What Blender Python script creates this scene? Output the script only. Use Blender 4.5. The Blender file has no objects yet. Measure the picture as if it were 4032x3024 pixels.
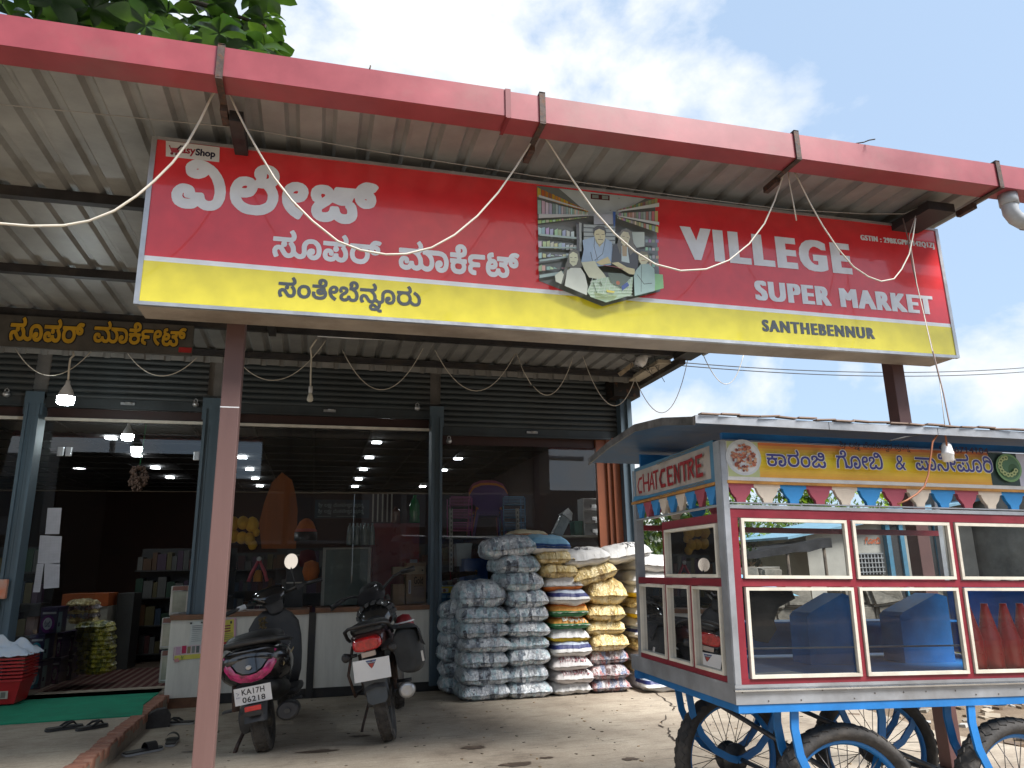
import bpy, bmesh, math, random, json
import numpy as np
from mathutils import Vector, Matrix, noise
R_ = math.radians
PI = math.pi
SC = bpy.context.scene
COL = SC.collection

# ------------------------------------------------------------------ camera
CAMR = Matrix(((0.96712839, -0.04479368, -0.25031221),
               (-0.25363688, -0.24035415, -0.93696223),
               (-0.01819359, 0.96965118, -0.24381466)))
CAMP = Vector((0, 0, 1.3))
FPX = 2894.643
cam = bpy.data.cameras.new('camera')
camo = bpy.data.objects.new('camera', cam)
COL.objects.link(camo)
cam.sensor_width = 36.0
cam.lens = 36.0 * FPX / 4032
cam.clip_start = 0.05
cam.clip_end = 3000
camo.matrix_world = Matrix.Translation(CAMP) @ CAMR.to_4x4()
SC.camera = camo

# ------------------------------------------------------------------ sky, sun, exposure
SUN_EL, SUN_AZ = R_(50), R_(136)          # azimuth measured clockwise from +Y
world = bpy.data.worlds.new('World')
SC.world = world
world.use_nodes = True
wn, wl = world.node_tree.nodes, world.node_tree.links
wn.clear()
w_out = wn.new('ShaderNodeOutputWorld')
w_bg = wn.new('ShaderNodeBackground')
w_bg.inputs['Strength'].default_value = 0.096
sky = wn.new('ShaderNodeTexSky')
sky.sky_type = 'NISHITA'
sky.sun_disc = False
sky.sun_elevation = SUN_EL
sky.sun_rotation = SUN_AZ
sky.altitude = 500
sky.air_density = 1.0
sky.dust_density = 2.2
sky.ozone_density = 1.3
tc = wn.new('ShaderNodeTexCoord')
mp = wn.new('ShaderNodeMapping')
mp.inputs['Scale'].default_value = (1.3, 1.3, 1.7)
mp.inputs['Location'].default_value = (0.62, 0.30, 0.35)
nz = wn.new('ShaderNodeTexNoise')
nz.inputs['Scale'].default_value = 1.9
nz.inputs['Detail'].default_value = 9
nz.inputs['Roughness'].default_value = 0.56
nz.inputs['Distortion'].default_value = 0.25
cr = wn.new('ShaderNodeValToRGB')
cr.color_ramp.elements[0].position = 0.49
cr.color_ramp.elements[0].color = (0, 0, 0, 1)
cr.color_ramp.elements[1].position = 0.58
cr.color_ramp.elements[1].color = (1, 1, 1, 1)
haze = wn.new('ShaderNodeMixRGB')         # thin high haze over the whole sky
haze.inputs['Fac'].default_value = 0.88
haze.inputs['Color2'].default_value = (0.96, 1.27, 1.68, 1)
cl = wn.new('ShaderNodeMixRGB')
cl.inputs['Color2'].default_value = (2.05, 2.12, 2.2, 1)
wl.new(tc.outputs['Generated'], mp.inputs['Vector'])
wl.new(mp.outputs['Vector'], nz.inputs['Vector'])
wl.new(nz.outputs['Fac'], cr.inputs['Fac'])
wl.new(sky.outputs['Color'], haze.inputs['Color1'])
wl.new(haze.outputs['Color'], cl.inputs['Color1'])
wl.new(cr.outputs['Color'], cl.inputs['Fac'])
wl.new(cl.outputs['Color'], w_bg.inputs['Color'])
wl.new(w_bg.outputs['Background'], w_out.inputs['Surface'])

sl = bpy.data.lights.new('sun', 'SUN')
sl.energy = 1.5
sl.angle = R_(20)
sl.color = (1.0, 0.97, 0.93)
so = bpy.data.objects.new('sun', sl)
COL.objects.link(so)
sd = Vector((math.sin(SUN_AZ) * math.cos(SUN_EL), math.cos(SUN_AZ) * math.cos(SUN_EL), math.sin(SUN_EL)))
so.rotation_euler = sd.to_track_quat('Z', 'Y').to_euler()
so.location = (0, -5, 12)

SC.view_settings.view_transform = 'Standard'
SC.view_settings.look = 'None'
SC.view_settings.exposure = 2.42
SC.view_settings.gamma = 1.0
SC.view_settings.use_curve_mapping = False
SC.cycles.max_bounces = 10
SC.cycles.diffuse_bounces = 5
SC.cycles.transparent_max_bounces = 24
SC.cycles.use_denoising = True
SC.cycles.caustics_reflective = False
SC.cycles.caustics_refractive = False

# ------------------------------------------------------------------ helpers
def ray(u, v):
    return CAMR @ Vector((u - 2016, -(v - 1512), -FPX))

def at(u, v, x=None, y=None, z=None):
    """point of the place seen at photo pixel (u,v) on the given world plane"""
    d = ray(u, v)
    if x is not None: t = (x - CAMP.x) / d.x
    elif y is not None: t = (y - CAMP.y) / d.y
    else: t = (z - CAMP.z) / d.z
    return CAMP + d * t

def rgb(h):
    """sRGB 0-255 triple to linear"""
    return tuple((c / 255 / 12.92) if c / 255 <= 0.04045 else ((c / 255 + 0.055) / 1.055) ** 2.4 for c in h)

class MB:
    """collects geometry for ONE mesh"""
    def __init__(s):
        s.v, s.f, s.c, s.col, s.sm = [], [], None, [], []
        s.smooth = False
    def add(s, vs, fs, col=None, smooth=None):
        b = len(s.v)
        s.v += [tuple(p) for p in vs]
        sm = s.smooth if smooth is None else smooth
        for f in fs:
            s.f.append(tuple(i + b for i in f)); s.col.append(col); s.sm.append(sm)
        return s
    def box(s, x0, x1, y0, y1, z0, z1, M=None, col=None):
        vs = [Vector((x, y, z)) for x in (x0, x1) for y in (y0, y1) for z in (z0, z1)]
        if M is not None: vs = [M @ p for p in vs]
        return s.add(vs, [(0, 1, 3, 2), (4, 6, 7, 5), (0, 4, 5, 1), (2, 3, 7, 6), (0, 2, 6, 4), (1, 5, 7, 3)], col, False)
    def bbox(s, x0, x1, y0, y1, z0, z1, r=0.01, M=None, col=None):
        """box with chamfered edges"""
        r = min(r, (x1 - x0) / 2.01, (y1 - y0) / 2.01, (z1 - z0) / 2.01)
        bm = bmesh.new()
        bmesh.ops.create_cube(bm, size=1)
        for q in bm.verts:
            q.co = Vector(((x0 + x1) / 2 + q.co.x * (x1 - x0), (y0 + y1) / 2 + q.co.y * (y1 - y0), (z0 + z1) / 2 + q.co.z * (z1 - z0)))
        bmesh.ops.bevel(bm, geom=list(bm.edges), offset=r, segments=2, profile=0.7, affect='EDGES')
        bm.verts.index_update()
        vs = [(M @ q.co if M is not None else q.co.copy()) for q in bm.verts]
        fs = [tuple(q.index for q in f.verts) for f in bm.faces]
        bm.free()
        return s.add(vs, fs, col, False)
    def beam(s, p0, p1, w, h, up=(0, 0, 1), col=None):
        p0, p1 = Vector(p0), Vector(p1)
        d = p1 - p0; L = d.length; d.normalize()
        up = Vector(up)
        if abs(d.dot(up)) > 0.99: up = Vector((0, 1, 0))
        a = d.cross(up).normalized(); b = a.cross(d).normalized()
        M = Matrix((a, d, b)).transposed().to_4x4(); M.translation = p0
        return s.box(-w / 2, w / 2, 0, L, -h / 2, h / 2, M, col)
    def tube(s, pts, r, n=8, cap=True, col=None, closed=False):
        pts = [Vector(p) for p in pts]
        m = len(pts)
        rs = r if isinstance(r, (list, tuple)) else [r] * m
        up = Vector((0, 0, 1)); vs = []; prev = None
        for i, p in enumerate(pts):
            if closed: t = pts[(i + 1) % m] - pts[i - 1]
            else: t = pts[min(i + 1, m - 1)] - pts[max(i - 1, 0)]
            if t.length < 1e-9: t = Vector((0, 0, 1))
            t.normalize()
            if prev is None:
                a = t.cross(up)
                if a.length < 0.05: a = t.cross(Vector((0, 1, 0)))
            else: a = prev - t * prev.dot(t)
            a.normalize(); prev = a; b = t.cross(a)
            for k in range(n):
                q = 2 * PI * k / n
                vs.append(p + (a * math.cos(q) + b * math.sin(q)) * rs[i])
        fs = []
        for i in range(m if closed else m - 1):
            j = (i + 1) % m
            for k in range(n):
                l = (k + 1) % n
                fs.append((i * n + k, i * n + l, j * n + l, j * n + k))
        s.add(vs, fs, col, n > 4)
        if cap and not closed:
            b = len(s.v) - len(vs)
            s.f += [tuple(b + k for k in range(n))[::-1], tuple(b + (m - 1) * n + k for k in range(n))]
            s.col += [col, col]; s.sm += [False, False]
        return s
    def lathe(s, prof, n=24, M=None, col=None, smooth=True):
        """prof [(r,z)...] about local Z"""
        vs = []
        for r, z in prof:
            for k in range(n):
                q = 2 * PI * k / n
                p = Vector((r * math.cos(q), r * math.sin(q), z))
                vs.append(M @ p if M is not None else p)
        fs = []
        for i in range(len(prof) - 1):
            for k in range(n):
                l = (k + 1) % n
                fs.append((i * n + k, i * n + l, (i + 1) * n + l, (i + 1) * n + k))
        return s.add(vs, fs, col, smooth)
    def prism(s, poly, d0, d1, M, col=None):
        """poly in local xy, thickness along local z d0..d1"""
        n = len(poly)
        vs = [M @ Vector((x, y, d0)) for x, y in poly] + [M @ Vector((x, y, d1)) for x, y in poly]
        fs = [tuple(range(n))[::-1], tuple(range(n, 2 * n))] + [(i, (i + 1) % n, n + (i + 1) % n, n + i) for i in range(n)]
        return s.add(vs, fs, col, False)
    def loft(s, rings, cap=True, col=None, smooth=True):
        n = len(rings[0]); vs = [p for r in rings for p in r]; fs = []
        for i in range(len(rings) - 1):
            for k in range(n):
                l = (k + 1) % n
                fs.append((i * n + k, i * n + l, (i + 1) * n + l, (i + 1) * n + k))
        b = len(s.v)
        s.add(vs, fs, col, smooth)
        if cap:
            s.f += [tuple(b + k for k in range(n))[::-1], tuple(b + (len(rings) - 1) * n + k for k in range(n))]
            s.col += [col, col]; s.sm += [False, False]
        return s
    def build(s, name, mat, parent=None, label=None, M=None):
        me = bpy.data.meshes.new(name)
        vs = s.v if M is None else [tuple(M @ Vector(p)) for p in s.v]
        me.from_pydata(vs, [], s.f)
        if any(c is not None for c in s.col):
            ca = me.color_attributes.new('Col', 'FLOAT_COLOR', 'CORNER')
            arr = []
            for f, c in zip(s.f, s.col):
                c = c or (0.5, 0.5, 0.5)
                arr += [c[0], c[1], c[2], 1.0] * len(f)
            ca.data.foreach_set('color', arr)
        me.polygons.foreach_set('use_smooth', s.sm)
        me.materials.append(mat)
        me.update()
        o = bpy.data.objects.new(name, me)
        COL.objects.link(o)
        if parent is not None: o.parent = parent
        if label: o['label'] = label
        return o

def thing(name, label, cat, loc=(0, 0, 0), rotz=0, group=None, M=None):
    o = bpy.data.objects.new(name, None)
    COL.objects.link(o)
    o.empty_display_size = 0.1
    if M is not None: o.matrix_world = M
    else:
        o.location = loc; o.rotation_euler = (0, 0, rotz)
    o['label'] = label; o['category'] = cat
    if group: o['group'] = group
    return o

def tag(o, label=None, cat=None, group=None, kind=None):
    if label: o['label'] = label
    if cat: o['category'] = cat
    if group: o['group'] = group
    if kind: o['kind'] = kind
    return o

def dup(root, loc=None, rotz=None, label=None, group=None, parent=None, M=None):
    r = root.copy(); COL.objects.link(r)
    if parent is not None: r.parent = parent
    if M is not None: r.matrix_basis = M
    if loc is not None: r.location = loc
    if rotz is not None: r.rotation_euler = (0, 0, rotz)
    if label: r['label'] = label
    if group: r['group'] = group
    for ch in list(root.children):
        c = ch.copy(); COL.objects.link(c); c.parent = r
        for g in list(ch.children):
            d = g.copy(); COL.objects.link(d); d.parent = c
    return r

# ------------------------------------------------------------------ materials
MATS = {}
def mat(name, col, rough=0.6, metal=0.0, var=0.12, scale=6.0, bump=0.0, bscale=40.0, dirt=0.0, dcol=(0.12, 0.09, 0.06),
        streak=False, coat=0.0, spec=0.5, rust=0.0, sheen=0.0, var2=None):
    if name in MATS: return MATS[name]
    m = bpy.data.materials.new(name); MATS[name] = m
    m.use_nodes = True
    N, L = m.node_tree.nodes, m.node_tree.links
    b = N['Principled BSDF']
    b.inputs['Roughness'].default_value = rough
    b.inputs['Metallic'].default_value = metal
    b.inputs['Specular IOR Level'].default_value = spec
    b.inputs['Coat Weight'].default_value = coat
    b.inputs['Coat Roughness'].default_value = 0.08
    t = N.new('ShaderNodeTexCoord')
    mpn = N.new('ShaderNodeMapping')
    if streak: mpn.inputs['Scale'].default_value = (1.0, 1.0, 0.12)
    L.new(t.outputs['Object'], mpn.inputs['Vector'])
    n1 = N.new('ShaderNodeTexNoise'); n1.inputs['Scale'].default_value = scale; n1.inputs['Detail'].default_value = 7
    n1.inputs['Roughness'].default_value = 0.62
    L.new(mpn.outputs['Vector'], n1.inputs['Vector'])
    r1 = N.new('ShaderNodeValToRGB')
    r1.color_ramp.elements[0].position = 0.3; r1.color_ramp.elements[1].position = 0.72
    d = var2 if var2 else tuple(max(0, c * (1 - 2.2 * var)) for c in col)
    u = tuple(min(1, c * (1 + var)) for c in col)
    r1.color_ramp.elements[0].color = (*d, 1); r1.color_ramp.elements[1].color = (*u, 1)
    L.new(n1.outputs['Fac'], r1.inputs['Fac'])
    out = r1.outputs['Color']
    if dirt > 0:
        n2 = N.new('ShaderNodeTexNoise'); n2.inputs['Scale'].default_value = scale * 0.37; n2.inputs['Detail'].default_value = 10
        n2.inputs['Roughness'].default_value = 0.7
        L.new(mpn.outputs['Vector'], n2.inputs['Vector'])
        r2 = N.new('ShaderNodeValToRGB'); r2.color_ramp.elements[0].position = 0.49; r2.color_ramp.elements[1].position = 0.7
        r2.color_ramp.elements[1].color = (dirt, dirt, dirt, 1)
        L.new(n2.outputs['Fac'], r2.inputs['Fac'])
        mx = N.new('ShaderNodeMixRGB'); mx.inputs['Color2'].default_value = (*dcol, 1)
        L.new(r2.outputs['Color'], mx.inputs['Fac']); L.new(out, mx.inputs['Color1']); out = mx.outputs['Color']
    if rust > 0:
        n3 = N.new('ShaderNodeTexNoise'); n3.inputs['Scale'].default_value = scale * 2.3; n3.inputs['Detail'].default_value = 12
        L.new(t.outputs['Object'], n3.inputs['Vector'])
        r3 = N.new('ShaderNodeValToRGB'); r3.color_ramp.elements[0].position = 0.62 - 0.12 * rust; r3.color_ramp.elements[1].position = 0.68
        L.new(n3.outputs['Fac'], r3.inputs['Fac'])
        mx = N.new('ShaderNodeMixRGB'); mx.inputs['Color2'].default_value = (0.11, 0.05, 0.028, 1)
        L.new(r3.outputs['Color'], mx.inputs['Fac']); L.new(out, mx.inputs['Color1']); out = mx.outputs['Color']
    L.new(out, b.inputs['Base Color'])
    rr = N.new('ShaderNodeMapRange')
    rr.inputs['To Min'].default_value = max(0.02, rough - 0.12); rr.inputs['To Max'].default_value = min(1, rough + 0.12)
    L.new(n1.outputs['Fac'], rr.inputs['Value']); L.new(rr.outputs['Result'], b.inputs['Roughness'])
    if bump > 0:
        n4 = N.new('ShaderNodeTexNoise'); n4.inputs['Scale'].default_value = bscale; n4.inputs['Detail'].default_value = 6
        L.new(mpn.outputs['Vector'], n4.inputs['Vector'])
        bp = N.new('ShaderNodeBump'); bp.inputs['Strength'].default_value = bump; bp.inputs['Distance'].default_value = 0.01
        L.new(n4.outputs['Fac'], bp.inputs['Height']); L.new(bp.outputs['Normal'], b.inputs['Normal'])
    return m

def printmat(name, rough=0.5, coat=0.0, bump=0.0, wear=0.0):
    """flat print: colours come with the sheet"""
    if name in MATS: return MATS[name]
    m = bpy.data.materials.new(name); MATS[name] = m
    m.use_nodes = True
    N, L = m.node_tree.nodes, m.node_tree.links
    b = N['Principled BSDF']; b.inputs['Roughness'].default_value = rough; b.inputs['Coat Weight'].default_value = coat
    a = N.new('ShaderNodeVertexColor'); a.layer_name = 'Col'
    t = N.new('ShaderNodeTexCoord')
    n = N.new('ShaderNodeTexNoise'); n.inputs['Scale'].default_value = 9; n.inputs['Detail'].default_value = 8
    L.new(t.outputs['Object'], n.inputs['Vector'])
    r = N.new('ShaderNodeMapRange'); r.inputs['From Min'].default_value = 0.3; r.inputs['From Max'].default_value = 0.75
    r.inputs['To Min'].default_value = 1.0; r.inputs['To Max'].default_value = 1.0 - 0.18 - wear
    L.new(n.outputs['Fac'], r.inputs['Value'])
    mx = N.new('ShaderNodeMixRGB'); mx.blend_type = 'MULTIPLY'; mx.inputs['Fac'].default_value = 1
    L.new(a.outputs['Color'], mx.inputs['Color1']); L.new(r.outputs['Result'], mx.inputs['Color2'])
    L.new(mx.outputs['Color'], b.inputs['Base Color'])
    if bump:
        n4 = N.new('ShaderNodeTexNoise'); n4.inputs['Scale'].default_value = 5; n4.inputs['Detail'].default_value = 3
        L.new(t.outputs['Object'], n4.inputs['Vector'])
        bp = N.new('ShaderNodeBump'); bp.inputs['Strength'].default_value = bump; bp.inputs['Distance'].default_value = 0.02
        L.new(n4.outputs['Fac'], bp.inputs['Height']); L.new(bp.outputs['Normal'], b.inputs['Normal'])
    return m

def glassmat(name, tint=(0.86, 0.92, 0.9), rough=0.0, dusty=0.05, ior=1.5, dust=(0.5, 0.48, 0.44), boost=1.0):
    """thin pane: clear with Fresnel reflection and a film of dust"""
    if name in MATS: return MATS[name]
    m = bpy.data.materials.new(name); MATS[name] = m
    m.use_nodes = True
    N, L = m.node_tree.nodes, m.node_tree.links
    N.clear()
    o = N.new('ShaderNodeOutputMaterial')
    tr = N.new('ShaderNodeBsdfTransparent'); tr.inputs['Color'].default_value = (*tint, 1)
    gl = N.new('ShaderNodeBsdfGlossy'); gl.inputs['Roughness'].default_value = rough
    fr = N.new('ShaderNodeFresnel'); fr.inputs['IOR'].default_value = ior
    mu = N.new('ShaderNodeMath'); mu.operation = 'MULTIPLY'; mu.inputs[1].default_value = boost; mu.use_clamp = True
    L.new(fr.outputs['Fac'], mu.inputs[0])
    mx = N.new('ShaderNodeMixShader')
    L.new(mu.outputs[0], mx.inputs['Fac']); L.new(tr.outputs[0], mx.inputs[1]); L.new(gl.outputs[0], mx.inputs[2])
    df = N.new('ShaderNodeBsdfDiffuse'); df.inputs['Color'].default_value = (*dust, 1)
    t = N.new('ShaderNodeTexCoord')
    n = N.new('ShaderNodeTexNoise'); n.inputs['Scale'].default_value = 4; n.inputs['Detail'].default_value = 12; n.inputs['Roughness'].default_value = 0.88
    L.new(t.outputs['Object'], n.inputs['Vector'])
    r = N.new('ShaderNodeMapRange'); r.inputs['From Min'].default_value = 0.35; r.inputs['From Max'].default_value = 0.8
    r.inputs['To Min'].default_value = dusty * 0.3; r.inputs['To Max'].default_value = dusty * 3
    L.new(n.outputs['Fac'], r.inputs['Value'])
    m2 = N.new('ShaderNodeMixShader')
    L.new(r.outputs['Result'], m2.inputs['Fac']); L.new(mx.outputs[0], m2.inputs[1]); L.new(df.outputs[0], m2.inputs[2])
    L.new(m2.outputs[0], o.inputs['Surface'])
    return m

def emit(name, col, s):
    m = bpy.data.materials.new(name); m.use_nodes = True
    b = m.node_tree.nodes['Principled BSDF']
    b.inputs['Base Color'].default_value = (0.8, 0.8, 0.8, 1)
    b.inputs['Emission Color'].default_value = (*col, 1); b.inputs['Emission Strength'].default_value = s
    return m

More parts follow.
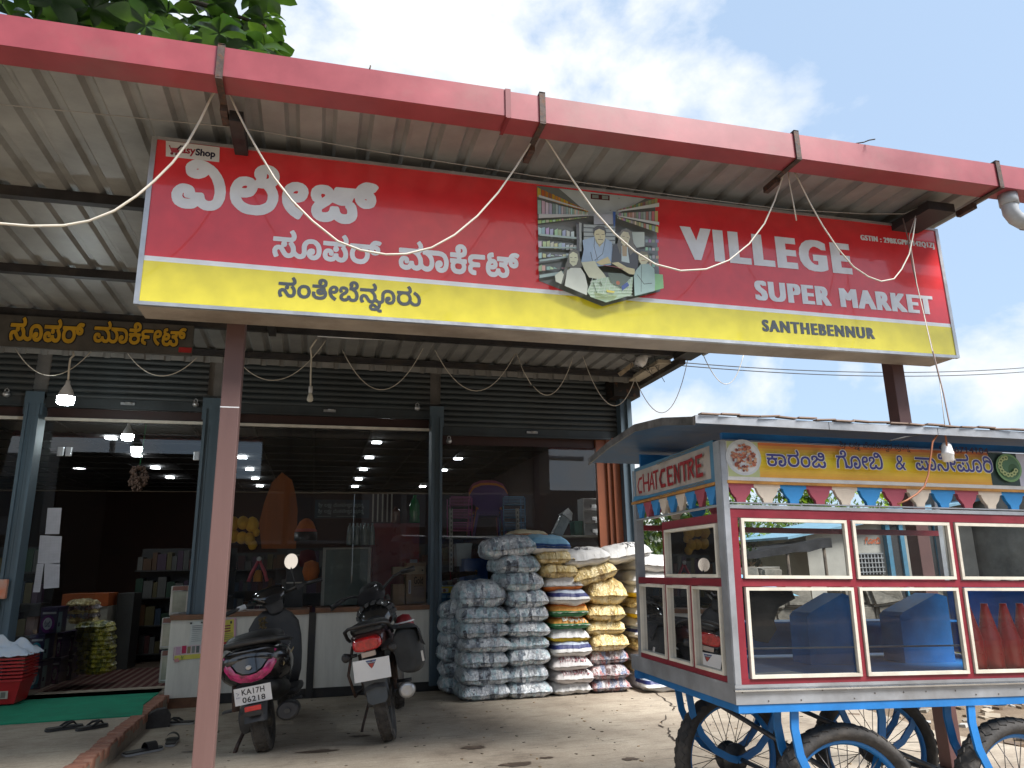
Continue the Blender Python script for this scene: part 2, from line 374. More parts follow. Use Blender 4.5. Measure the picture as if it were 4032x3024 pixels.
# ------------------------------------------------------------------ lettering
GLY = {'village':[483,130,8,[25,1,17,4,9,9,4,16,1,25,0,35,3,46,9,54,16,59,22,61,28,61,35,60,41,58,45,56,49,51,52,42,66,43,70,41,72,38,74,30,76,27,79,25,83,24,88,25,91,27,93,31,95,45,94,54,92,63,86,78,78,89,71,82,65,79,57,76,47,76,39,78,32,82,28,87,26,95,25,103,27,110,32,116,39,121,44,123,52,124,64,123,74,120,88,112,97,104,107,91,113,80,118,64,120,50,119,33,115,21,111,13,106,8,99,3,92,1,83,0,74,1,67,4,60,9,53,3,46,1,34,0],[171,1,160,4,150,10,142,17,135,25,131,35,129,47,129,62,133,74,137,82,143,88,148,92,156,94,164,95,172,94,179,92,185,87,187,90,187,91,182,98,181,107,183,115,188,122,195,127,203,130,214,130,224,128,231,123,236,118,239,112,241,104,241,97,239,89,237,83,232,77,238,66,241,55,241,42,237,29,233,21,228,15,220,9,211,4,204,2,192,0],[286,1,271,10,264,17,258,24,254,31,251,39,249,55,250,64,252,72,255,79,259,85,265,89,271,93,276,94,284,95,296,93,304,88,310,80,312,70,309,58,306,53,302,48,296,45,290,43,276,41,283,32,290,27,299,23,302,19,301,15,294,2,290,0],[342,1,334,4,327,9,323,15,320,23,320,30,321,37,328,49,323,51,320,56,317,64,317,72,319,81,326,89,331,92,337,94,344,95,353,95,359,94,364,91,369,87,372,83,374,90,378,93,426,94,432,103,437,107,443,111,451,114,459,114,468,113,476,111,481,107,483,104,482,100,475,90,470,87,473,83,476,79,477,74,478,67,477,61,475,56,472,51,467,48,460,45,452,44,447,44,439,47,431,53,426,61,424,69,422,69,418,58,423,56,428,49,431,39,432,30,432,23,430,17,427,11,422,7,414,2,403,0,395,0,388,2,382,5,376,9,369,4,361,1,351,0],[30,25,38,25,43,26,32,27,30,28,27,32,27,38,25,37,24,31,26,27],[178,25,188,25,200,27,208,31,213,35,216,43,216,54,212,62,206,69,192,69,190,61,187,55,183,49,177,45,168,42,155,41,159,34,164,30,170,27],[347,25,354,25,360,27,363,31,365,40,368,42,370,43,382,43,385,42,387,39,390,29,393,26,396,25,402,25,406,26,407,29,407,32,406,37,402,42,401,47,393,46,385,47,370,52,363,45,346,32,345,27],[344,62,345,61,351,66,352,69,351,71,345,72,342,70,342,66],[156,65,160,65,164,65,167,67,167,71,164,72,160,71,156,68],[275,65,280,65,284,65,286,67,287,71,284,72,280,71,277,69],[450,67,452,67,454,67,454,69,450,69,449,69],[210,95,211,94,215,96,216,99,215,105,211,107,211,106,211,99],[50,99,54,99,55,101,51,101]],
'super':[480,124,7,[10,0,5,8,1,19,0,31,2,39,8,48,16,53,26,55,36,54,36,63,39,70,3,70,1,71,0,74,1,88,4,90,68,90,78,91,79,94,79,99,76,105,71,111,70,114,72,117,83,124,86,124,88,123,95,114,99,105,101,96,100,89,98,82,94,77,86,72,93,63,98,54,100,44,101,33,106,27,112,23,120,21,123,22,125,24,127,30,125,54,127,66,131,74,136,80,142,85,150,89,158,91,167,92,178,91,187,88,194,83,201,77,206,70,210,60,212,51,213,41,212,32,210,23,207,16,202,10,196,5,190,2,182,0,175,0,168,1,162,4,158,7,153,12,150,17,148,24,145,15,142,9,136,5,128,1,120,0,111,1,104,4,94,11,89,6,80,2,70,0,63,1,55,3,49,8,43,14,32,31,30,34,26,35,22,33,21,27,23,20,28,10,28,7,25,5,14,0],[243,1,234,4,228,7,224,12,220,18,218,26,218,34,220,42,224,49,228,53,233,56,244,58,255,56,259,53,262,50,265,46,266,40,266,33,265,33,263,28,259,26,248,28,245,31,245,38,242,38,239,35,239,30,240,25,244,22,251,21,259,22,264,27,267,36,268,38,271,39,282,39,285,39,287,36,288,28,291,24,296,22,303,21,306,24,308,27,309,33,309,39,306,48,297,62,298,65,304,70,282,70,288,63,289,58,288,54,286,49,282,46,278,44,273,44,270,46,266,48,264,51,263,56,264,64,268,70,270,70,220,70,218,72,218,74,218,88,220,90,223,90,296,90,307,91,309,94,308,99,306,104,300,111,300,115,302,118,312,124,316,124,322,117,326,111,329,104,330,97,330,89,327,82,323,77,316,72,325,58,328,51,330,43,330,35,330,26,328,19,325,14,318,6,312,2,306,1,298,0,289,2,283,4,276,10,270,4,263,2,254,0],[374,1,363,4,353,9,346,16,341,25,338,38,338,49,340,59,345,70,340,70,338,73,337,86,339,89,343,90,426,90,432,99,438,105,444,109,454,111,467,110,474,108,479,105,480,103,480,99,472,88,468,88,458,91,452,90,459,89,465,86,470,82,473,78,475,71,475,63,473,56,470,51,465,47,458,45,451,44,442,45,435,49,431,52,427,59,425,68,424,70,422,70,421,68,426,58,428,43,426,30,420,17,411,8,402,3,388,0],[67,22,72,21,75,23,78,25,79,30,79,38,77,46,67,62,68,65,74,70,59,70,62,62,62,58,60,54,58,50,55,48,47,47,61,26,64,23],[172,22,176,21,182,21,185,23,188,26,190,31,191,36,190,50,186,61,180,67,176,70,170,71,160,70,155,69,152,66,148,59,147,49,148,32,151,41,158,48,167,51,176,50,180,48,183,44,184,40,184,35,183,31,181,27,177,24,171,23,170,23],[381,22,392,23,399,26,404,33,407,42,406,52,402,61,395,67,386,70,376,69,367,65,362,58,359,49,360,37,363,30,367,26,371,24],[449,64,454,64,455,65,455,67,452,69,446,70,446,66]],
'market':[577,127,7,[24,1,16,4,8,9,4,15,1,23,0,33,2,41,6,48,12,54,20,57,31,57,39,55,46,49,48,43,48,38,47,32,43,27,31,27,29,28,27,32,27,38,24,38,22,35,21,30,22,25,26,22,31,21,38,21,43,23,47,29,48,35,50,38,54,39,66,39,69,37,71,29,73,24,79,21,86,22,89,24,91,30,91,37,90,43,86,53,81,59,74,65,66,69,5,69,2,70,0,74,0,86,1,88,5,90,81,90,89,91,91,94,91,99,88,105,83,111,82,114,85,117,95,124,97,124,99,123,109,111,112,102,113,90,184,90,201,88,211,84,221,77,227,67,231,57,233,48,233,37,231,27,229,19,225,13,221,8,216,5,209,2,202,0,194,0,187,1,182,4,177,7,173,13,170,19,169,25,169,35,171,40,174,45,182,50,191,51,197,50,201,47,204,42,205,37,204,31,200,26,197,24,190,23,193,21,198,20,202,21,206,23,210,30,211,41,210,51,206,61,200,66,192,68,182,69,155,69,154,69,160,61,163,51,165,41,165,32,163,23,159,15,154,9,147,3,137,0,125,0,115,3,104,9,98,4,93,2,86,0,80,0,69,2,63,6,59,9,50,3,44,1,33,0],[269,1,260,3,254,7,249,11,245,17,242,24,242,31,242,38,245,45,241,46,239,49,239,61,240,64,242,65,271,65,272,66,272,69,271,69,241,70,239,73,239,87,241,89,243,90,270,90,265,96,264,104,265,111,269,118,274,122,282,126,291,127,301,126,310,121,316,114,320,104,320,94,318,85,313,78,305,73,293,70,293,66,294,65,315,65,319,63,320,61,320,49,318,46,314,45,317,35,316,24,314,18,311,13,305,7,299,4,291,1,283,0],[435,1,426,5,419,11,414,19,411,31,411,42,413,54,417,62,422,69,418,79,418,88,420,94,425,99,431,102,438,104,446,105,449,103,450,101,451,87,448,84,440,83,438,81,442,78,453,77,461,73,466,66,469,58,468,48,466,43,462,39,457,35,450,33,443,32,432,32,435,25,438,23,441,22,451,22,455,23,458,26,463,38,466,39,478,39,481,37,483,30,486,25,490,22,496,21,501,22,504,25,505,30,504,35,501,40,495,44,490,45,480,46,478,47,476,50,476,62,478,65,480,66,495,66,498,67,499,69,497,69,470,69,467,70,466,74,466,86,467,89,471,90,523,90,528,98,534,104,541,108,550,110,558,111,565,110,573,107,577,104,577,99,570,90,568,88,566,88,557,91,549,90,558,88,563,85,568,80,571,74,572,66,571,58,568,52,562,47,555,45,549,44,541,45,535,47,531,49,526,55,524,59,522,69,521,69,521,69,519,61,515,54,520,48,524,41,526,34,526,25,523,15,519,9,515,5,506,1,491,0,481,3,471,10,464,5,456,1,445,0],[351,2,342,4,335,8,329,14,326,21,325,29,326,34,328,40,333,46,327,53,325,61,325,69,328,77,331,81,336,85,342,88,349,89,363,90,406,90,408,86,408,74,408,72,405,70,355,69,350,68,347,66,346,61,350,58,358,57,379,56,382,55,384,51,384,40,382,37,379,36,354,35,350,34,347,32,347,27,349,25,353,23,362,22,365,18,365,6,364,3,360,2],[125,22,134,21,137,22,140,25,142,29,143,33,143,46,139,55,131,63,121,69,114,69,111,71,110,73,110,82,105,77,98,72,105,62,110,53,112,42,113,30,119,24],[272,22,283,21,289,22,292,24,294,27,296,32,295,37,293,41,288,44,280,45,272,45,266,42,264,39,263,35,264,29,267,24],[437,51,446,52,448,54,448,56,446,58,440,57,435,53],[545,64,551,64,552,65,552,67,549,69,543,69,543,67],[288,91,289,91,295,92,299,95,299,99,299,103,297,105,295,107,290,107,289,106,291,103,291,99,290,95]],
'market2':[616,125,5,[23,1,15,4,8,9,3,16,1,23,0,32,2,40,6,47,11,52,19,55,30,55,38,53,44,47,46,37,42,27,29,28,26,38,22,37,19,34,20,24,24,21,30,19,39,19,43,22,47,26,49,35,53,37,65,37,69,25,72,22,79,19,86,20,89,23,91,29,90,42,82,57,70,67,63,69,2,70,0,73,0,86,3,88,89,89,91,91,91,98,82,113,94,122,97,121,105,112,109,104,110,94,109,85,107,80,94,71,103,61,107,51,111,27,119,21,129,19,138,21,143,29,144,39,141,51,133,61,123,68,111,71,110,85,113,88,179,88,195,86,206,82,214,75,220,66,224,56,226,35,223,19,216,9,203,2,189,0,175,5,167,14,164,26,166,37,170,43,177,48,186,49,195,44,198,34,194,26,190,24,184,23,184,22,186,19,192,18,201,21,206,29,207,40,206,50,202,59,195,65,187,68,152,69,150,69,157,60,161,50,163,31,157,14,145,3,136,1,123,0,112,4,103,10,93,2,79,0,66,3,58,10,43,1],[258,1,245,7,236,17,233,32,237,45,230,48,230,59,233,63,262,63,263,69,232,70,230,73,230,85,233,88,266,88,259,91,256,98,256,106,259,115,265,120,273,124,282,125,291,123,299,119,306,111,309,103,309,91,306,82,301,76,293,72,282,70,282,63,306,63,309,61,309,48,302,45,306,34,305,21,299,11,289,4,274,0],[427,1,413,10,402,22,395,35,393,51,395,65,401,78,411,86,425,90,435,88,443,83,448,77,450,67,448,56,440,47,431,43,413,41,422,28,440,16,439,13,433,1],[475,1,466,5,459,11,455,19,452,30,454,51,457,59,464,67,459,77,459,86,461,93,466,97,478,102,488,101,490,86,478,82,477,79,482,76,491,75,499,71,505,65,508,57,506,45,499,37,487,32,471,32,474,23,482,19,493,20,498,24,504,36,518,37,520,35,525,23,530,20,536,19,542,20,545,24,546,30,544,35,535,44,519,46,517,49,517,61,520,63,538,65,540,69,509,70,507,73,508,87,565,88,574,101,589,108,603,108,615,103,616,99,608,88,594,91,585,88,600,85,606,80,610,74,611,66,610,58,607,51,602,48,589,44,576,47,567,55,562,69,559,69,558,59,553,53,563,40,565,24,561,12,554,5,544,1,530,0,521,3,511,10,504,5,496,1,485,0],[337,2,321,8,314,19,314,34,320,45,314,51,312,58,312,67,315,75,323,83,335,87,392,87,393,73,391,70,341,69,335,68,331,65,331,59,335,56,366,54,369,50,369,39,367,36,339,35,333,32,332,27,334,23,347,20,350,17,349,3,346,2],[262,19,274,19,283,23,287,32,283,41,278,44,270,45,261,44,256,41,252,35,253,27,256,22],[477,49,487,50,489,53,489,56,485,58,479,57,473,50],[416,59,423,59,429,61,431,65,430,71,424,72,418,70,413,62],[585,62,592,62,592,67,582,69,582,66],[272,88,282,89,289,91,291,98,288,105,282,107,276,106,280,102,280,95,277,90]],
'town':[816,176,56,[569,1,562,4,555,10,544,8,531,8,523,10,517,15,514,19,512,25,511,30,512,37,514,41,518,45,522,48,527,50,515,52,506,57,500,64,489,81,484,85,479,85,476,82,476,79,476,72,483,61,482,57,481,56,468,51,466,51,464,53,460,59,458,66,456,74,456,81,458,88,461,94,465,98,471,102,476,104,484,104,490,103,496,101,504,93,516,74,522,71,528,70,532,73,535,79,535,87,534,95,531,103,526,110,519,116,513,119,507,120,459,120,457,122,456,125,457,136,458,139,460,139,524,139,534,141,536,144,535,150,532,155,527,161,527,165,528,166,538,173,542,173,548,166,553,158,555,150,555,143,554,136,551,130,546,126,539,122,547,112,552,103,555,93,555,81,564,73,572,70,578,71,581,75,580,103,582,117,587,126,595,134,603,138,611,140,619,141,628,140,636,138,643,135,649,131,654,126,661,113,664,105,665,95,664,78,661,70,658,64,655,60,649,55,643,53,635,51,622,52,615,55,609,59,604,67,603,78,604,88,609,95,615,99,623,100,630,99,634,96,637,89,637,85,636,80,631,75,627,74,623,74,622,73,625,71,631,69,638,71,642,75,645,82,645,94,644,101,642,109,638,114,633,119,627,121,619,122,612,121,607,118,602,113,600,106,601,79,599,69,597,63,593,58,588,55,581,51,581,42,579,34,577,27,571,19,575,18,582,19,584,18,585,16,587,5,586,2,582,1,576,0],[534,25,542,25,545,25,546,26,540,32,537,34,534,34,531,32,530,30,531,26],[560,37,561,38,562,42,561,53,548,61,540,55,535,52,531,51,540,51,547,48,554,43],[9,51,4,59,1,70,0,80,2,89,8,97,17,103,23,104,29,104,34,103,40,101,37,105,36,110,37,115,41,120,2,121,0,123,1,137,2,139,4,139,67,139,77,141,79,143,79,149,76,154,71,161,71,165,72,166,81,173,83,173,86,173,91,166,95,160,98,153,99,146,99,139,96,132,90,126,83,122,89,115,93,109,96,102,99,94,99,79,97,70,94,64,88,57,79,52,68,51,59,52,52,55,46,61,30,83,27,85,24,85,20,82,19,77,21,70,26,61,26,57,24,55,12,51],[136,51,127,54,120,57,114,63,109,70,106,78,105,87,105,96,106,104,109,112,113,118,117,122,123,127,130,130,138,132,153,131,161,128,167,125,172,119,176,113,179,104,181,96,181,87,179,79,174,66,169,61,163,56,152,52,143,51],[220,51,211,53,204,56,197,61,192,66,188,72,186,80,186,89,187,96,191,98,204,95,206,93,206,83,208,78,212,73,220,71,233,70,244,73,251,77,253,81,254,85,246,80,235,78,226,79,217,83,213,88,210,95,210,102,213,109,217,113,223,116,230,118,239,118,240,119,236,120,190,120,187,123,187,136,188,138,191,139,226,139,224,140,220,144,218,152,219,160,222,167,227,171,235,175,244,176,254,175,260,172,266,167,270,161,272,154,272,145,271,137,267,131,260,125,259,123,263,115,264,107,269,101,272,94,272,86,271,75,268,69,265,64,259,59,254,55,239,51],[314,51,299,60,289,70,285,77,281,85,278,98,278,107,279,115,284,127,288,131,294,136,300,139,307,141,319,140,327,136,333,129,335,120,335,113,333,107,330,102,326,98,321,95,315,93,310,92,299,93,302,86,307,80,325,67,325,64,319,53,316,51],[363,51,353,55,345,62,341,71,341,81,343,88,347,94,353,99,370,112,372,115,372,119,371,121,368,122,362,122,359,121,357,119,357,117,360,110,359,106,348,101,345,100,341,104,338,113,338,121,341,129,345,135,352,139,359,141,369,141,376,139,383,136,387,132,391,126,392,115,390,106,382,97,362,82,361,77,361,74,363,72,368,70,377,71,380,73,383,77,386,87,388,88,400,88,403,86,405,78,409,73,416,70,424,71,428,75,431,81,431,90,429,99,424,109,416,115,408,120,399,120,396,122,396,137,399,139,403,139,399,142,396,146,395,152,395,157,397,162,400,167,404,171,410,174,418,176,425,176,431,175,436,173,441,169,446,163,448,158,450,151,449,142,447,135,442,128,435,123,441,118,445,111,448,104,450,97,451,88,450,79,449,72,445,65,441,60,436,56,432,54,425,52,416,51,408,52,402,55,394,61,388,56,382,52,372,51],[708,51,698,54,689,58,680,66,675,74,672,88,672,99,675,111,680,120,674,121,672,122,672,136,673,138,675,139,730,139,739,141,741,144,740,150,737,155,732,161,732,165,734,167,743,173,746,173,748,172,755,163,758,158,760,150,761,142,759,135,756,130,750,125,750,123,755,116,759,106,761,96,760,83,770,74,779,70,785,70,790,72,793,74,795,79,796,86,796,94,792,105,784,114,779,118,770,123,769,126,769,128,775,139,777,141,779,141,788,136,798,129,804,122,810,113,814,102,816,93,816,83,814,73,810,65,806,59,798,54,791,52,779,51,769,53,761,57,751,65,743,58,731,53,721,51],[141,70,150,71,155,73,159,79,161,87,161,96,158,105,153,111,146,113,138,113,131,110,127,105,125,97,125,87,128,78,134,72],[65,71,70,70,74,71,77,74,79,79,79,87,78,94,75,101,68,110,67,112,68,114,76,120,75,121,56,120,58,117,60,113,60,109,59,104,56,100,52,98,48,98,43,98,49,91,59,75],[711,71,722,71,730,74,736,79,740,87,741,98,739,107,732,115,724,119,713,120,704,118,697,113,692,104,692,91,694,82,700,75,705,72],[232,97,238,97,242,99,239,100,232,100,230,98],[301,111,307,110,313,112,315,115,315,121,313,123,310,123,304,121,301,118,298,113,298,112],[236,139,246,140,251,143,253,146,253,151,252,154,250,156,246,158,240,158,243,152,243,147,241,143,238,140],[413,139,424,140,428,143,430,146,430,151,429,154,427,156,423,158,417,158,420,152,420,147,418,143,415,140]],
'karanji':[423,118,4,[27,1,19,3,14,7,9,11,6,16,4,23,3,32,5,39,9,45,8,45,1,46,0,47,0,57,0,58,2,59,31,59,33,63,33,67,32,69,31,69,1,70,0,72,0,82,1,84,90,84,104,83,112,82,120,78,127,73,132,66,135,59,138,50,139,40,138,30,137,22,134,15,130,9,124,5,118,2,111,0,104,0,97,1,91,4,86,8,83,13,81,19,81,30,84,38,89,43,94,45,98,46,104,45,108,42,110,38,111,33,109,27,105,24,101,23,95,25,97,18,102,15,109,15,114,16,119,21,123,30,123,45,120,55,114,63,107,67,97,69,49,69,48,69,48,59,73,59,76,58,75,46,74,45,67,45,67,45,70,39,72,33,72,25,71,19,69,14,65,9,56,3,49,1,42,0],[179,1,168,5,161,9,155,15,150,23,147,35,148,49,151,59,157,69,157,69,149,69,147,70,147,83,150,84,205,85,214,86,216,90,216,96,214,102,207,111,217,118,219,118,228,106,232,95,232,88,230,81,225,76,220,72,227,63,231,53,232,40,230,26,227,19,223,14,213,5,199,1,190,0],[265,1,259,3,253,7,248,11,243,18,241,25,239,34,240,43,241,52,243,58,248,65,253,70,259,74,272,77,280,77,288,75,293,74,299,70,304,64,307,58,310,50,311,42,311,34,309,25,307,18,303,13,294,4,288,2,280,0,271,0],[337,1,329,5,323,11,320,19,320,29,322,35,327,41,349,58,351,62,351,66,350,69,346,71,339,72,335,70,333,67,332,64,335,55,322,49,319,54,317,62,317,70,319,75,323,80,330,84,338,86,349,86,354,84,359,81,363,78,367,71,376,64,385,61,394,62,398,63,400,66,402,71,401,74,395,71,389,70,382,70,375,73,370,76,367,80,366,86,366,91,368,97,371,101,375,104,381,107,392,107,398,106,403,103,408,99,412,95,415,89,416,82,417,72,416,65,414,59,410,55,406,51,401,48,389,46,376,48,365,54,358,46,338,31,336,27,335,22,337,18,341,16,346,15,353,16,357,18,361,22,365,33,377,33,379,32,381,23,385,18,392,15,401,16,406,20,407,26,406,32,401,40,401,41,414,49,419,41,423,31,422,19,419,10,415,6,411,3,401,0,392,0,384,2,377,6,371,11,364,5,358,2,349,0],[273,15,282,16,288,19,293,24,295,34,295,47,292,54,286,60,279,62,270,62,262,58,258,53,255,43,255,34,258,24,261,21,265,17],[30,16,38,15,46,16,50,18,54,21,56,25,57,32,55,38,52,41,45,45,35,45,27,44,22,40,19,33,19,25,23,19],[184,16,197,16,205,19,211,25,215,34,216,46,215,53,213,57,210,62,206,65,198,69,186,70,176,67,169,61,164,51,163,46,163,38,166,29,170,23,174,20],[383,85,386,84,392,84,397,86,398,88,395,91,392,93,385,94,383,93,381,90,381,87]],
'gobi':[366,121,4,[93,1,83,5,81,2,66,2,65,34,62,50,58,59,54,65,48,69,42,70,35,69,30,65,25,59,21,51,19,43,18,34,17,3,16,2,2,2,0,3,1,26,2,43,7,58,14,69,13,69,1,70,0,72,0,83,2,84,56,85,63,87,66,91,67,98,66,103,62,106,56,107,51,107,48,105,48,104,51,102,53,98,53,94,50,90,46,88,41,88,37,89,34,92,32,99,33,107,38,114,46,119,56,121,66,120,74,115,80,107,82,102,83,96,81,86,76,78,67,72,67,71,74,63,79,52,81,41,83,25,88,20,94,17,103,15,107,17,109,19,111,26,110,54,112,63,115,70,119,75,129,82,138,85,147,86,155,86,163,84,173,79,178,74,184,66,187,59,189,53,191,42,191,33,190,25,187,18,184,12,176,4,166,1,159,0,152,1,146,2,142,5,137,9,135,14,132,23,133,32,137,40,143,44,149,45,155,45,160,42,162,38,163,31,159,25,154,23,147,25,147,24,148,19,152,16,160,15,167,17,172,22,175,30,175,45,172,54,169,60,163,66,159,69,152,71,145,71,139,70,134,67,129,63,127,58,125,48,126,22,125,15,121,9,115,4,109,1,101,0],[231,1,217,10,207,21,201,32,198,46,199,62,201,69,205,74,209,79,215,83,222,85,227,86,237,85,245,81,249,74,251,66,251,61,249,55,246,50,241,46,235,43,230,42,214,42,216,34,222,27,229,21,241,14,241,11,235,1,233,0],[275,1,267,5,262,10,258,18,258,29,261,35,265,41,287,58,289,62,289,66,287,70,285,71,278,72,273,70,271,67,270,64,273,55,261,49,257,54,255,62,255,70,257,75,262,81,267,84,274,86,283,86,290,85,296,82,301,78,304,72,305,64,303,55,296,46,275,30,273,23,274,19,277,17,285,15,294,17,297,19,299,23,303,33,314,34,317,32,319,23,323,18,330,15,339,17,344,19,347,25,349,32,350,42,350,54,348,63,346,73,341,83,339,87,333,80,326,77,318,76,310,77,304,79,299,83,297,89,296,95,297,102,300,106,303,110,309,113,315,115,323,114,331,113,338,109,346,103,353,94,360,81,364,67,366,52,366,38,363,24,360,15,356,9,352,6,346,3,339,1,330,0,322,2,315,5,310,11,302,5,296,2,286,0],[218,56,227,56,233,58,235,63,235,66,234,70,232,71,227,72,223,71,219,69,216,64,214,58],[315,90,319,90,324,91,327,94,328,98,321,101,316,101,313,99,311,97,311,94,313,91]],
'panipuri':[648,118,4,[23,1,15,3,10,7,4,12,1,18,0,25,0,33,3,40,7,46,15,51,24,52,30,51,34,50,40,44,42,40,42,34,41,28,39,26,27,28,28,35,25,38,20,38,16,34,15,30,16,24,19,19,23,17,31,15,40,17,46,22,49,33,62,34,63,33,65,25,69,19,74,16,82,16,87,18,89,21,91,26,91,33,88,46,79,59,80,61,90,68,93,67,100,58,103,51,106,44,107,36,107,27,105,19,102,12,98,7,88,1,82,0,74,0,64,4,56,11,50,6,43,2,33,0],[131,1,123,4,117,10,113,19,113,31,115,38,121,43,128,46,135,45,138,43,141,40,143,35,142,31,140,26,136,24,131,23,127,25,128,19,132,16,138,15,145,16,150,19,153,24,154,30,155,38,154,47,151,57,143,65,135,68,123,69,2,70,1,70,0,72,0,83,2,85,126,84,142,82,152,78,157,74,162,68,168,57,171,42,169,25,167,18,164,12,157,5,146,1,138,0],[185,0,181,7,178,15,177,23,177,30,179,35,183,41,187,45,193,48,198,49,205,49,210,48,215,45,222,38,233,21,239,16,245,15,250,16,255,19,258,24,260,30,261,38,259,56,254,72,249,80,244,87,239,91,238,91,234,84,227,79,219,76,211,76,205,77,199,80,195,84,193,90,192,98,194,104,199,110,205,113,213,115,221,115,230,113,239,109,249,103,259,92,266,82,272,70,275,58,277,41,275,26,272,17,266,8,258,3,248,0,237,1,230,4,223,9,207,32,203,34,199,34,194,32,192,25,194,18,200,6,187,0],[318,1,304,9,293,20,287,32,284,46,284,55,285,62,290,73,294,78,299,82,305,85,312,86,322,85,330,81,335,75,337,67,337,60,336,56,333,51,328,46,322,43,317,42,307,42,301,43,300,42,303,34,308,27,315,22,327,14,321,1,320,0],[365,1,355,4,349,9,344,16,342,24,342,33,345,41,351,48,358,51,366,52,375,50,381,46,384,40,384,32,382,27,381,26,369,28,368,30,369,35,367,38,362,38,359,35,357,32,357,26,359,21,362,18,367,16,373,15,381,17,385,19,387,22,391,33,403,34,405,32,407,23,410,19,416,16,424,16,429,18,431,21,432,26,433,33,430,46,421,59,422,61,433,68,437,65,441,58,446,48,448,36,449,24,457,17,465,15,472,17,475,23,474,54,477,66,483,75,493,82,503,85,512,86,521,86,530,83,537,79,545,72,550,64,553,56,555,46,555,38,555,30,553,22,550,15,546,9,541,5,534,2,527,0,520,0,511,2,503,8,498,17,497,27,499,35,504,42,511,45,517,46,522,44,525,41,527,36,527,30,523,25,519,23,512,25,511,24,513,19,515,17,523,15,530,16,535,20,538,27,540,35,539,44,538,51,534,59,530,64,525,68,519,70,512,71,506,71,500,68,495,65,492,60,490,51,491,26,490,17,486,9,478,3,467,0,458,1,450,4,442,10,437,5,430,1,424,0,416,0,406,4,398,11,392,6,385,2,376,0],[597,1,587,3,581,6,571,15,568,19,565,27,563,43,563,50,565,57,573,71,569,79,567,86,568,94,570,99,574,104,580,108,587,111,597,112,608,111,617,107,626,101,634,93,641,83,644,73,647,63,648,46,647,34,645,25,641,17,635,10,629,6,619,2,610,0],[603,16,615,17,623,21,629,28,632,39,632,49,630,55,627,59,624,63,619,66,609,69,597,68,589,64,582,56,579,46,580,33,584,25,592,19,597,17],[54,44,50,46,47,48,45,51,45,56,46,59,48,63,51,65,56,65,59,64,63,61,65,58,65,54,64,50,62,47,58,45],[395,44,392,45,389,48,387,51,386,56,387,59,390,63,393,65,398,65,401,64,405,61,406,58,407,54,406,50,403,47,400,45],[306,56,314,56,320,59,322,65,320,70,317,72,312,72,309,71,305,68,302,65,300,59,301,58],[343,70,342,72,342,82,343,84,419,85,430,86,433,89,433,96,430,102,424,111,425,113,434,119,437,118,441,112,447,102,449,91,447,82,441,75,433,71,422,70],[626,79,624,83,617,90,611,93,605,96,598,97,590,96,585,94,583,90,583,84,585,80,595,84,607,85,617,83],[212,90,217,90,221,92,224,96,225,99,215,101,209,99,208,97,208,94,209,91]],
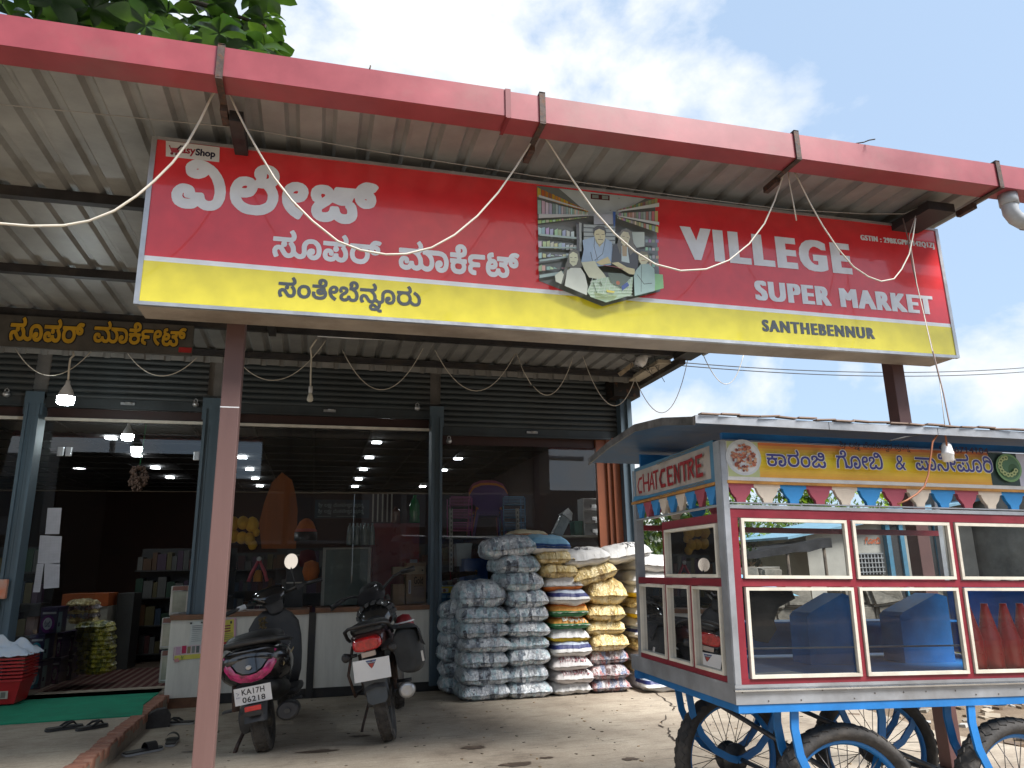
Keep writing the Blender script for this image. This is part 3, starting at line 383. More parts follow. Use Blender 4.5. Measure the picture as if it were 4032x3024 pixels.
'sri':[1515,174,57,[392,0,377,8,374,19,360,19,350,25,336,19,320,22,312,32,314,46,326,53,339,48,340,36,330,36,328,43,323,40,323,34,328,30,340,31,348,40,356,40,362,30,370,30,374,40,367,54,376,61,386,46,390,48,391,58,385,66,394,76,403,66,404,50,422,45,426,32,421,22,408,19,396,22,390,32,389,14,408,10,428,19,437,10,418,0],[994,4,982,9,976,18,978,30,986,38,998,38,1006,30,1004,21,996,21,994,28,988,26,987,20,992,16,1004,16,1012,26,1020,26,1024,18,1030,15,1036,16,1039,20,1039,28,1032,37,1009,40,1010,50,1034,50,1038,54,1033,68,1042,74,1038,100,1048,122,1038,124,1037,136,1104,139,1106,150,1098,164,1108,171,1117,158,1120,146,1117,134,1107,126,1117,112,1120,100,1119,84,1113,70,1100,59,1084,55,1066,56,1050,64,1050,50,1043,40,1051,26,1048,10,1036,4,1024,5,1016,11,1006,5],[1504,4,1496,7,1488,15,1470,11,1454,15,1446,26,1448,40,1458,48,1472,48,1482,43,1492,31,1496,44,1492,62,1502,68,1507,58,1509,42,1505,30,1498,20,1504,16,1512,16,1515,6],[54,14,34,17,35,28,64,27,84,33,92,46,87,66,98,72,105,50,100,30,82,18],[1256,14,1236,17,1237,28,1272,27,1289,36,1294,48,1289,66,1293,70,1293,84,1304,99,1314,102,1326,99,1350,70,1358,68,1366,70,1371,78,1371,90,1360,112,1370,120,1372,119,1381,104,1385,90,1383,72,1375,60,1362,55,1346,57,1337,64,1321,86,1310,88,1305,76,1312,60,1307,56,1306,40,1302,31,1284,18],[1467,22,1482,24,1474,35,1464,38,1459,34,1458,28],[404,30,412,30,412,39,402,39],[22,56,4,66,0,76,1,88,12,99,44,108,49,118,42,122,26,122,21,118,22,109,10,106,9,124,24,134,6,142,2,158,10,169,24,172,40,169,52,158,63,128,79,110,82,92,78,74,66,62,46,56],[124,55,100,74,91,98,92,114,97,126,106,135,118,139,135,134,142,120,139,108,132,100,104,96,112,80,132,66],[236,56,218,63,204,78,199,96,203,120,210,131,220,137,234,138,244,134,250,122,247,106,234,97,213,98,214,90,221,78,232,71,246,68,264,70,279,78,285,94,281,112,265,128,272,139,286,129,296,114,299,98,296,80,288,68,274,59,256,55],[332,56,320,62,313,70,311,86,317,98,308,101,307,110,338,112,341,120,338,124,308,124,308,136,366,139,368,150,359,164,370,171,380,154,381,138,372,128,354,124,353,112,381,110,380,100,370,100,377,88,376,72,370,63,360,57],[422,56,399,74,390,98,391,114,396,126,404,134,416,139,433,134,441,120,438,108,431,100,420,97,403,96,412,80,431,66,425,56],[516,56,504,63,497,76,499,90,508,102,524,104,536,96,537,86,534,81,524,82,522,92,516,92,510,86,512,74,524,68,540,72,548,86,558,86,562,74,568,69,582,69,588,78,587,94,579,110,564,122,498,124,497,136,582,139,588,148,584,160,574,162,566,158,572,148,564,143,555,146,554,159,560,168,568,173,580,174,592,170,600,158,601,142,596,132,582,124,594,112,600,98,601,80,597,66,590,59,580,55,564,57,552,67,538,56],[636,56,623,62,615,74,611,90,614,107,622,120,632,127,646,130,660,128,671,120,678,108,681,92,678,76,672,65,662,58],[714,56,702,62,695,70,693,86,699,98,691,100,690,110,720,112,723,120,720,124,691,124,690,136,748,139,750,150,742,164,752,171,763,154,763,138,754,128,736,124,735,112,763,110,762,100,752,100,759,88,758,72,752,63,742,57],[794,56,780,64,773,80,774,102,785,120,779,130,781,142,792,150,804,151,805,140,794,136,792,130,798,125,816,120,822,108,820,96,812,89,798,86,786,89,790,72,798,69,810,69,818,74,824,86,834,86,842,72,858,68,866,76,865,88,854,98,839,100,838,110,858,114,860,122,858,125,828,124,827,136,863,140,867,152,862,161,852,162,845,158,851,150,844,143,834,146,832,158,836,166,846,172,858,174,870,170,877,162,880,150,878,138,871,128,873,114,866,104,875,96,879,86,879,74,875,64,868,58,858,55,842,57,830,66,814,56],[920,56,896,76,888,102,890,116,896,128,906,136,918,139,934,133,939,118,936,106,928,99,914,96,902,98,910,80,929,66,924,56],[968,56,950,66,946,76,947,88,958,99,988,107,991,118,984,124,972,123,967,118,968,109,958,105,954,112,954,124,946,126,946,136,1010,139,1014,148,1005,164,1016,171,1027,148,1025,134,1014,126,1027,104,1024,78,1016,66,1003,58,986,55],[1198,56,1186,62,1180,72,1179,86,1186,99,1204,104,1218,96,1219,86,1216,81,1206,82,1204,92,1193,88,1192,76,1200,69,1218,69,1224,74,1228,85,1238,86,1248,70,1262,69,1268,74,1270,88,1258,112,1270,120,1280,105,1283,90,1282,72,1274,61,1264,56,1252,55,1242,59,1234,67,1220,56],[1402,55,1395,66,1393,80,1397,92,1406,100,1416,102,1428,99,1448,73,1456,68,1464,68,1469,72,1472,88,1466,106,1454,119,1442,124,1394,124,1394,136,1468,138,1472,142,1473,148,1464,164,1474,171,1484,156,1486,142,1480,130,1467,124,1478,113,1484,98,1486,80,1481,66,1468,56,1450,56,1438,64,1423,86,1414,89,1409,86,1406,78,1413,60],[26,68,50,70,64,78,69,94,62,113,50,97,16,86,15,74],[337,68,352,68,362,74,364,86,360,95,342,100,327,94,325,78,330,71],[639,68,656,69,666,80,666,104,654,116,636,115,626,102,627,80],[719,68,734,68,744,74,747,86,742,96,724,100,710,94,707,78,712,72],[972,68,996,70,1010,80,1014,102,1004,120,1002,106,996,97,960,84,961,74],[1074,68,1096,73,1106,90,1103,112,1086,124,1063,120,1055,112,1051,102,1051,90,1056,79,1064,72],[794,98,807,100,808,110,802,113,794,110,788,102],[1228,100,1224,106,1224,112,1230,117,1238,116,1242,110,1240,103,1234,99],[1334,102,1329,106,1329,114,1334,120,1340,120,1346,114,1346,108,1342,103],[111,108,126,111,129,118,126,125,118,127,110,122,105,112],[221,108,236,112,236,124,228,127,218,122,213,112],[410,108,424,111,427,116,425,124,418,127,408,122,403,112],[908,108,924,112,926,118,924,125,916,127,907,122,902,112],[1180,124,1180,137,1266,139,1270,148,1261,164,1270,170,1282,154,1282,136,1268,126],[1294,124,1294,137,1368,139,1371,142,1371,150,1363,164,1372,171,1383,154,1383,136,1372,126],[45,134,48,134,44,148,38,140,28,136],[18,148,30,150,34,158,18,159,15,154]]}
def _eval_curve(cu):
    ob = bpy.data.objects.new('tmp', cu); COL.objects.link(ob)
    dg = bpy.context.evaluated_depsgraph_get(); dg.update()
    me = bpy.data.meshes.new_from_object(ob.evaluated_get(dg))
    vs = [(p.co.x, p.co.y) for p in me.vertices]; fs = [tuple(p.vertices) for p in me.polygons]
    bpy.data.objects.remove(ob); bpy.data.curves.remove(cu); bpy.data.meshes.remove(me)
    x0 = min(p[0] for p in vs); x1 = max(p[0] for p in vs); y0 = min(p[1] for p in vs); y1 = max(p[1] for p in vs)
    return [((x - x0) / (x1 - x0), (y - y0) / (y1 - y0)) for x, y in vs], fs, (x1 - x0) / (y1 - y0)
_cache = {}
def word(n):
    """fill the outline with trapezoids between successive vertex levels (even-odd)"""
    if n in _cache: return _cache[n]
    g = GLY[n]; W_, H_ = g[0], g[1]; E = []; ys = set()
    for c in g[3:]:
        p = [(c[i], c[i + 1]) for i in range(0, len(c), 2)]
        for (x1, y1), (x2, y2) in zip(p, p[1:] + p[:1]):
            ys.add(y1)
            if y1 != y2: E.append((x1, y1, x2, y2) if y1 < y2 else (x2, y2, x1, y1))
    ys = sorted(ys); vs, fs = [], []
    for y0, y1 in zip(ys[:-1], ys[1:]):
        L = []
        for (xa, ya, xb, yb) in E:
            if ya <= y0 and yb >= y1:
                k = (xb - xa) / (yb - ya); L.append((xa + k * (y0 - ya), xa + k * (y1 - ya)))
        L.sort(key=lambda q: q[0] + q[1])
        for (a0, a1), (b0, b1) in zip(L[0::2], L[1::2]):
            n_ = len(vs)
            vs += [(a0 / W_, y0 / H_), (b0 / W_, y0 / H_), (b1 / W_, y1 / H_), (a1 / W_, y1 / H_)]
            fs.append((n_, n_ + 1, n_ + 2, n_ + 3))
    _cache[n] = (vs, fs, W_ / H_)
    return _cache[n]
def text(t, off=0.0, sp=1.0):
    k = (t, off, sp)
    if k in _cache: return _cache[k]
    cu = bpy.data.curves.new('tmp', 'FONT'); cu.body = t; cu.offset = off; cu.space_character = sp
    cu.resolution_u = 4
    _cache[k] = _eval_curve(cu)
    return _cache[k]

class Sheet(MB):
    """printed sheet: layers of colour laid 0.3 mm apart along the normal. fr maps (x,y,h)->world/local point"""
    def __init__(s, fr, step=0.0003):
        super().__init__(); s.fr = fr; s.h = 0.0; s.step = step
    def poly(s, pts, col):
        s.h += s.step
        return s.add([s.fr(x, y, s.h) for x, y in pts], [tuple(range(len(pts)))], col, False)
    def rect(s, x0, y0, x1, y1, col):
        return s.poly([(x0, y0), (x1, y0), (x1, y1), (x0, y1)], col)
    def disc(s, x, y, rx, ry, col, n=20, a0=0.0):
        return s.poly([(x + rx * math.cos(a0 + 2 * PI * k / n), y + ry * math.sin(a0 + 2 * PI * k / n)) for k in range(n)], col)
    def glyphs(s, w, x0, y0, x1, y1, col, slant=0.0):
        s.h += s.step
        vs, fs = w[0], w[1]
        return s.add([s.fr(x0 + (x1 - x0) * p[0] + slant * p[1], y0 + (y1 - y0) * p[1], s.h) for p in vs], fs, col, False)
    def line(s, pts, w, col):
        for i in range(len(pts) - 1):
            a, b = Vector(pts[i]), Vector(pts[i + 1])
            d = (b - a)
            if d.length < 1e-9: continue
            d.normalize(); n = Vector((-d.y, d.x)) * w / 2; e = d * w * 0.3
            s.h += s.step * 0.12
            s.poly([a - n - e, b - n + e, b + n + e, a + n - e], col)
            s.h -= s.step
        s.h += s.step

# ------------------------------------------------------------------ common materials
M_maroon = mat('maroon_gutter_paint', rgb((148, 66, 74)), 0.4, var=0.12, scale=3, dirt=0.5, dcol=(0.2, 0.12, 0.1), bump=0.05, bscale=3)
M_postp = mat('pinkish_brown_post_paint', rgb((100, 74, 70)), 0.6, var=0.07, scale=5, dirt=0.3, dcol=(0.16, 0.11, 0.09), bump=0.08, bscale=60, streak=True)
M_postd = mat('dark_brown_post_paint', rgb((92, 62, 60)), 0.55, var=0.08, scale=5, dirt=0.4, dcol=(0.08, 0.06, 0.05), bump=0.08)
M_strap = mat('rusty_strap_iron', (0.085, 0.06, 0.052), 0.7, 0.3, var=0.3, scale=20, rust=1, bump=0.3)
M_roofsheet = mat('galvanised_roof_sheet', (0.31, 0.31, 0.30), 0.5, 0.25, var=0.16, scale=2.2, dirt=0.55, dcol=(0.11, 0.10, 0.085), bump=0.05, bscale=20)
M_beam = mat('dark_steel_beam', (0.032, 0.03, 0.032), 0.6, 0.2, var=0.25, scale=8, dirt=0.4, bump=0.1)
M_signback = mat('sign_box_sheet_metal', (0.36, 0.31, 0.26), 0.55, 0.3, var=0.15, scale=3, dirt=0.8, dcol=(0.15, 0.11, 0.08), bump=0.15, bscale=8)
M_alu = mat('dull_aluminium', (0.52, 0.53, 0.54), 0.38, 0.75, var=0.1, scale=7, dirt=0.35, dcol=(0.2, 0.18, 0.16), bump=0.1, bscale=30)
M_shutter = mat('blue_grey_shutter_paint', rgb((58, 65, 68)), 0.5, 0.25, var=0.16, scale=4, dirt=0.6, dcol=(0.05, 0.045, 0.04), bump=0.1)
M_pillar = mat('blue_grey_pillar_paint', rgb((80, 98, 110)), 0.5, 0.1, var=0.12, scale=4, dirt=0.45, dcol=(0.06, 0.055, 0.05), bump=0.12, streak=True)
M_orangewood = mat('orange_brown_wood', (0.25, 0.075, 0.03), 0.45, var=0.2, scale=3, streak=True, bump=0.05)
M_laminate = mat('pale_grained_laminate', (0.62, 0.60, 0.54), 0.45, var=0.07, scale=14, streak=True, dirt=0.22, dcol=(0.35, 0.3, 0.24))
M_woodedge = mat('brown_wood_edge', (0.20, 0.088, 0.042), 0.5, var=0.25, scale=6, dirt=0.3)
M_darkwood = mat('dark_skirting', (0.022, 0.021, 0.022), 0.5, var=0.2, scale=6, dirt=0.3)
M_cable = mat('cream_cable', (0.62, 0.58, 0.50), 0.55, var=0.08, scale=9)
M_darkcable = mat('dark_cable', (0.05, 0.05, 0.05), 0.6)
M_white = mat('white_plastic', (0.75, 0.76, 0.77), 0.35, var=0.05, dirt=0.2, dcol=(0.4, 0.38, 0.34))
M_black = mat('black_plastic', (0.012, 0.012, 0.013), 0.4, var=0.2)
M_shopglass = glassmat('shop_glass', (0.95, 0.97, 0.96), dusty=0.014, dust=(0.3, 0.29, 0.27), ior=1.5, boost=2.1)
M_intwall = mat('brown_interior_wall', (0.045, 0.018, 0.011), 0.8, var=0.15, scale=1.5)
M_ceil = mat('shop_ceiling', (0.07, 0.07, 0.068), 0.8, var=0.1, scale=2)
M_print = printmat('printed_sheet', 0.5)
M_led = emit('led_panel_light', (0.9, 0.95, 1.0), 6)

# ------------------------------------------------------------------ ground
def ground_mats():
    def mk(name, stops, scale, rough, bump, bscale, crack):
        m = bpy.data.materials.new(name); m.use_nodes = True
        N, L = m.node_tree.nodes, m.node_tree.links
        b = N['Principled BSDF']; b.inputs['Roughness'].default_value = rough
        t = N.new('ShaderNodeTexCoord')
        n = N.new('ShaderNodeTexNoise'); n.inputs['Scale'].default_value = scale; n.inputs['Detail'].default_value = 14; n.inputs['Roughness'].default_value = 0.68
        L.new(t.outputs['Object'], n.inputs['Vector'])
        r = N.new('ShaderNodeValToRGB')
        els = r.color_ramp.elements
        while len(els) < len(stops): els.new(0.5)
        for e, (p, c) in zip(els, stops): e.position = p; e.color = (*c, 1)
        L.new(n.outputs['Fac'], r.inputs['Fac'])
        n2 = N.new('ShaderNodeTexNoise'); n2.inputs['Scale'].default_value = 55; n2.inputs['Detail'].default_value = 8; n2.inputs['Roughness'].default_value = 0.8
        L.new(t.outputs['Object'], n2.inputs['Vector'])
        mr = N.new('ShaderNodeMapRange'); mr.inputs['From Min'].default_value = 0.3; mr.inputs['From Max'].default_value = 0.7; mr.inputs['To Min'].default_value = 0.72; mr.inputs['To Max'].default_value = 1.16
        L.new(n2.outputs['Fac'], mr.inputs['Value'])
        mx = N.new('ShaderNodeMixRGB'); mx.blend_type = 'MULTIPLY'; mx.inputs['Fac'].default_value = 1
        L.new(r.outputs['Color'], mx.inputs['Color1']); L.new(mr.outputs['Result'], mx.inputs['Color2'])
        # trowel / sweep streaks running across
        mp_ = N.new('ShaderNodeMapping'); mp_.inputs['Scale'].default_value = (3.0, 16, 1); mp_.inputs['Rotation'].default_value = (0, 0, 0.12)
        L.new(t.outputs['Object'], mp_.inputs['Vector'])
        n3 = N.new('ShaderNodeTexNoise'); n3.inputs['Scale'].default_value = 1.6; n3.inputs['Detail'].default_value = 9; n3.inputs['Distortion'].default_value = 0.8
        L.new(mp_.outputs['Vector'], n3.inputs['Vector'])
        m3 = N.new('ShaderNodeMapRange'); m3.inputs['From Min'].default_value = 0.32; m3.inputs['From Max'].default_value = 0.47; m3.inputs['To Min'].default_value = 0.74; m3.inputs['To Max'].default_value = 1.0
        L.new(n3.outputs['Fac'], m3.inputs['Value'])
        mx2 = N.new('ShaderNodeMixRGB'); mx2.blend_type = 'MULTIPLY'; mx2.inputs['Fac'].default_value = 1
        L.new(mx.outputs['Color'], mx2.inputs['Color1']); L.new(m3.outputs['Result'], mx2.inputs['Color2'])
        L.new(mx2.outputs['Color'], b.inputs['Base Color'])
        bp = N.new('ShaderNodeBump'); bp.inputs['Strength'].default_value = bump; bp.inputs['Distance'].default_value = 0.02
        ad = N.new('ShaderNodeMath'); ad.operation = 'ADD'
        L.new(n2.outputs['Fac'], ad.inputs[0]); L.new(n.outputs['Fac'], ad.inputs[1])
        L.new(ad.outputs[0], bp.inputs['Height']); L.new(bp.outputs['Normal'], b.inputs['Normal'])
        return m
    c = mk('worn_concrete', [(0.32, (0.22, 0.175, 0.13)), (0.46, (0.36, 0.30, 0.23)), (0.6, (0.45, 0.385, 0.30)), (0.78, (0.52, 0.45, 0.36))], 1.1, 0.85, 0.25, 50, 1)
    d = mk('dry_dirt', [(0.3, (0.14, 0.09, 0.055)), (0.5, (0.23, 0.165, 0.105)), (0.7, (0.30, 0.23, 0.16))], 1.6, 0.95, 0.8, 30, 0)
    return c, d
M_conc, M_dirt = ground_mats()
g = MB(); g.add([(-300, -300, -0.02), (300, -300, -0.02), (300, 300, -0.02), (-300, 300, -0.02)], [(0, 1, 2, 3)])
g = g.build('ground', M_dirt); g['kind'] = 'structure'
# apron: cast slab with an irregular far edge
random.seed(4)
edge = [(5.2, -1.0), (5.0, 1.0), (4.9, 2.5), (5.1, 4.0), (4.8, 5.2), (4.95, 6.4), (4.75, 7.6), (4.55, 8.7)]
poly = [(-1.36, -4.9), (5.2, -4.9)] + edge + [(-1.36, 8.7)]  # near end carried forward, out of view, to bounce light under the canopy
m = MB(); m.prism(poly, -0.06, 0.0, Matrix.Identity(4)); ap = m.build('pavement', M_conc); ap['kind'] = 'structure'
# road on the camera's side
m = MB(); m.add([(-60, -10, -0.012), (60, -10, -0.012), (60, -5, -0.012), (-60, -5, -0.012)], [(0, 1, 2, 3)])
rd = m.build('road', mat('asphalt', (0.055, 0.053, 0.05), 0.9, var=0.2, scale=3, bump=0.5, bscale=80)); rd['kind'] = 'structure'
# raised platform on the left with its brick edge
m = MB(); m.box(-9, -1.46, 1.0, 8.72, -0.05, 0.13)
pf = m.build('platform', M_conc); pf['kind'] = 'structure'
M_brick = mat('worn_red_brick', (0.36, 0.155, 0.10), 0.85, var=0.2, scale=12, dirt=0.7, dcol=(0.30, 0.24, 0.18), bump=0.6, bscale=40)
M_mortar = mat('mortar', (0.27, 0.22, 0.17), 0.95, var=0.15, scale=9, bump=0.7, bscale=40)
m = MB(); m.box(-1.455, -1.352, 1.0, 8.72, -0.04, 0.112); m.build('kerb_bed', M_mortar, pf)
brk = None; rb = random.Random(7)
for i in range(62):
    y = 1.05 + i * 0.123
    if brk is None:
        m = MB(); m.bbox(-0.06, 0.055, -0.055, 0.055, -0.045, 0.03, 0.012)
        brk = m.build('brick', M_brick, pf); o = brk
    else:
        o = brk.copy(); COL.objects.link(o)
    o.location = (-1.403 + rb.uniform(-.008, .008), y, 0.108 + rb.uniform(-.006, .006))
    o.rotation_euler = (rb.uniform(-.04, .04), rb.uniform(-.05, .05), rb.uniform(-.06, .06))
# cracks in the apron: thin flat dark strips laid just over the slab
M_crack = mat('crack_dark', (0.05, 0.035, 0.025), 1.0)
def crack(pts, w):
    q = [at(*p, z=0.0) for p in pts]
    # jagged centre line
    c = []
    rr = random.Random(int(pts[0][0]))
    for a, b in zip(q[:-1], q[1:]):
        for k in range(4):
            t = k / 4; p = a.lerp(b, t); p += Vector((rr.uniform(-.02, .02), rr.uniform(-.02, .02), 0)); c.append(p)
    c.append(q[-1])
    m = MB()
    n = len(c); vs = []
    for i, p in enumerate(c):
        t = (c[min(i + 1, n - 1)] - c[max(i - 1, 0)]); t.normalize(); s = Vector((-t.y, t.x, 0)); ww = w * rr.uniform(.4, 1.3) * (0.15 if i in (0, n - 1) else 1)
        vs += [p + s * ww / 2 + Vector((0, 0, 0.004)), p - s * ww / 2 + Vector((0, 0, 0.004))]
    m.add(vs, [(2 * i, 2 * i + 1, 2 * i + 3, 2 * i + 2) for i in range(n - 1)])
    return m.build('crack', M_crack, ap)
crack([(2555, 2715), (2610, 2745), (2640, 2775), (2660, 2785), (2655, 2800)], .016)
crack([(2618, 2815), (2608, 2852)], .012)
crack([(2590, 2855), (2625, 2868), (2632, 2895), (2650, 2912), (2700, 2935)], .018)
crack([(2335, 2905), (2375, 2918), (2420, 2912)], .007)
m = MB()
def splat(m, cx, cy, rx, ry, seed, z=0.004):
    rr = random.Random(seed); n = 22
    m.add([(cx + rx * math.cos(2 * PI * k / n) * rr.uniform(.6, 1.15), cy + ry * math.sin(2 * PI * k / n) * rr.uniform(.55, 1.15), z) for k in range(n)], [tuple(range(n))])
for (u, v_, rx, ry, s) in [(1865, 2945, .1, .07, 1), (2150, 2985, .06, .03, 2), (2030, 3010, .12, .06, 5), (1250, 2960, .16, .05, 6), (1420, 2900, .09, .05, 7), (2480, 2990, .07, .05, 8), (760, 2960, .10, .03, 9)]:
    q = at(u, v_, z=0); splat(m, q.x, q.y, rx, ry, s)
m.build('stain', mat('damp_stain', (0.12, 0.085, 0.06), 0.6, var=0.3, scale=20), ap)

# ------------------------------------------------------------------ shop building
YF = 8.78
bl = thing('supermarket_building', 'single storey supermarket with blue-grey roller shutters and glass front under the canopy', 'building', (0, 8.78, 0))
def bpart(m, name, mt, parent=bl, label=None):
    o = m.build(name, mt, parent, label, Matrix.Translation((0, -8.78, 0))); return o
m = MB()
m.box(-9, 3.95, 8.86, 9.0, 3.3, 4.05)                 # lintel wall over the front
m.box(-9, -6.2, 8.86, 9.0, 0.0, 3.3)
bpart(m, 'wall', mat('front_wall_plaster', (0.2, 0.19, 0.18), 0.9, bump=0.4))
m = MB(); m.box(3.9, 4.02, 9.0, 20.0, 0, 3.7); bpart(m, 'wall', mat('side_wall_plaster', (0.38, 0.35, 0.30), 0.9, dirt=0.6, bump=0.4))
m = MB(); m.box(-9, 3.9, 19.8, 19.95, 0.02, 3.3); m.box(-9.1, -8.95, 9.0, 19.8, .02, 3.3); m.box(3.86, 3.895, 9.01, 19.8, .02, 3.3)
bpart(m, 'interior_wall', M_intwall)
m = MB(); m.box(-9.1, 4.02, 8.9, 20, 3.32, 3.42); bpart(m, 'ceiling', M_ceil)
m = MB(); m.box(-9.1, 4.02, 8.72, 20, 0.0, 0.06)
bpart(m, 'floor', mat('shop_floor_tiles', (0.17, 0.12, 0.09), 0.3, var=0.2, scale=2))
m = MB(); m.box(-9.1, -1.4, 8.725, 9.2, 0.055, 0.14); bpart(m, 'doorstep', M_conc)
# ceiling joints
m = MB()
for k in range(14): m.box(-9, 3.85, 9.3 + .78 * k, 9.325 + .78 * k, 3.3, 3.318)
for k in range(12): m.box(-5.9 + .83 * k, -5.875 + .83 * k, 9, 19.7, 3.305, 3.3195)
bpart(m, 'ceiling_grid', M_darkwood)
# LED panels: sixteen-centimetre-thin rows
led0 = None
for x, ys in ((0.89, (10.1, 11.75, 13.4, 15.05, 16.65, 18.2)), (-1.30, (13.7, 15.3, 16.8, 18.25)), (2.5, (11.65, 13.33, 14.95, 18.0)), (-3.0, (10.3, 11.97, 13.7, 15.26, 16.8))):
    for y in ys:
        if led0 is None:
            m = MB(); m.box(-.07, .07, -.07, .07, -.012, .0); led0 = m.build('ceiling_light', M_led, bl); o = led0
        else:
            o = led0.copy(); COL.objects.link(o)
        o.location = (x, y - 8.78, 3.298)
# pillars between the bays
PIL = [(-6.2, -6.05, 3.4), (-3.02, -2.88, 3.1), (-1.26, -1.09, 3.1), (1.30, 1.43, 3.1), (3.76, 3.90, 3.72)]
for i, (a, b, top) in enumerate(PIL):
    m = MB()
    if i < 4:
        m.box(a, b, 8.66, 8.85, 0.06, top + .02)
        m.box(a - .02, b + .02, 8.655, 8.66, top - .12, top + .13)
        m.box(a + .055, a + .068, 8.652, 8.66, 0.3, top - .2)
        m.box(a, a + .03, 8.63, 8.66, 0.06, top); m.box(b - .03, b, 8.63, 8.66, 0.06, top)
    else:
        m.box(a, b, 8.66, 8.86, 0.0, 3.55); m.box(a + .08, b, 8.62, 8.66, 0, 3.5)
    bpart(m, 'pillar', M_pillar)
m = MB(); m.box(3.47, 3.60, 8.84, 8.92, .06, 2.92); m.box(3.60, 3.66, 8.80, 8.86, .06, 2.92); m.box(3.66, 3.755, 8.76, 8.86, .06, 2.92)
bpart(m, 'door_frame', M_orangewood)
m = MB(); m.box(1.45, 3.46, 8.88, 8.93, 2.80, 2.93); bpart(m, 'door_frame', mat('dark_red_wood', (0.035, 0.012, 0.009), 0.5))
# roller shutters, every slat a piece
ss = MB()
prof = [(0, 0), (-.012, .012), (-.016, .032), (-.012, .052), (0, .064), (.004, .07)]
ss.add([(x, y, z) for (y, z) in prof for x in (0, 1)], [(2 * i, 2 * i + 1, 2 * i + 3, 2 * i + 2) for i in range(5)], None, True)
slat0 = None
rs_ = random.Random(3)
for (xa, xb, zb, ztop, ysh) in ((-6.05, -3.02, 3.09, 3.8, 8.80), (-2.88, -1.26, 3.09, 3.8, 8.80), (-1.09, 1.30, 3.09, 3.8, 8.80), (1.43, 3.76, 2.90, 3.8, 8.80)):
    sh = MB(); sh.box(xa, xb, ysh - .012, ysh + .02, zb, zb + .11); sh.box(xa, xb, ysh - .03, ysh - .012, zb, zb + .02)
    sho = bpart(sh, 'roller_shutter', M_shutter)
    z = zb + .112; k = 0
    while z < ztop:
        if slat0 is None:
            slat0 = ss.build('slat', M_shutter, sho); o = slat0
        else:
            o = slat0.copy(); COL.objects.link(o); o.parent = sho
        o.location = (xa, ysh - 8.78 + rs_.uniform(-.004, .004), z); o.scale = (xb - xa, 1, 1)
        o.rotation_euler = (0, rs_.uniform(-.0012, .0012), 0)
        z += .07; k += 1
    # lock hasp on the bar
    m = MB(); m.box((xa + xb) / 2 - .07, (xa + xb) / 2 + .07, ysh - .04, ysh - .012, zb + .05, zb + .075); m.tube([((xa + xb) / 2 - .02, ysh - .05, zb + .07), ((xa + xb) / 2 + .05, ysh - .05, zb + .07)], .01)
    bpart(m, 'lock_bar', M_alu, sho)
# shutter barrel cover and side box at the right end
m = MB(); m.box(3.62, 3.98, 8.50, 8.84, 3.42, 3.86); bpart(m, 'shutter_box', mat('black_rusty_sheet', (0.02, 0.019, 0.018), 0.6, 0.4, dirt=.4, rust=.6))
# glass, white channel, transom
def pane(x0, x1, z0, z1, y=8.87, par=bl, name='glass_pane'):
    m = MB(); m.add([(x0, y, z0), (x1, y, z0), (x1, y, z1), (x0, y, z1)], [(0, 1, 2, 3)]); return bpart(m, name, M_shopglass, par)
M_channel = mat('cream_channel', (0.72, 0.68, 0.6), 0.45, dirt=.2)
for (a, b) in ((-6.05, -3.02), (-2.88, -1.26), (-1.09, 1.30)):
    m = MB(); m.box(a, b, 8.82, 8.85, 2.952, 2.985); bpart(m, 'channel', M_channel)
    m = MB(); m.box(a, b, 8.88, 8.92, 2.985, 3.10); bpart(m, 'header_board', mat('dark_red_wood', (0.035, 0.012, 0.009)))
for (a, b, z0, z1) in ((-6.05, -4.6, .14, 2.95), (-4.595, -3.02, .14, 2.95), (-1.09, -.05, .93, 2.95), (-.045, 1.05, .93, 2.95), (1.055, 1.30, .93, 2.95),
                       (1.43, 2.30, .93, 2.80), (2.305, 3.47, .93, 2.80)):
    pane(a, b, z0, z1)
# door bay: transom lights over, a fixed light at the left, the door leaf swung in
pane(-2.88, -1.26, 2.62, 2.95); pane(-2.88, -2.70, .14, 2.615); 
m = MB(); m.add([(-2.69, 8.9, .15), (-2.42, 9.75, .15), (-2.42, 9.75, 2.6), (-2.69, 8.9, 2.6)], [(0, 1, 2, 3)]); bpart(m, 'door', M_shopglass)
m = MB()
for x, z in ((-2.70, 2.62), (-2.62, 2.62), (-1.33, 2.60)): m.bbox(x - .03, x + .03, 8.855, 8.885, z - .05, z + .05, .006)
bpart(m, 'glass_clamp', M_alu)

# shop counters
def counter(x0, x1, y0, ztop, label, gap=True):
    t = thing('shop_counter', label, 'counter', ((x0 + x1) / 2, y0, 0))
    T = Matrix.Translation((-(x0 + x1) / 2, -y0, 0))
    m = MB(); m.box(x0, x1, y0, 8.86, .10, ztop - .05); m.build('panel', M_laminate, t, M=T)
    m = MB(); m.box(x0, x1, y0 + .015, 8.85, 0.0, .10); m.build('skirting', M_darkwood if gap else M_woodedge, t, M=T)
    m = MB(); m.bbox(x0 - .01, x1 + .0, y0 - .02, 9.25, ztop - .05, ztop, .006); m.build('counter_top', M_woodedge, t, M=T)
    return t
counter(-1.39, -1.00, 8.55, .90, 'short pale laminate counter with faded posters beside the door', False)
counter(-.99, -.02, 8.70, .91, 'pale laminate counter under the window behind the scooter')
counter(.055, 1.88, 8.70, .92, 'long pale laminate counter under the window behind the motorcycle')
m = MB(); m.box(-.019, .054, 8.69, 8.86, 0, .87); jo = m.build('counter_gap_fill', M_darkwood); tag(jo, 'dark fill standing in for the shaded gap between the two window counters', 'gap fill')  # closes the gap between the counters, its shade put into the dark colour
m = MB(); m.box(1.88, 3.5, 8.74, 8.86, 0.0, .93); bpart(m, 'dado', M_laminate)

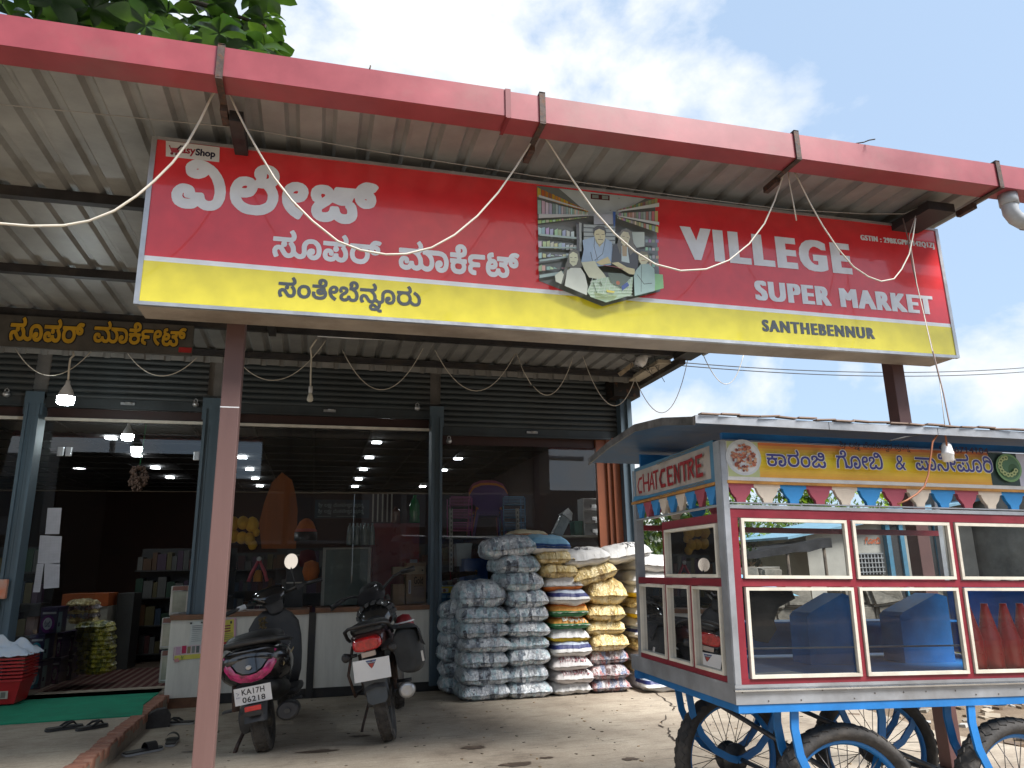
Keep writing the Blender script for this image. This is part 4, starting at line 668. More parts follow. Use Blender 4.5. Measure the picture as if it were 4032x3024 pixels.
# ------------------------------------------------------------------ canopy
cp = thing('canopy', 'corrugated metal canopy on steel beams reaching out over the shop front', 'canopy', (0, 3.5, 3.7))
TC = Matrix.Translation((0, -3.5, -3.7))
def sheet_mesh(w, L, z=0, pitch=.2):
    m = MB(); pr = []
    n = int(round(w / pitch))
    for k in range(n):
        x = k * pitch
        pr += [(x, 0), (x + .115, 0), (x + .135, .03), (x + .175, .03), (x + .198, 0)]
    pr.append((n * pitch + .02, 0))
    vs = [(x, y, z + h) for (x, h) in pr for y in (0, L)]
    m.add(vs, [(2 * i, 2 * i + 1, 2 * i + 3, 2 * i + 2) for i in range(len(pr) - 1)], None, False)
    return m
s0 = sheet_mesh(1.0, 4.15).build('roof_sheet', M_roofsheet, cp)
rr = random.Random(2)
for i in range(14):
    o = s0 if i == 0 else s0.copy()
    if i: COL.objects.link(o); o.parent = cp
    o.location = (3.42 - i, -0.02, .045 + (0.002 if i % 2 else 0))
s1 = sheet_mesh(1.0, 1.36).build('roof_sheet', M_roofsheet, cp)
for i in range(13):
    o = s1 if i == 0 else s1.copy()
    if i: COL.objects.link(o); o.parent = cp
    o.location = (3.05 - i, 4.05, .02 + (0.002 if i % 2 else 0))
# turned-down end sheet above the shutters
m = MB(); pr = []
for k in range(64):
    x = -9 + k * .2; pr += [(x, 0), (x + .12, 0), (x + .135, .025), (x + .18, .025), (x + .195, 0)]
m.add([(x, 8.42 + h, z) for (x, h) in pr for z in (3.58, 3.72)], [(2 * i, 2 * i + 1, 2 * i + 3, 2 * i + 2) for i in range(len(pr) - 1)])
m.build('end_flashing', M_roofsheet, cp, M=TC)
for y, h, zt in ((4.95, .07, 3.743), (6.32, .07, 3.743), (7.45, .08, 3.743), (8.36, .06, 3.70)):
    m = MB(); m.box(-9, 4.35 if y < 7 else 4.0, y - .03, y + .03, zt - h, zt); m.build('purlin', M_beam, cp, M=TC)
for x0, x1 in ((-.535, -.465), (3.92, 4.14)):
    m = MB(); m.box(x0, x1, 3.66, 7.42, 3.61, 3.672); m.build('rafter', M_beam, cp, M=TC)
m = MB(); m.box(3.98, 4.06, 7.4, 8.7, 3.56, 3.64); m.build('rafter', M_beam, cp, M=TC)
m = MB(); m.box(3.82, 3.98, 7.6, 8.6, 3.62, 3.66); m.build('verge_board', mat('pale_soffit_board', (0.5, 0.44, 0.34), 0.8, dirt=.7), cp, M=TC)
def post(x, y, z1, mt, label):
    t = thing('canopy_post', label, 'post', (x, y, 0), 0, None)
    m = MB(); m.bbox(-.05, .05, -.05, .05, 0.0, z1, .006); m.build('shaft', mt, t)
    m = MB(); m.box(-.1, .1, -.1, .1, 0, .012); m.build('base_plate', M_strap, t)
    m = MB(); m.box(-.0505, .0505, -.0505, -.0503, 2.20, 2.206); m.build('weld_line', M_white, t)
    return t
post(-.49, 4.32, 3.6, M_postp, 'pinkish brown steel canopy post standing in front of the scooter')
post(4.03, 4.30, 3.6, M_postd, 'dark brown steel canopy post rising behind the food cart')

# gutter
gt = thing('roof_gutter', 'long maroon box gutter along the canopy edge', 'gutter', (0, 3.4, 3.68))
TG = Matrix.Translation((0, -3.4, -3.68))
for a, b, z in ((-6.0, .915, 3.70), (.918, 6.2, 3.69)):
    m = MB()
    z0, z1 = z - .012, z + .152
    if a < 0: z0 += .0; 
    m.box(a, b, 3.40, 3.402, z0, z1); m.box(a, b, 3.4025, 3.549, z0, z0 + .003); m.box(a, b, 3.5495, 3.552, z0, z1 - .03)
    m.box(a, b, 3.4025, 3.42, z1 - .004, z1)
    m.build('gutter_length', M_maroon, gt, M=TG)
m = MB(); m.box(.90, .93, 3.392, 3.3985, 3.676, 3.852); m.box(.905, .925, 3.392, 3.56, 3.672, 3.6755); m.build('joint_strip', mat('joint_maroon', rgb((120, 40, 48)), .5), gt, M=TG)
for x in (-.558, 1.111, 2.729, 4.26):
    m = MB(); m.box(x - .017, x + .017, 3.390, 3.397, 3.675, 3.862); m.box(x - .017, x + .017, 3.390, 3.62, 3.665, 3.6725); m.box(x - .017, x + .017, 3.390, 3.44, 3.856, 3.864); m.box(x - .017, x + .017, 3.61, 3.75, 3.63, 3.672)
    m.build('gutter_strap', M_strap, gt, M=TG)
# pvc downpipe elbow
ep = thing('downpipe_elbow', 'grey white plastic pipe elbow hanging under the gutter end', 'pipe', (4.40, 3.48, 3.6))
m = MB(); m.tube([(0, 0, .09), (0, 0, -.02), (.0, 0, -.05), (.03, 0, -.09), (.08, 0, -.11), (.14, 0, -.11), (.9, 0, -.12)], .05, 16); M_pvc = mat('grey_pvc', (.42, .45, .48), .4, dirt=.4); m.build('pipe', M_pvc, ep)
for q in ([(0, 0, .085), (0, 0, .0)], [(.10, 0, -.11), (.17, 0, -.11)]): MB().tube(q, .058, 16).build('collar', M_pvc, ep)

# ------------------------------------------------------------------ main sign
sg = thing('shop_sign', 'wide red and yellow supermarket light box sign hung under the canopy', 'sign', (1.7, 4.0, 2.68))
TS = Matrix.Translation((-1.7, -4.0, -2.68))
SX0, SX1, SZ0, SZ1 = -.966, 4.32, 2.678, 3.664
m = MB(); m.box(SX0 + .004, SX1 - .004, 4.008, 4.25, SZ0 + .006, SZ1 - .004); m.build('sign_box', M_signback, sg, M=TS)
m = MB()
for a, b, c, d in ((SX0 - .004, SX0 + .022, SZ0, SZ1), (SX1 - .022, SX1 + .004, SZ0, SZ1)): m.box(a, b, 3.992, 4.02, c, d)
m.box(SX0 + .023, SX1 - .023, 3.992, 4.02, SZ0 - .002, SZ0 + .018); m.box(SX0 + .023, SX1 - .023, 3.992, 4.02, SZ1 - .016, SZ1 + .002)
m.build('frame', M_alu, sg, M=TS)
M_vinyl = printmat('sign_vinyl', 0.22, coat=0.6, bump=0.16)
RED = rgb((226, 56, 60)); YEL = rgb((238, 224, 62)); WHT = (0.84, 0.87, 0.90); DKT = (0.075, 0.085, 0.09)
S = Sheet(lambda x, z, h: (x, 3.999 - h, z), .0004)
S.rect(SX0 + .02, SZ0 + .016, SX1 - .02, SZ1 - .015, RED)
zl = at(560, 1020, y=4.0).z; zr = at(3740, 1285, y=4.0).z
S.poly([(SX0 + .02, SZ0 + .016), (SX1 - .02, SZ0 + .016), (SX1 - .02, zr + .018), (SX0 + .02, zl + .022)], WHT)
S.poly([(SX0 + .02, SZ0 + .016), (SX1 - .02, SZ0 + .016), (SX1 - .02, zr - .008), (SX0 + .02, zl - .006)], YEL)
S.build('face', M_vinyl, sg, M=TS)
def Z1(X, Y):      # from the enlarged view of the sign's left part
    p = at(500 + X / 1.3406, 500 + Y / 1.3406, y=4.0); return p.x, p.z
def Z2(X, Y):      # ... and right part
    p = at(2050 + X / 1.264, 650 + Y / 1.264, y=4.0); return p.x, p.z
def letters(name, w, xl, xr, zb, zt, col, h=.0028, slant=0, bold=False):
    d = (.011 if bold else .008) * (zt - zb) / .12 if 'latin' in name and zt - zb > .05 else 0
    T_ = Sheet(lambda x, z, hh: (x, 3.999 - h - hh, z), .0002)
    e = .0035 if bold else 0
    for dx, dz in ([(k * d / 2, s * e) for k in (-2, -1, 0, 1, 2) for s in ((-1, 1) if e else (0,))] if d else ((0, 0),)): T_.glyphs(w, xl + d + dx, zb + e + dz, xr - d + dx, zt - e + dz, col, slant)
    return T_.build(name, M_vinyl, sg, M=TS)
xl = Z1(232, 380)[0]; xr = Z1(1327, 380)[0]
letters('kannada_lettering', word('village'), xl, xr, Z1(300, 432)[1], Z1(700, 198)[1], WHT)
letters('kannada_lettering', word('super'), Z1(768, 640)[0], Z1(1343, 640)[0], Z1(840, 693)[1], Z1(885, 547)[1], WHT)
letters('kannada_lettering', word('market'), Z1(1434, 700)[0], Z1(2070, 700)[0], Z1(1500, 758)[1], Z1(1780, 622)[1], WHT)
g_ = GLY['town']; zb = Z1(870, 898)[1]; zt = Z1(1040, 803)[1]; k = (zt - zb) / (g_[1] - g_[2])
letters('kannada_lettering', word('town'), Z1(797, 870)[0], Z1(1552, 920)[0], zb - g_[2] * k, zt, DKT)
letters('latin_lettering', text('VILLEGE', .03, 1.3), Z2(797, 400)[0], Z2(1642, 480)[0], Z2(860, 472)[1], Z2(840, 308)[1], WHT)
letters('latin_lettering', text('SUPER MARKET', .0, 1.2), Z2(1165, 640)[0], Z2(2052, 700)[0], Z2(1210, 676)[1], Z2(1195, 577)[1], WHT, bold=True)
letters('latin_lettering', text('SANTHEBENNUR', .02, 1.25), Z2(1200, 800)[0], Z2(1760, 840)[0], Z2(1225, 829)[1], Z2(1225, 771)[1], DKT)
letters('latin_lettering', text('GSTIN : 29BKGPM4142Q1ZJ', .01, 1.2), Z2(1690, 370)[0], Z2(2056, 400)[0], Z2(1710, 384)[1], Z2(1710, 350)[1], WHT)
# small sticker, top left
a = Z1(206, 72); b = Z1(487, 188)
T_ = Sheet(lambda x, z, hh: (x, 3.9955 - hh, z))
q0 = Z1(206, 157); q1 = Z1(206, 74); q2 = Z1(490, 110); q3 = Z1(487, 188)
T_.poly([q0, q3, q2, q1], (0.74, 0.73, 0.72))
T_.glyphs(text('asy', .03), Z1(287, 140)[0], Z1(287, 152)[1], Z1(362, 140)[0], Z1(362, 120)[1], (0.35, 0.02, 0.04))
T_.glyphs(text('Shop', .04), Z1(362, 140)[0], Z1(362, 163)[1], Z1(468, 140)[0], Z1(468, 127)[1], (0.03, 0.03, 0.06))
T_.line([Z1(x, y) for x, y in ((225, 100), (232, 118), (262, 118), (285, 106))], .006, (0.3, 0.02, 0.04))
T_.poly([Z1(x, y) for x, y in ((228, 112), (268, 114), (284, 140), (236, 138))], (0.5, 0.06, 0.09))
T_.disc(*Z1(238, 143), .008, .008, (0.2, 0.02, 0.04)); T_.disc(*Z1(262, 147), .008, .008, (0.2, 0.02, 0.04))
T_.line([Z1(x, y) for x, y in ((268, 122), (285, 104), (300, 106))], .008, (0.05, 0.02, 0.04)); T_.line([Z1(270, 146), Z1(290, 128)], .007, (0.3, 0.02, 0.04))
T_.build('sticker', M_vinyl, sg, M=TS)
# printed picture: a family with a trolley in a supermarket aisle
def Z7(X, Y):
    p = at(2100 + X / 3.016, 700 + Y / 3.016, y=4.0); return p.x, p.z
PX = Sheet(lambda x, z, hh: (x, 3.9955 - hh, z), .00025)
def pz(pts, c): PX.poly([Z7(*p) for p in pts], c)
def pl(pts, w, c): PX.line([Z7(*p) for p in pts], w * .00045, c)
rp = random.Random(11)
# soft shadow printed round the shield
for k, c_ in ((34, (.26, .08, .05)), (20, (.20, .07, .05)), (8, (.12, .06, .05))):
    pz([(40 + k * .2, 140), (1430 + k, 150), (1500 + k, 1352 + k * .7), (820, 1530 + k * 1.2), (66 - k * .1, 1232 + k)], c_) if k > 50 else None
shield = [(38, 100), (1438, 262), (1503, 1352), (815, 1530), (66, 1228)]
pz(shield, (0.17, 0.19, 0.18))
pz([(300, 130), (1330, 250), (925, 470), (680, 455)], (0.50, 0.56, 0.57))
for x, y, w_ in ((640, 300, 20), (910, 390, 15), (1013, 247, 18)): PX.disc(*Z7(x, y), w_ * .00033, .002, (0.12, .13, .13))
pz([(678, 193), (902, 215), (902, 275), (678, 255)], (.09, .02, .02)); pz([(695, 205), (770, 212), (770, 250), (695, 245)], (.25, .3, .28)); pz([(812, 215), (885, 222), (885, 262), (812, 258)], (.25, .3, .28))
VPX, VPY = 800, 470
def lerpx(x, y, t): return (x + (VPX - x) * t, y + (VPY - y) * t)
# left shelving: horizontal boards receding to the aisle's end, goods between them
rows = [(115, 230, [(0.5, .25, .03), (.62, .35, .08), (.45, .2, .05)]), (268, 440, [(.5, .55, .56), (.4, .45, .5), (.6, .63, .62)]), (520, 560, [(.55, .5, .3), (.35, .4, .2)]),
        (600, 690, [(.6, .66, .6), (.45, .52, .5)]), (760, 840, [(.6, .66, .55), (.4, .5, .5)]), (910, 985, [(.5, .58, .5), (.7, .72, .66)]), (1060, 1140, [(.55, .6, .45), (.4, .5, .4)])]
for (yt, yb, cs) in rows:
    x = 45
    while x < 640:
        t = (x - 45) / (VPX - 45) ; w_ = max(9, 48 * (1 - t)) if yt < 560 else 44
        if yt >= 560:
            if x > 470: break
            pz([(x, yt + rp.uniform(-12, 12) + x * .14), (x + w_ * .86, yt + rp.uniform(-14, 14) + x * .14), (x + w_ * .86, yb + x * (.10 if yt < 850 else -.16)), (x, yb + x * (.1 if yt < 850 else -.16))], tuple(min(.8, c * rp.uniform(.7, 1.5)) for c in rp.choice(cs)))
            x += w_ * rp.uniform(.9, 1.25)
        else:
            t2 = (x + w_ * .85 - 45) / (VPX - 45)
            a0 = yt + (VPY - yt) * t; a1 = yb + (VPY - yb) * t; b0 = yt + (VPY - yt) * t2; b1 = yb + (VPY - yb) * t2
            pz([(x, a0 + rp.uniform(0, 8)), (x + w_ * .85, b0 + rp.uniform(0, 8)), (x + w_ * .85, b1), (x, a1)], tuple(min(.8, c * rp.uniform(.7, 1.5)) for c in rp.choice(cs)))
            x += w_
for yt, yb in ((232, 262), (458, 510)):
    pz([(45, yt), lerpx(45, yt, .82), lerpx(45, yb, .82), (45, yb)], (.6, .63, .62))
for yt, yb, dy in ((692, 715, 40), (845, 862, 5), (1000, 1022, -60), (1180, 1215, -70)):
    pz([(55, yt), (490, yt + dy), (490, yb + dy), (55, yb)], (.45, .6, .56))
pz([(487, 560), (520, 560), (530, 1100), (500, 1100)], (.1, .11, .12)); pz([(522, 560), (550, 570), (552, 900), (527, 900)], (.55, .62, .6))
# right shelving
for (yt, yb, cs) in ((270, 330, [(.5, .45, .2), (.35, .4, .2), (.5, .3, .2)]), (430, 560, [(.5, .5, .5), (.55, .45, .42), (.35, .38, .4)]), (620, 690, [(.5, .5, .25), (.6, .6, .5)]),
                     (770, 810, [(.4, .42, .4), (.5, .25, .15)]), (870, 905, [(.6, .62, .6), (.35, .35, .3)]), (960, 1000, [(.5, .52, .4), (.3, .3, .2)]), (1040, 1100, [(.35, .4, .25), (.5, .5, .4)])):
    x = 1445
    while x > (960 if yt < 640 else 1290):
        t = (1445 - x) / (1445 - VPX); w_ = max(9, 40 * (1 - t)); t2 = (1445 - x + w_ * .85) / (1445 - VPX)
        if yt < 640:
            a0 = yt + (VPY - yt) * t; a1 = yb + (VPY - yb) * t; b0 = yt + (VPY - yt) * t2; b1 = yb + (VPY - yb) * t2
        else: a0 = b0 = yt + rp.uniform(-8, 8); a1 = b1 = yb
        pz([(x, a0), (x - w_ * .85, b0), (x - w_ * .85, b1), (x, a1)], tuple(c * rp.uniform(.45, 1.2) for c in rp.choice(cs)))
        x -= w_ * (1 if yt < 640 else 1.15)
for yt, yb in ((345, 392), (572, 610)):
    pz([(1448, yt), (1448, yb), (VPX + (1448 - VPX) * .25, VPY + (yb - VPY) * .25), (VPX + (1448 - VPX) * .25, VPY + (yt - VPY) * .25)], (.62, .66, .62))
pz([(1130, 690), (1275, 690), (1275, 860), (1150, 880)], (.5, .58, .5)); pz([(1390, 1180), (1490, 1190), (1500, 1350), (1385, 1380)], (.3, .6, .25))
pz([(680, 480), (905, 480), (905, 600), (680, 600)], (.42, .46, .5)); pz([(560, 600), (930, 620), (930, 900), (560, 900)], (.4, .46, .44))
for k in range(5): pl([(565, 640 + 52 * k), (930, 655 + 45 * k)], 18, (.12, .14, .14))
pz([(902, 450), (935, 455), (930, 600), (915, 660), (905, 560)], (.06, .14, .38))
SK = (.72, .66, .38); LN = (.09, .09, .08)
# man
pz([(545, 790), (640, 760), (690, 745), (820, 770), (890, 810), (905, 960), (880, 1080), (700, 1100), (560, 1110), (530, 1040), (560, 900)], (.36, .50, .66))
pz([(690, 760), (740, 870), (800, 770), (790, 1000), (650, 1030)], (.42, .56, .72)); pl([(690, 760), (680, 860), (720, 1020)], 7, LN); pl([(815, 780), (780, 950), (690, 1025)], 7, LN); pl([(640, 930), (660, 1030)], 8, LN)
pz([(680, 720), (690, 640), (750, 622), (810, 650), (815, 730), (800, 800), (745, 870), (700, 800)], SK)
pz([(676, 730), (668, 650), (720, 620), (800, 628), (825, 690), (812, 745), (800, 680), (740, 655), (690, 680)], (.05, .05, .045))
pl([(705, 722), (740, 720)], 8, LN); pl([(770, 724), (800, 724)], 8, LN); pl([(725, 780), (782, 785)], 9, LN); pl([(748, 740), (755, 762)], 4, LN); pl([(700, 780), (715, 825), (745, 850), (785, 820)], 7, (.25, .22, .12))
pz([(530, 1050), (690, 1035), (720, 1100), (790, 1180), (850, 1270), (620, 1230), (560, 1130)], (.70, .72, .50)); pz([(700, 1050), (840, 985), (880, 1060), (760, 1085)], (.70, .60, .30))
# woman
pz([(900, 850), (985, 810), (1140, 820), (1190, 900), (1195, 1100), (1160, 1160), (1060, 1110), (880, 1080)], (.05, .05, .055))
pz([(1000, 860), (1070, 870), (1095, 1060), (1000, 1040)], (.55, .66, .64)); pz([(1005, 850), (1065, 850), (1062, 980), (1010, 980)], (.45, .33, .18))
pz([(965, 730), (1000, 670), (1060, 650), (1120, 690), (1140, 820), (1175, 900), (1100, 970), (1065, 860), (1000, 850), (985, 960), (950, 850)], (.16, .15, .11))
pz([(985, 740), (1020, 690), (1080, 700), (1100, 760), (1075, 840), (1030, 860), (995, 820)], (.70, .66, .42)); pl([(1008, 745), (1035, 752)], 7, LN); pl([(1062, 760), (1090, 768)], 7, LN); pl([(1020, 800), (1065, 805)], 8, (.5, .2, .15))
pz([(880, 1060), (960, 1050), (1060, 1110), (1150, 1130), (1165, 1200), (1090, 1190), (960, 1110)], (.72, .64, .34))
# girl
pz([(385, 930), (440, 895), (490, 920), (510, 1000), (540, 1100), (480, 1130), (380, 1110), (330, 1250), (300, 1330), (320, 1150), (360, 1030)], (.13, .13, .1))
pz([(385, 960), (430, 930), (480, 955), (490, 1020), (470, 1080), (430, 1100), (390, 1060)], (.70, .72, .48)); pl([(395, 998), (420, 1000)], 7, LN); pl([(448, 998), (470, 1000)], 7, LN); pl([(408, 1048), (450, 1050)], 7, LN)
pz([(360, 1150), (400, 1120), (520, 1120), (570, 1200), (600, 1330), (590, 1440), (330, 1330)], (.66, .70, .60)); pz([(215, 1210), (290, 1150), (320, 1200), (290, 1310), (225, 1280)], (.66, .70, .56))
# boy
pz([(1190, 970), (1230, 920), (1300, 935), (1330, 1000), (1330, 1060), (1290, 1060), (1200, 1060)], (.2, .18, .1))
pz([(1200, 970), (1300, 965), (1318, 1030), (1280, 1080), (1225, 1075), (1198, 1020)], (.74, .70, .44)); pl([(1215, 985), (1240, 985)], 6, LN); pl([(1265, 990), (1290, 990)], 6, LN); pl([(1230, 1035), (1275, 1035)], 7, (.4, .15, .1))
pz([(1165, 1150), (1220, 1080), (1310, 1070), (1380, 1130), (1390, 1290), (1385, 1390), (1150, 1450), (1140, 1210)], (.40, .56, .50)); pl([(1230, 1090), (1225, 1400)], 6, LN); pl([(1180, 1200), (1260, 1310), (1350, 1300)], 8, LN)
# trolley
pz([(590, 1400), (650, 1270), (830, 1230), (1130, 1230), (1110, 1440), (815, 1525), (640, 1465)], (.45, .60, .42))
for k in range(9): pl([(600 + k * 58, 1440 - abs(k - 4) * 8), (660 + k * 56, 1235)], 7, (.66, .75, .66))
for k in range(6): pl([(625, 1290 + k * 34), (1120, 1262 + k * 38)], 7, (.68, .78, .66))
pz([(830, 1180), (1000, 1190), (1100, 1240), (985, 1360), (870, 1300)], (.13, .17, .12)); PX.disc(*Z7(950, 1300), .013, .013, (.45, .15, .07)); pz([(815, 1380), (915, 1400), (900, 1420), (820, 1410)], (.7, .6, .1)); pz([(990, 1340), (1060, 1290), (1080, 1330), (1000, 1390)], (.07, .12, .35))
pl([(780, 1095), (900, 1110), (1010, 1140)], 10, (.4, .1, .1)); pl([(660, 1300), (700, 1420)], 9, (.1, .14, .1)); pl([(740, 1290), (760, 1330)], 20, (.15, .2, .12))
for k in range(5): pl([(670 + 5 * k, 1420 + 16 * k), (940 - 10 * k, 1450 + 12 * k)], 6, (.35, .42, .14))
PX.build('printed_picture', M_vinyl, sg, M=TS)

# ------------------------------------------------------------------ old sign on the shop
os_ = thing('painted_signboard', 'dark signboard with hand-painted yellow Kannada words hung over the door', 'sign', (-2.2, 7.38, 3.5))
TO = Matrix.Translation((2.2, -7.38, -3.5))
c0 = at(0, 1245, y=7.36); c1 = at(765, 1275, y=7.36); c2 = at(750, 1392, y=7.36); c3 = at(0, 1370, y=7.36)
zt_ = (c0.z + c1.z) / 2; zb_ = (c2.z + c3.z) / 2
m = MB(); m.box(-4.2, c1.x, 7.365, 7.40, zb_, zt_); m.build('board', mat('board_grey', (0.075, 0.07, 0.062), .6, var=.2, dirt=.3), os_, M=TO)
B = Sheet(lambda x, z, hh: (x, 7.364 - hh, z), .0005)
def Z4(X, Y):
    p = at(X / 1.843, 1200 + Y / 1.843, y=7.36); return p.x, p.z
YW = rgb((205, 160, 30))
for nm, l, r_, bt, tp in (('super', 66, 607, 272, 98), ('market2', 680, 1352, 292, 128)):
    x0 = Z4(l, 220)[0]; x1 = Z4(r_, 220)[0]; z0 = Z4((l + r_) / 2, bt)[1]; z1 = Z4((l + r_) / 2, tp)[1]
    for dx, dz in ((-.010, -.006), (.010, -.008), (0, .010), (.008, .006), (-.008, .006)): B.glyphs(word(nm), x0 + dx, z0 + dz, x1 + dx, z1 + dz, (.008, .008, .008))
    B.glyphs(word(nm), x0, z0, x1, z1, YW)
B.rect(Z4(1295, 340)[0], Z4(1300, 345)[1], Z4(1390, 340)[0], Z4(1300, 308)[1], (.4, .02, .02))
B.build('lettering', printmat('board_paint', .6, wear=.15), os_, M=TO)

# ------------------------------------------------------------------ cables
def sag(a, b, low, n=18):
    """curve through a, low (lowest point), b"""
    a, b, low = Vector(a), Vector(b), Vector(low); P = []
    t0 = max(.2, min(.8, (low.x - a.x) / (b.x - a.x))) if abs(b.x - a.x) > 1e-6 else .5
    for i in range(n + 1):
        t = i / n
        la = (t - t0) * (t - 1) / ((0 - t0) * (0 - 1)); ll = (t - 0) * (t - 1) / ((t0) * (t0 - 1)); lb = t * (t - t0) / (1 * (1 - t0))
        P.append(a * la + low * ll + b * lb)
    return P
def cable(label, px, y, r=.005, m_=None, name='hanging_cable', cat='cable', grp=None, pts=None):
    p = pts or sag(at(*px[0], y=y), at(*px[-1], y=y), at(*px[1], y=y))
    o = MB().tube(p, r, 6).build(name, m_ or M_cable)
    return tag(o, label, cat, grp)
YC = 3.60
GC = 'white cables looped from the gutter straps'
cable('thick cream cable drooping from the first gutter strap out of the left edge', [(868, 348), (300, 872), (0, 880)], YC, .006, pts=[at(*q, y=YC) for q in ((872, 348), (850, 352), (830, 385), (790, 470), (740, 560), (680, 640), (610, 710), (540, 770), (450, 830), (350, 870), (250, 888), (120, 890), (0, 880), (-100, 860))], grp=GC)
cable('cream cable looping across the big Kannada word between first and second strap', None, YC, .0055, pts=[at(*q, y=YC) for q in ((872, 348), (900, 362), (930, 430), (970, 510), (1020, 600), (1080, 700), (1150, 790), (1230, 870), (1330, 950), (1420, 985), (1520, 1002), (1600, 1000), (1700, 975), (1790, 925), (1880, 850), (1960, 760), (2030, 660), (2080, 580), (2110, 528), (2122, 515))], grp=GC)
cable('cream cable looping over the aisle picture to the third strap', None, YC, .005, pts=[at(*q, y=YC) for q in ((2122, 515), (2160, 560), (2210, 640), (2270, 730), (2340, 830), (2420, 920), (2500, 990), (2580, 1040), (2680, 1066), (2780, 1060), (2870, 1025), (2950, 960), (3010, 880), (3050, 790), (3080, 700), (3100, 660))], grp=GC)
cable('cream cable looping from the third strap across the sign end', None, YC, .0045, pts=[at(*q, y=YC) for q in ((3120, 660), (3150, 720), (3190, 800), (3240, 890), (3300, 980), (3360, 1050), (3420, 1090), (3470, 1108), (3520, 1098), (3550, 1060), (3580, 1000), (3595, 930), (3605, 860))], grp=GC)
cable('short loose cable end dangling from the third strap', None, YC, .004, pts=[at(*q, y=YC) for q in ((3103, 665), (3108, 720), (3122, 790), (3136, 868))])
cable('thin taut wire running the length of the canopy behind the loops', None, 3.75, .0025, m_=mat('grey_wire', (.3, .28, .25), .6), pts=[at(*q, y=3.75) for q in ((-60, 405), (300, 440), (660, 476), (960, 505), (1500, 600), (2120, 695), (2700, 775), (3100, 825), (3400, 842), (3560, 842), (3640, 805))])
cable('twisted brown wire hanging down from the sign end to the cart roof', None, 3.7, .004, m_=mat('brown_wire', (.16, .10, .08), .6), pts=[at(3555, 860, y=3.7), at(3575, 940, y=3.7), at(3595, 1060, y=3.7), at(3625, 1180, y=3.7), at(3660, 1330, y=3.6), at(3690, 1450, y=3.4), at(3715, 1550, y=3.3), at(3735, 1650, y=3.2), at(3745, 1690, y=3.15)])
cable('pale twin wire hanging beside the brown wire under the sign', None, 3.7, .0025, pts=[at(3605, 850, y=3.7), at(3580, 930, y=3.7), at(3610, 1120, y=3.65), at(3675, 1400, y=3.5), at(3700, 1500, y=3.4), at(3722, 1690, y=3.2)])
# loops under the canopy near the shutters
GU = 'thin white wires looped along the back of the canopy'
for lab, l, y in (('thin wire loop hanging left of the lit bulb under the old signboard', ((60, 1372), (190, 1478), (362, 1380)), 7.5), ('thin wire loop between the lit bulb and the second pillar', ((498, 1385), (640, 1480), (775, 1408)), 7.5),
                  ('thin wire loop left of the unlit bulb', ((945, 1430), (1085, 1497), (1290, 1330)), 7.9), ('thin wire loop right of the unlit bulb over the middle shutter', ((1348, 1378), (1530, 1530), (1680, 1342)), 7.9),
                  ('thin wire loop over the left half of the right shutter', ((1712, 1378), (1895, 1537), (2030, 1390)), 7.9), ('thin wire loop over the middle of the right shutter', ((2100, 1520), (2175, 1550), (2256, 1408)), 7.9),
                  ('thin wire loop ending at the black shutter box', ((2292, 1395), (2440, 1592), (2500, 1490)), 7.9), ('first wire loop hanging against the sky right of the shop', ((2500, 1490), (2598, 1625), (2712, 1395)), 7.6),
                  ('second wire loop hanging against the sky right of the shop', ((2768, 1395), (2865, 1512), (2928, 1395)), 7.2)):
    cable(lab, l, y, .0045, grp=GU)
cable('short thin wire strand hanging at the middle of the right shutter', None, 7.9, .004, pts=[at(*q, y=7.9) for q in ((2033, 1390), (2060, 1460), (2092, 1515))], grp=GU)
cable('white plastic conduit run along the beam over the middle shutter', None, 7.6, .012, m_=M_white, name='conduit', cat='conduit', pts=[at(*q, y=7.6) for q in ((1250, 1322), (1380, 1330), (1640, 1340), (1700, 1338))])
cable('white plastic conduit end under the canopy corner', None, 7.7, .01, m_=M_white, name='conduit', cat='conduit', pts=[at(*q, y=7.7) for q in ((2250, 1372), (2380, 1385), (2450, 1382))])
# tangled cables and lamp holder at the corner
tt = thing('cable_junction', 'tangle of wires round a white floodlight bracket at the canopy corner', 'junction', at(2520, 1440, y=7.7))
Tt = Matrix.Translation(-Vector(at(2520, 1440, y=7.7)))
m = MB(); rr = random.Random(5)
for k in range(9):
    a = Vector((2490 + rr.uniform(-40, 60), 1400 + rr.uniform(-20, 30), 0)); p = []
    for j in range(7): p.append(at(a.x + rr.uniform(-25, 25) + j * 8, a.y + j * rr.uniform(4, 16), y=7.7 + rr.uniform(-.05, .05)))
    m.tube(p, .004, 5)
m.build('wires', M_darkcable, tt, M=Tt); tt.children[0]['kind'] = 'stuff'
m = MB(); c_ = at(2530, 1415, y=7.7); m.lathe([(0.0, -.09), (.055, -.09), (.07, -.03), (.05, .03), (.03, .08), (0, .08)], 16, Matrix.Translation(c_) @ Matrix.Rotation(.7, 4, 'Y')); m.build('lamp_housing', M_white, tt, M=Tt)
m = MB(); m.beam(at(2440, 1475, y=7.8), at(2490, 1435, y=7.8), .05, .05); m.build('timber_end', mat('pale_wood', (.42, .34, .24), .8, dirt=.5), tt, M=Tt)
# mains lines across the sky
for i, (a, b, s_) in enumerate((((2600, 1420), (4300, 1420), 'upper'), ((2600, 1432), (4300, 1437), 'lower'))):
    p0, p1 = at(*a, y=11), at(*b, y=13)
    p = [p0.lerp(p1, t / 20) - Vector((0, 0, .25 * 4 * t / 20 * (1 - t / 20))) for t in range(21)]
    cable(s_ + ' thin mains line crossing the sky right of the sign', None, 0, .009, m_=M_darkcable, name='power_line', cat='power line', pts=p)

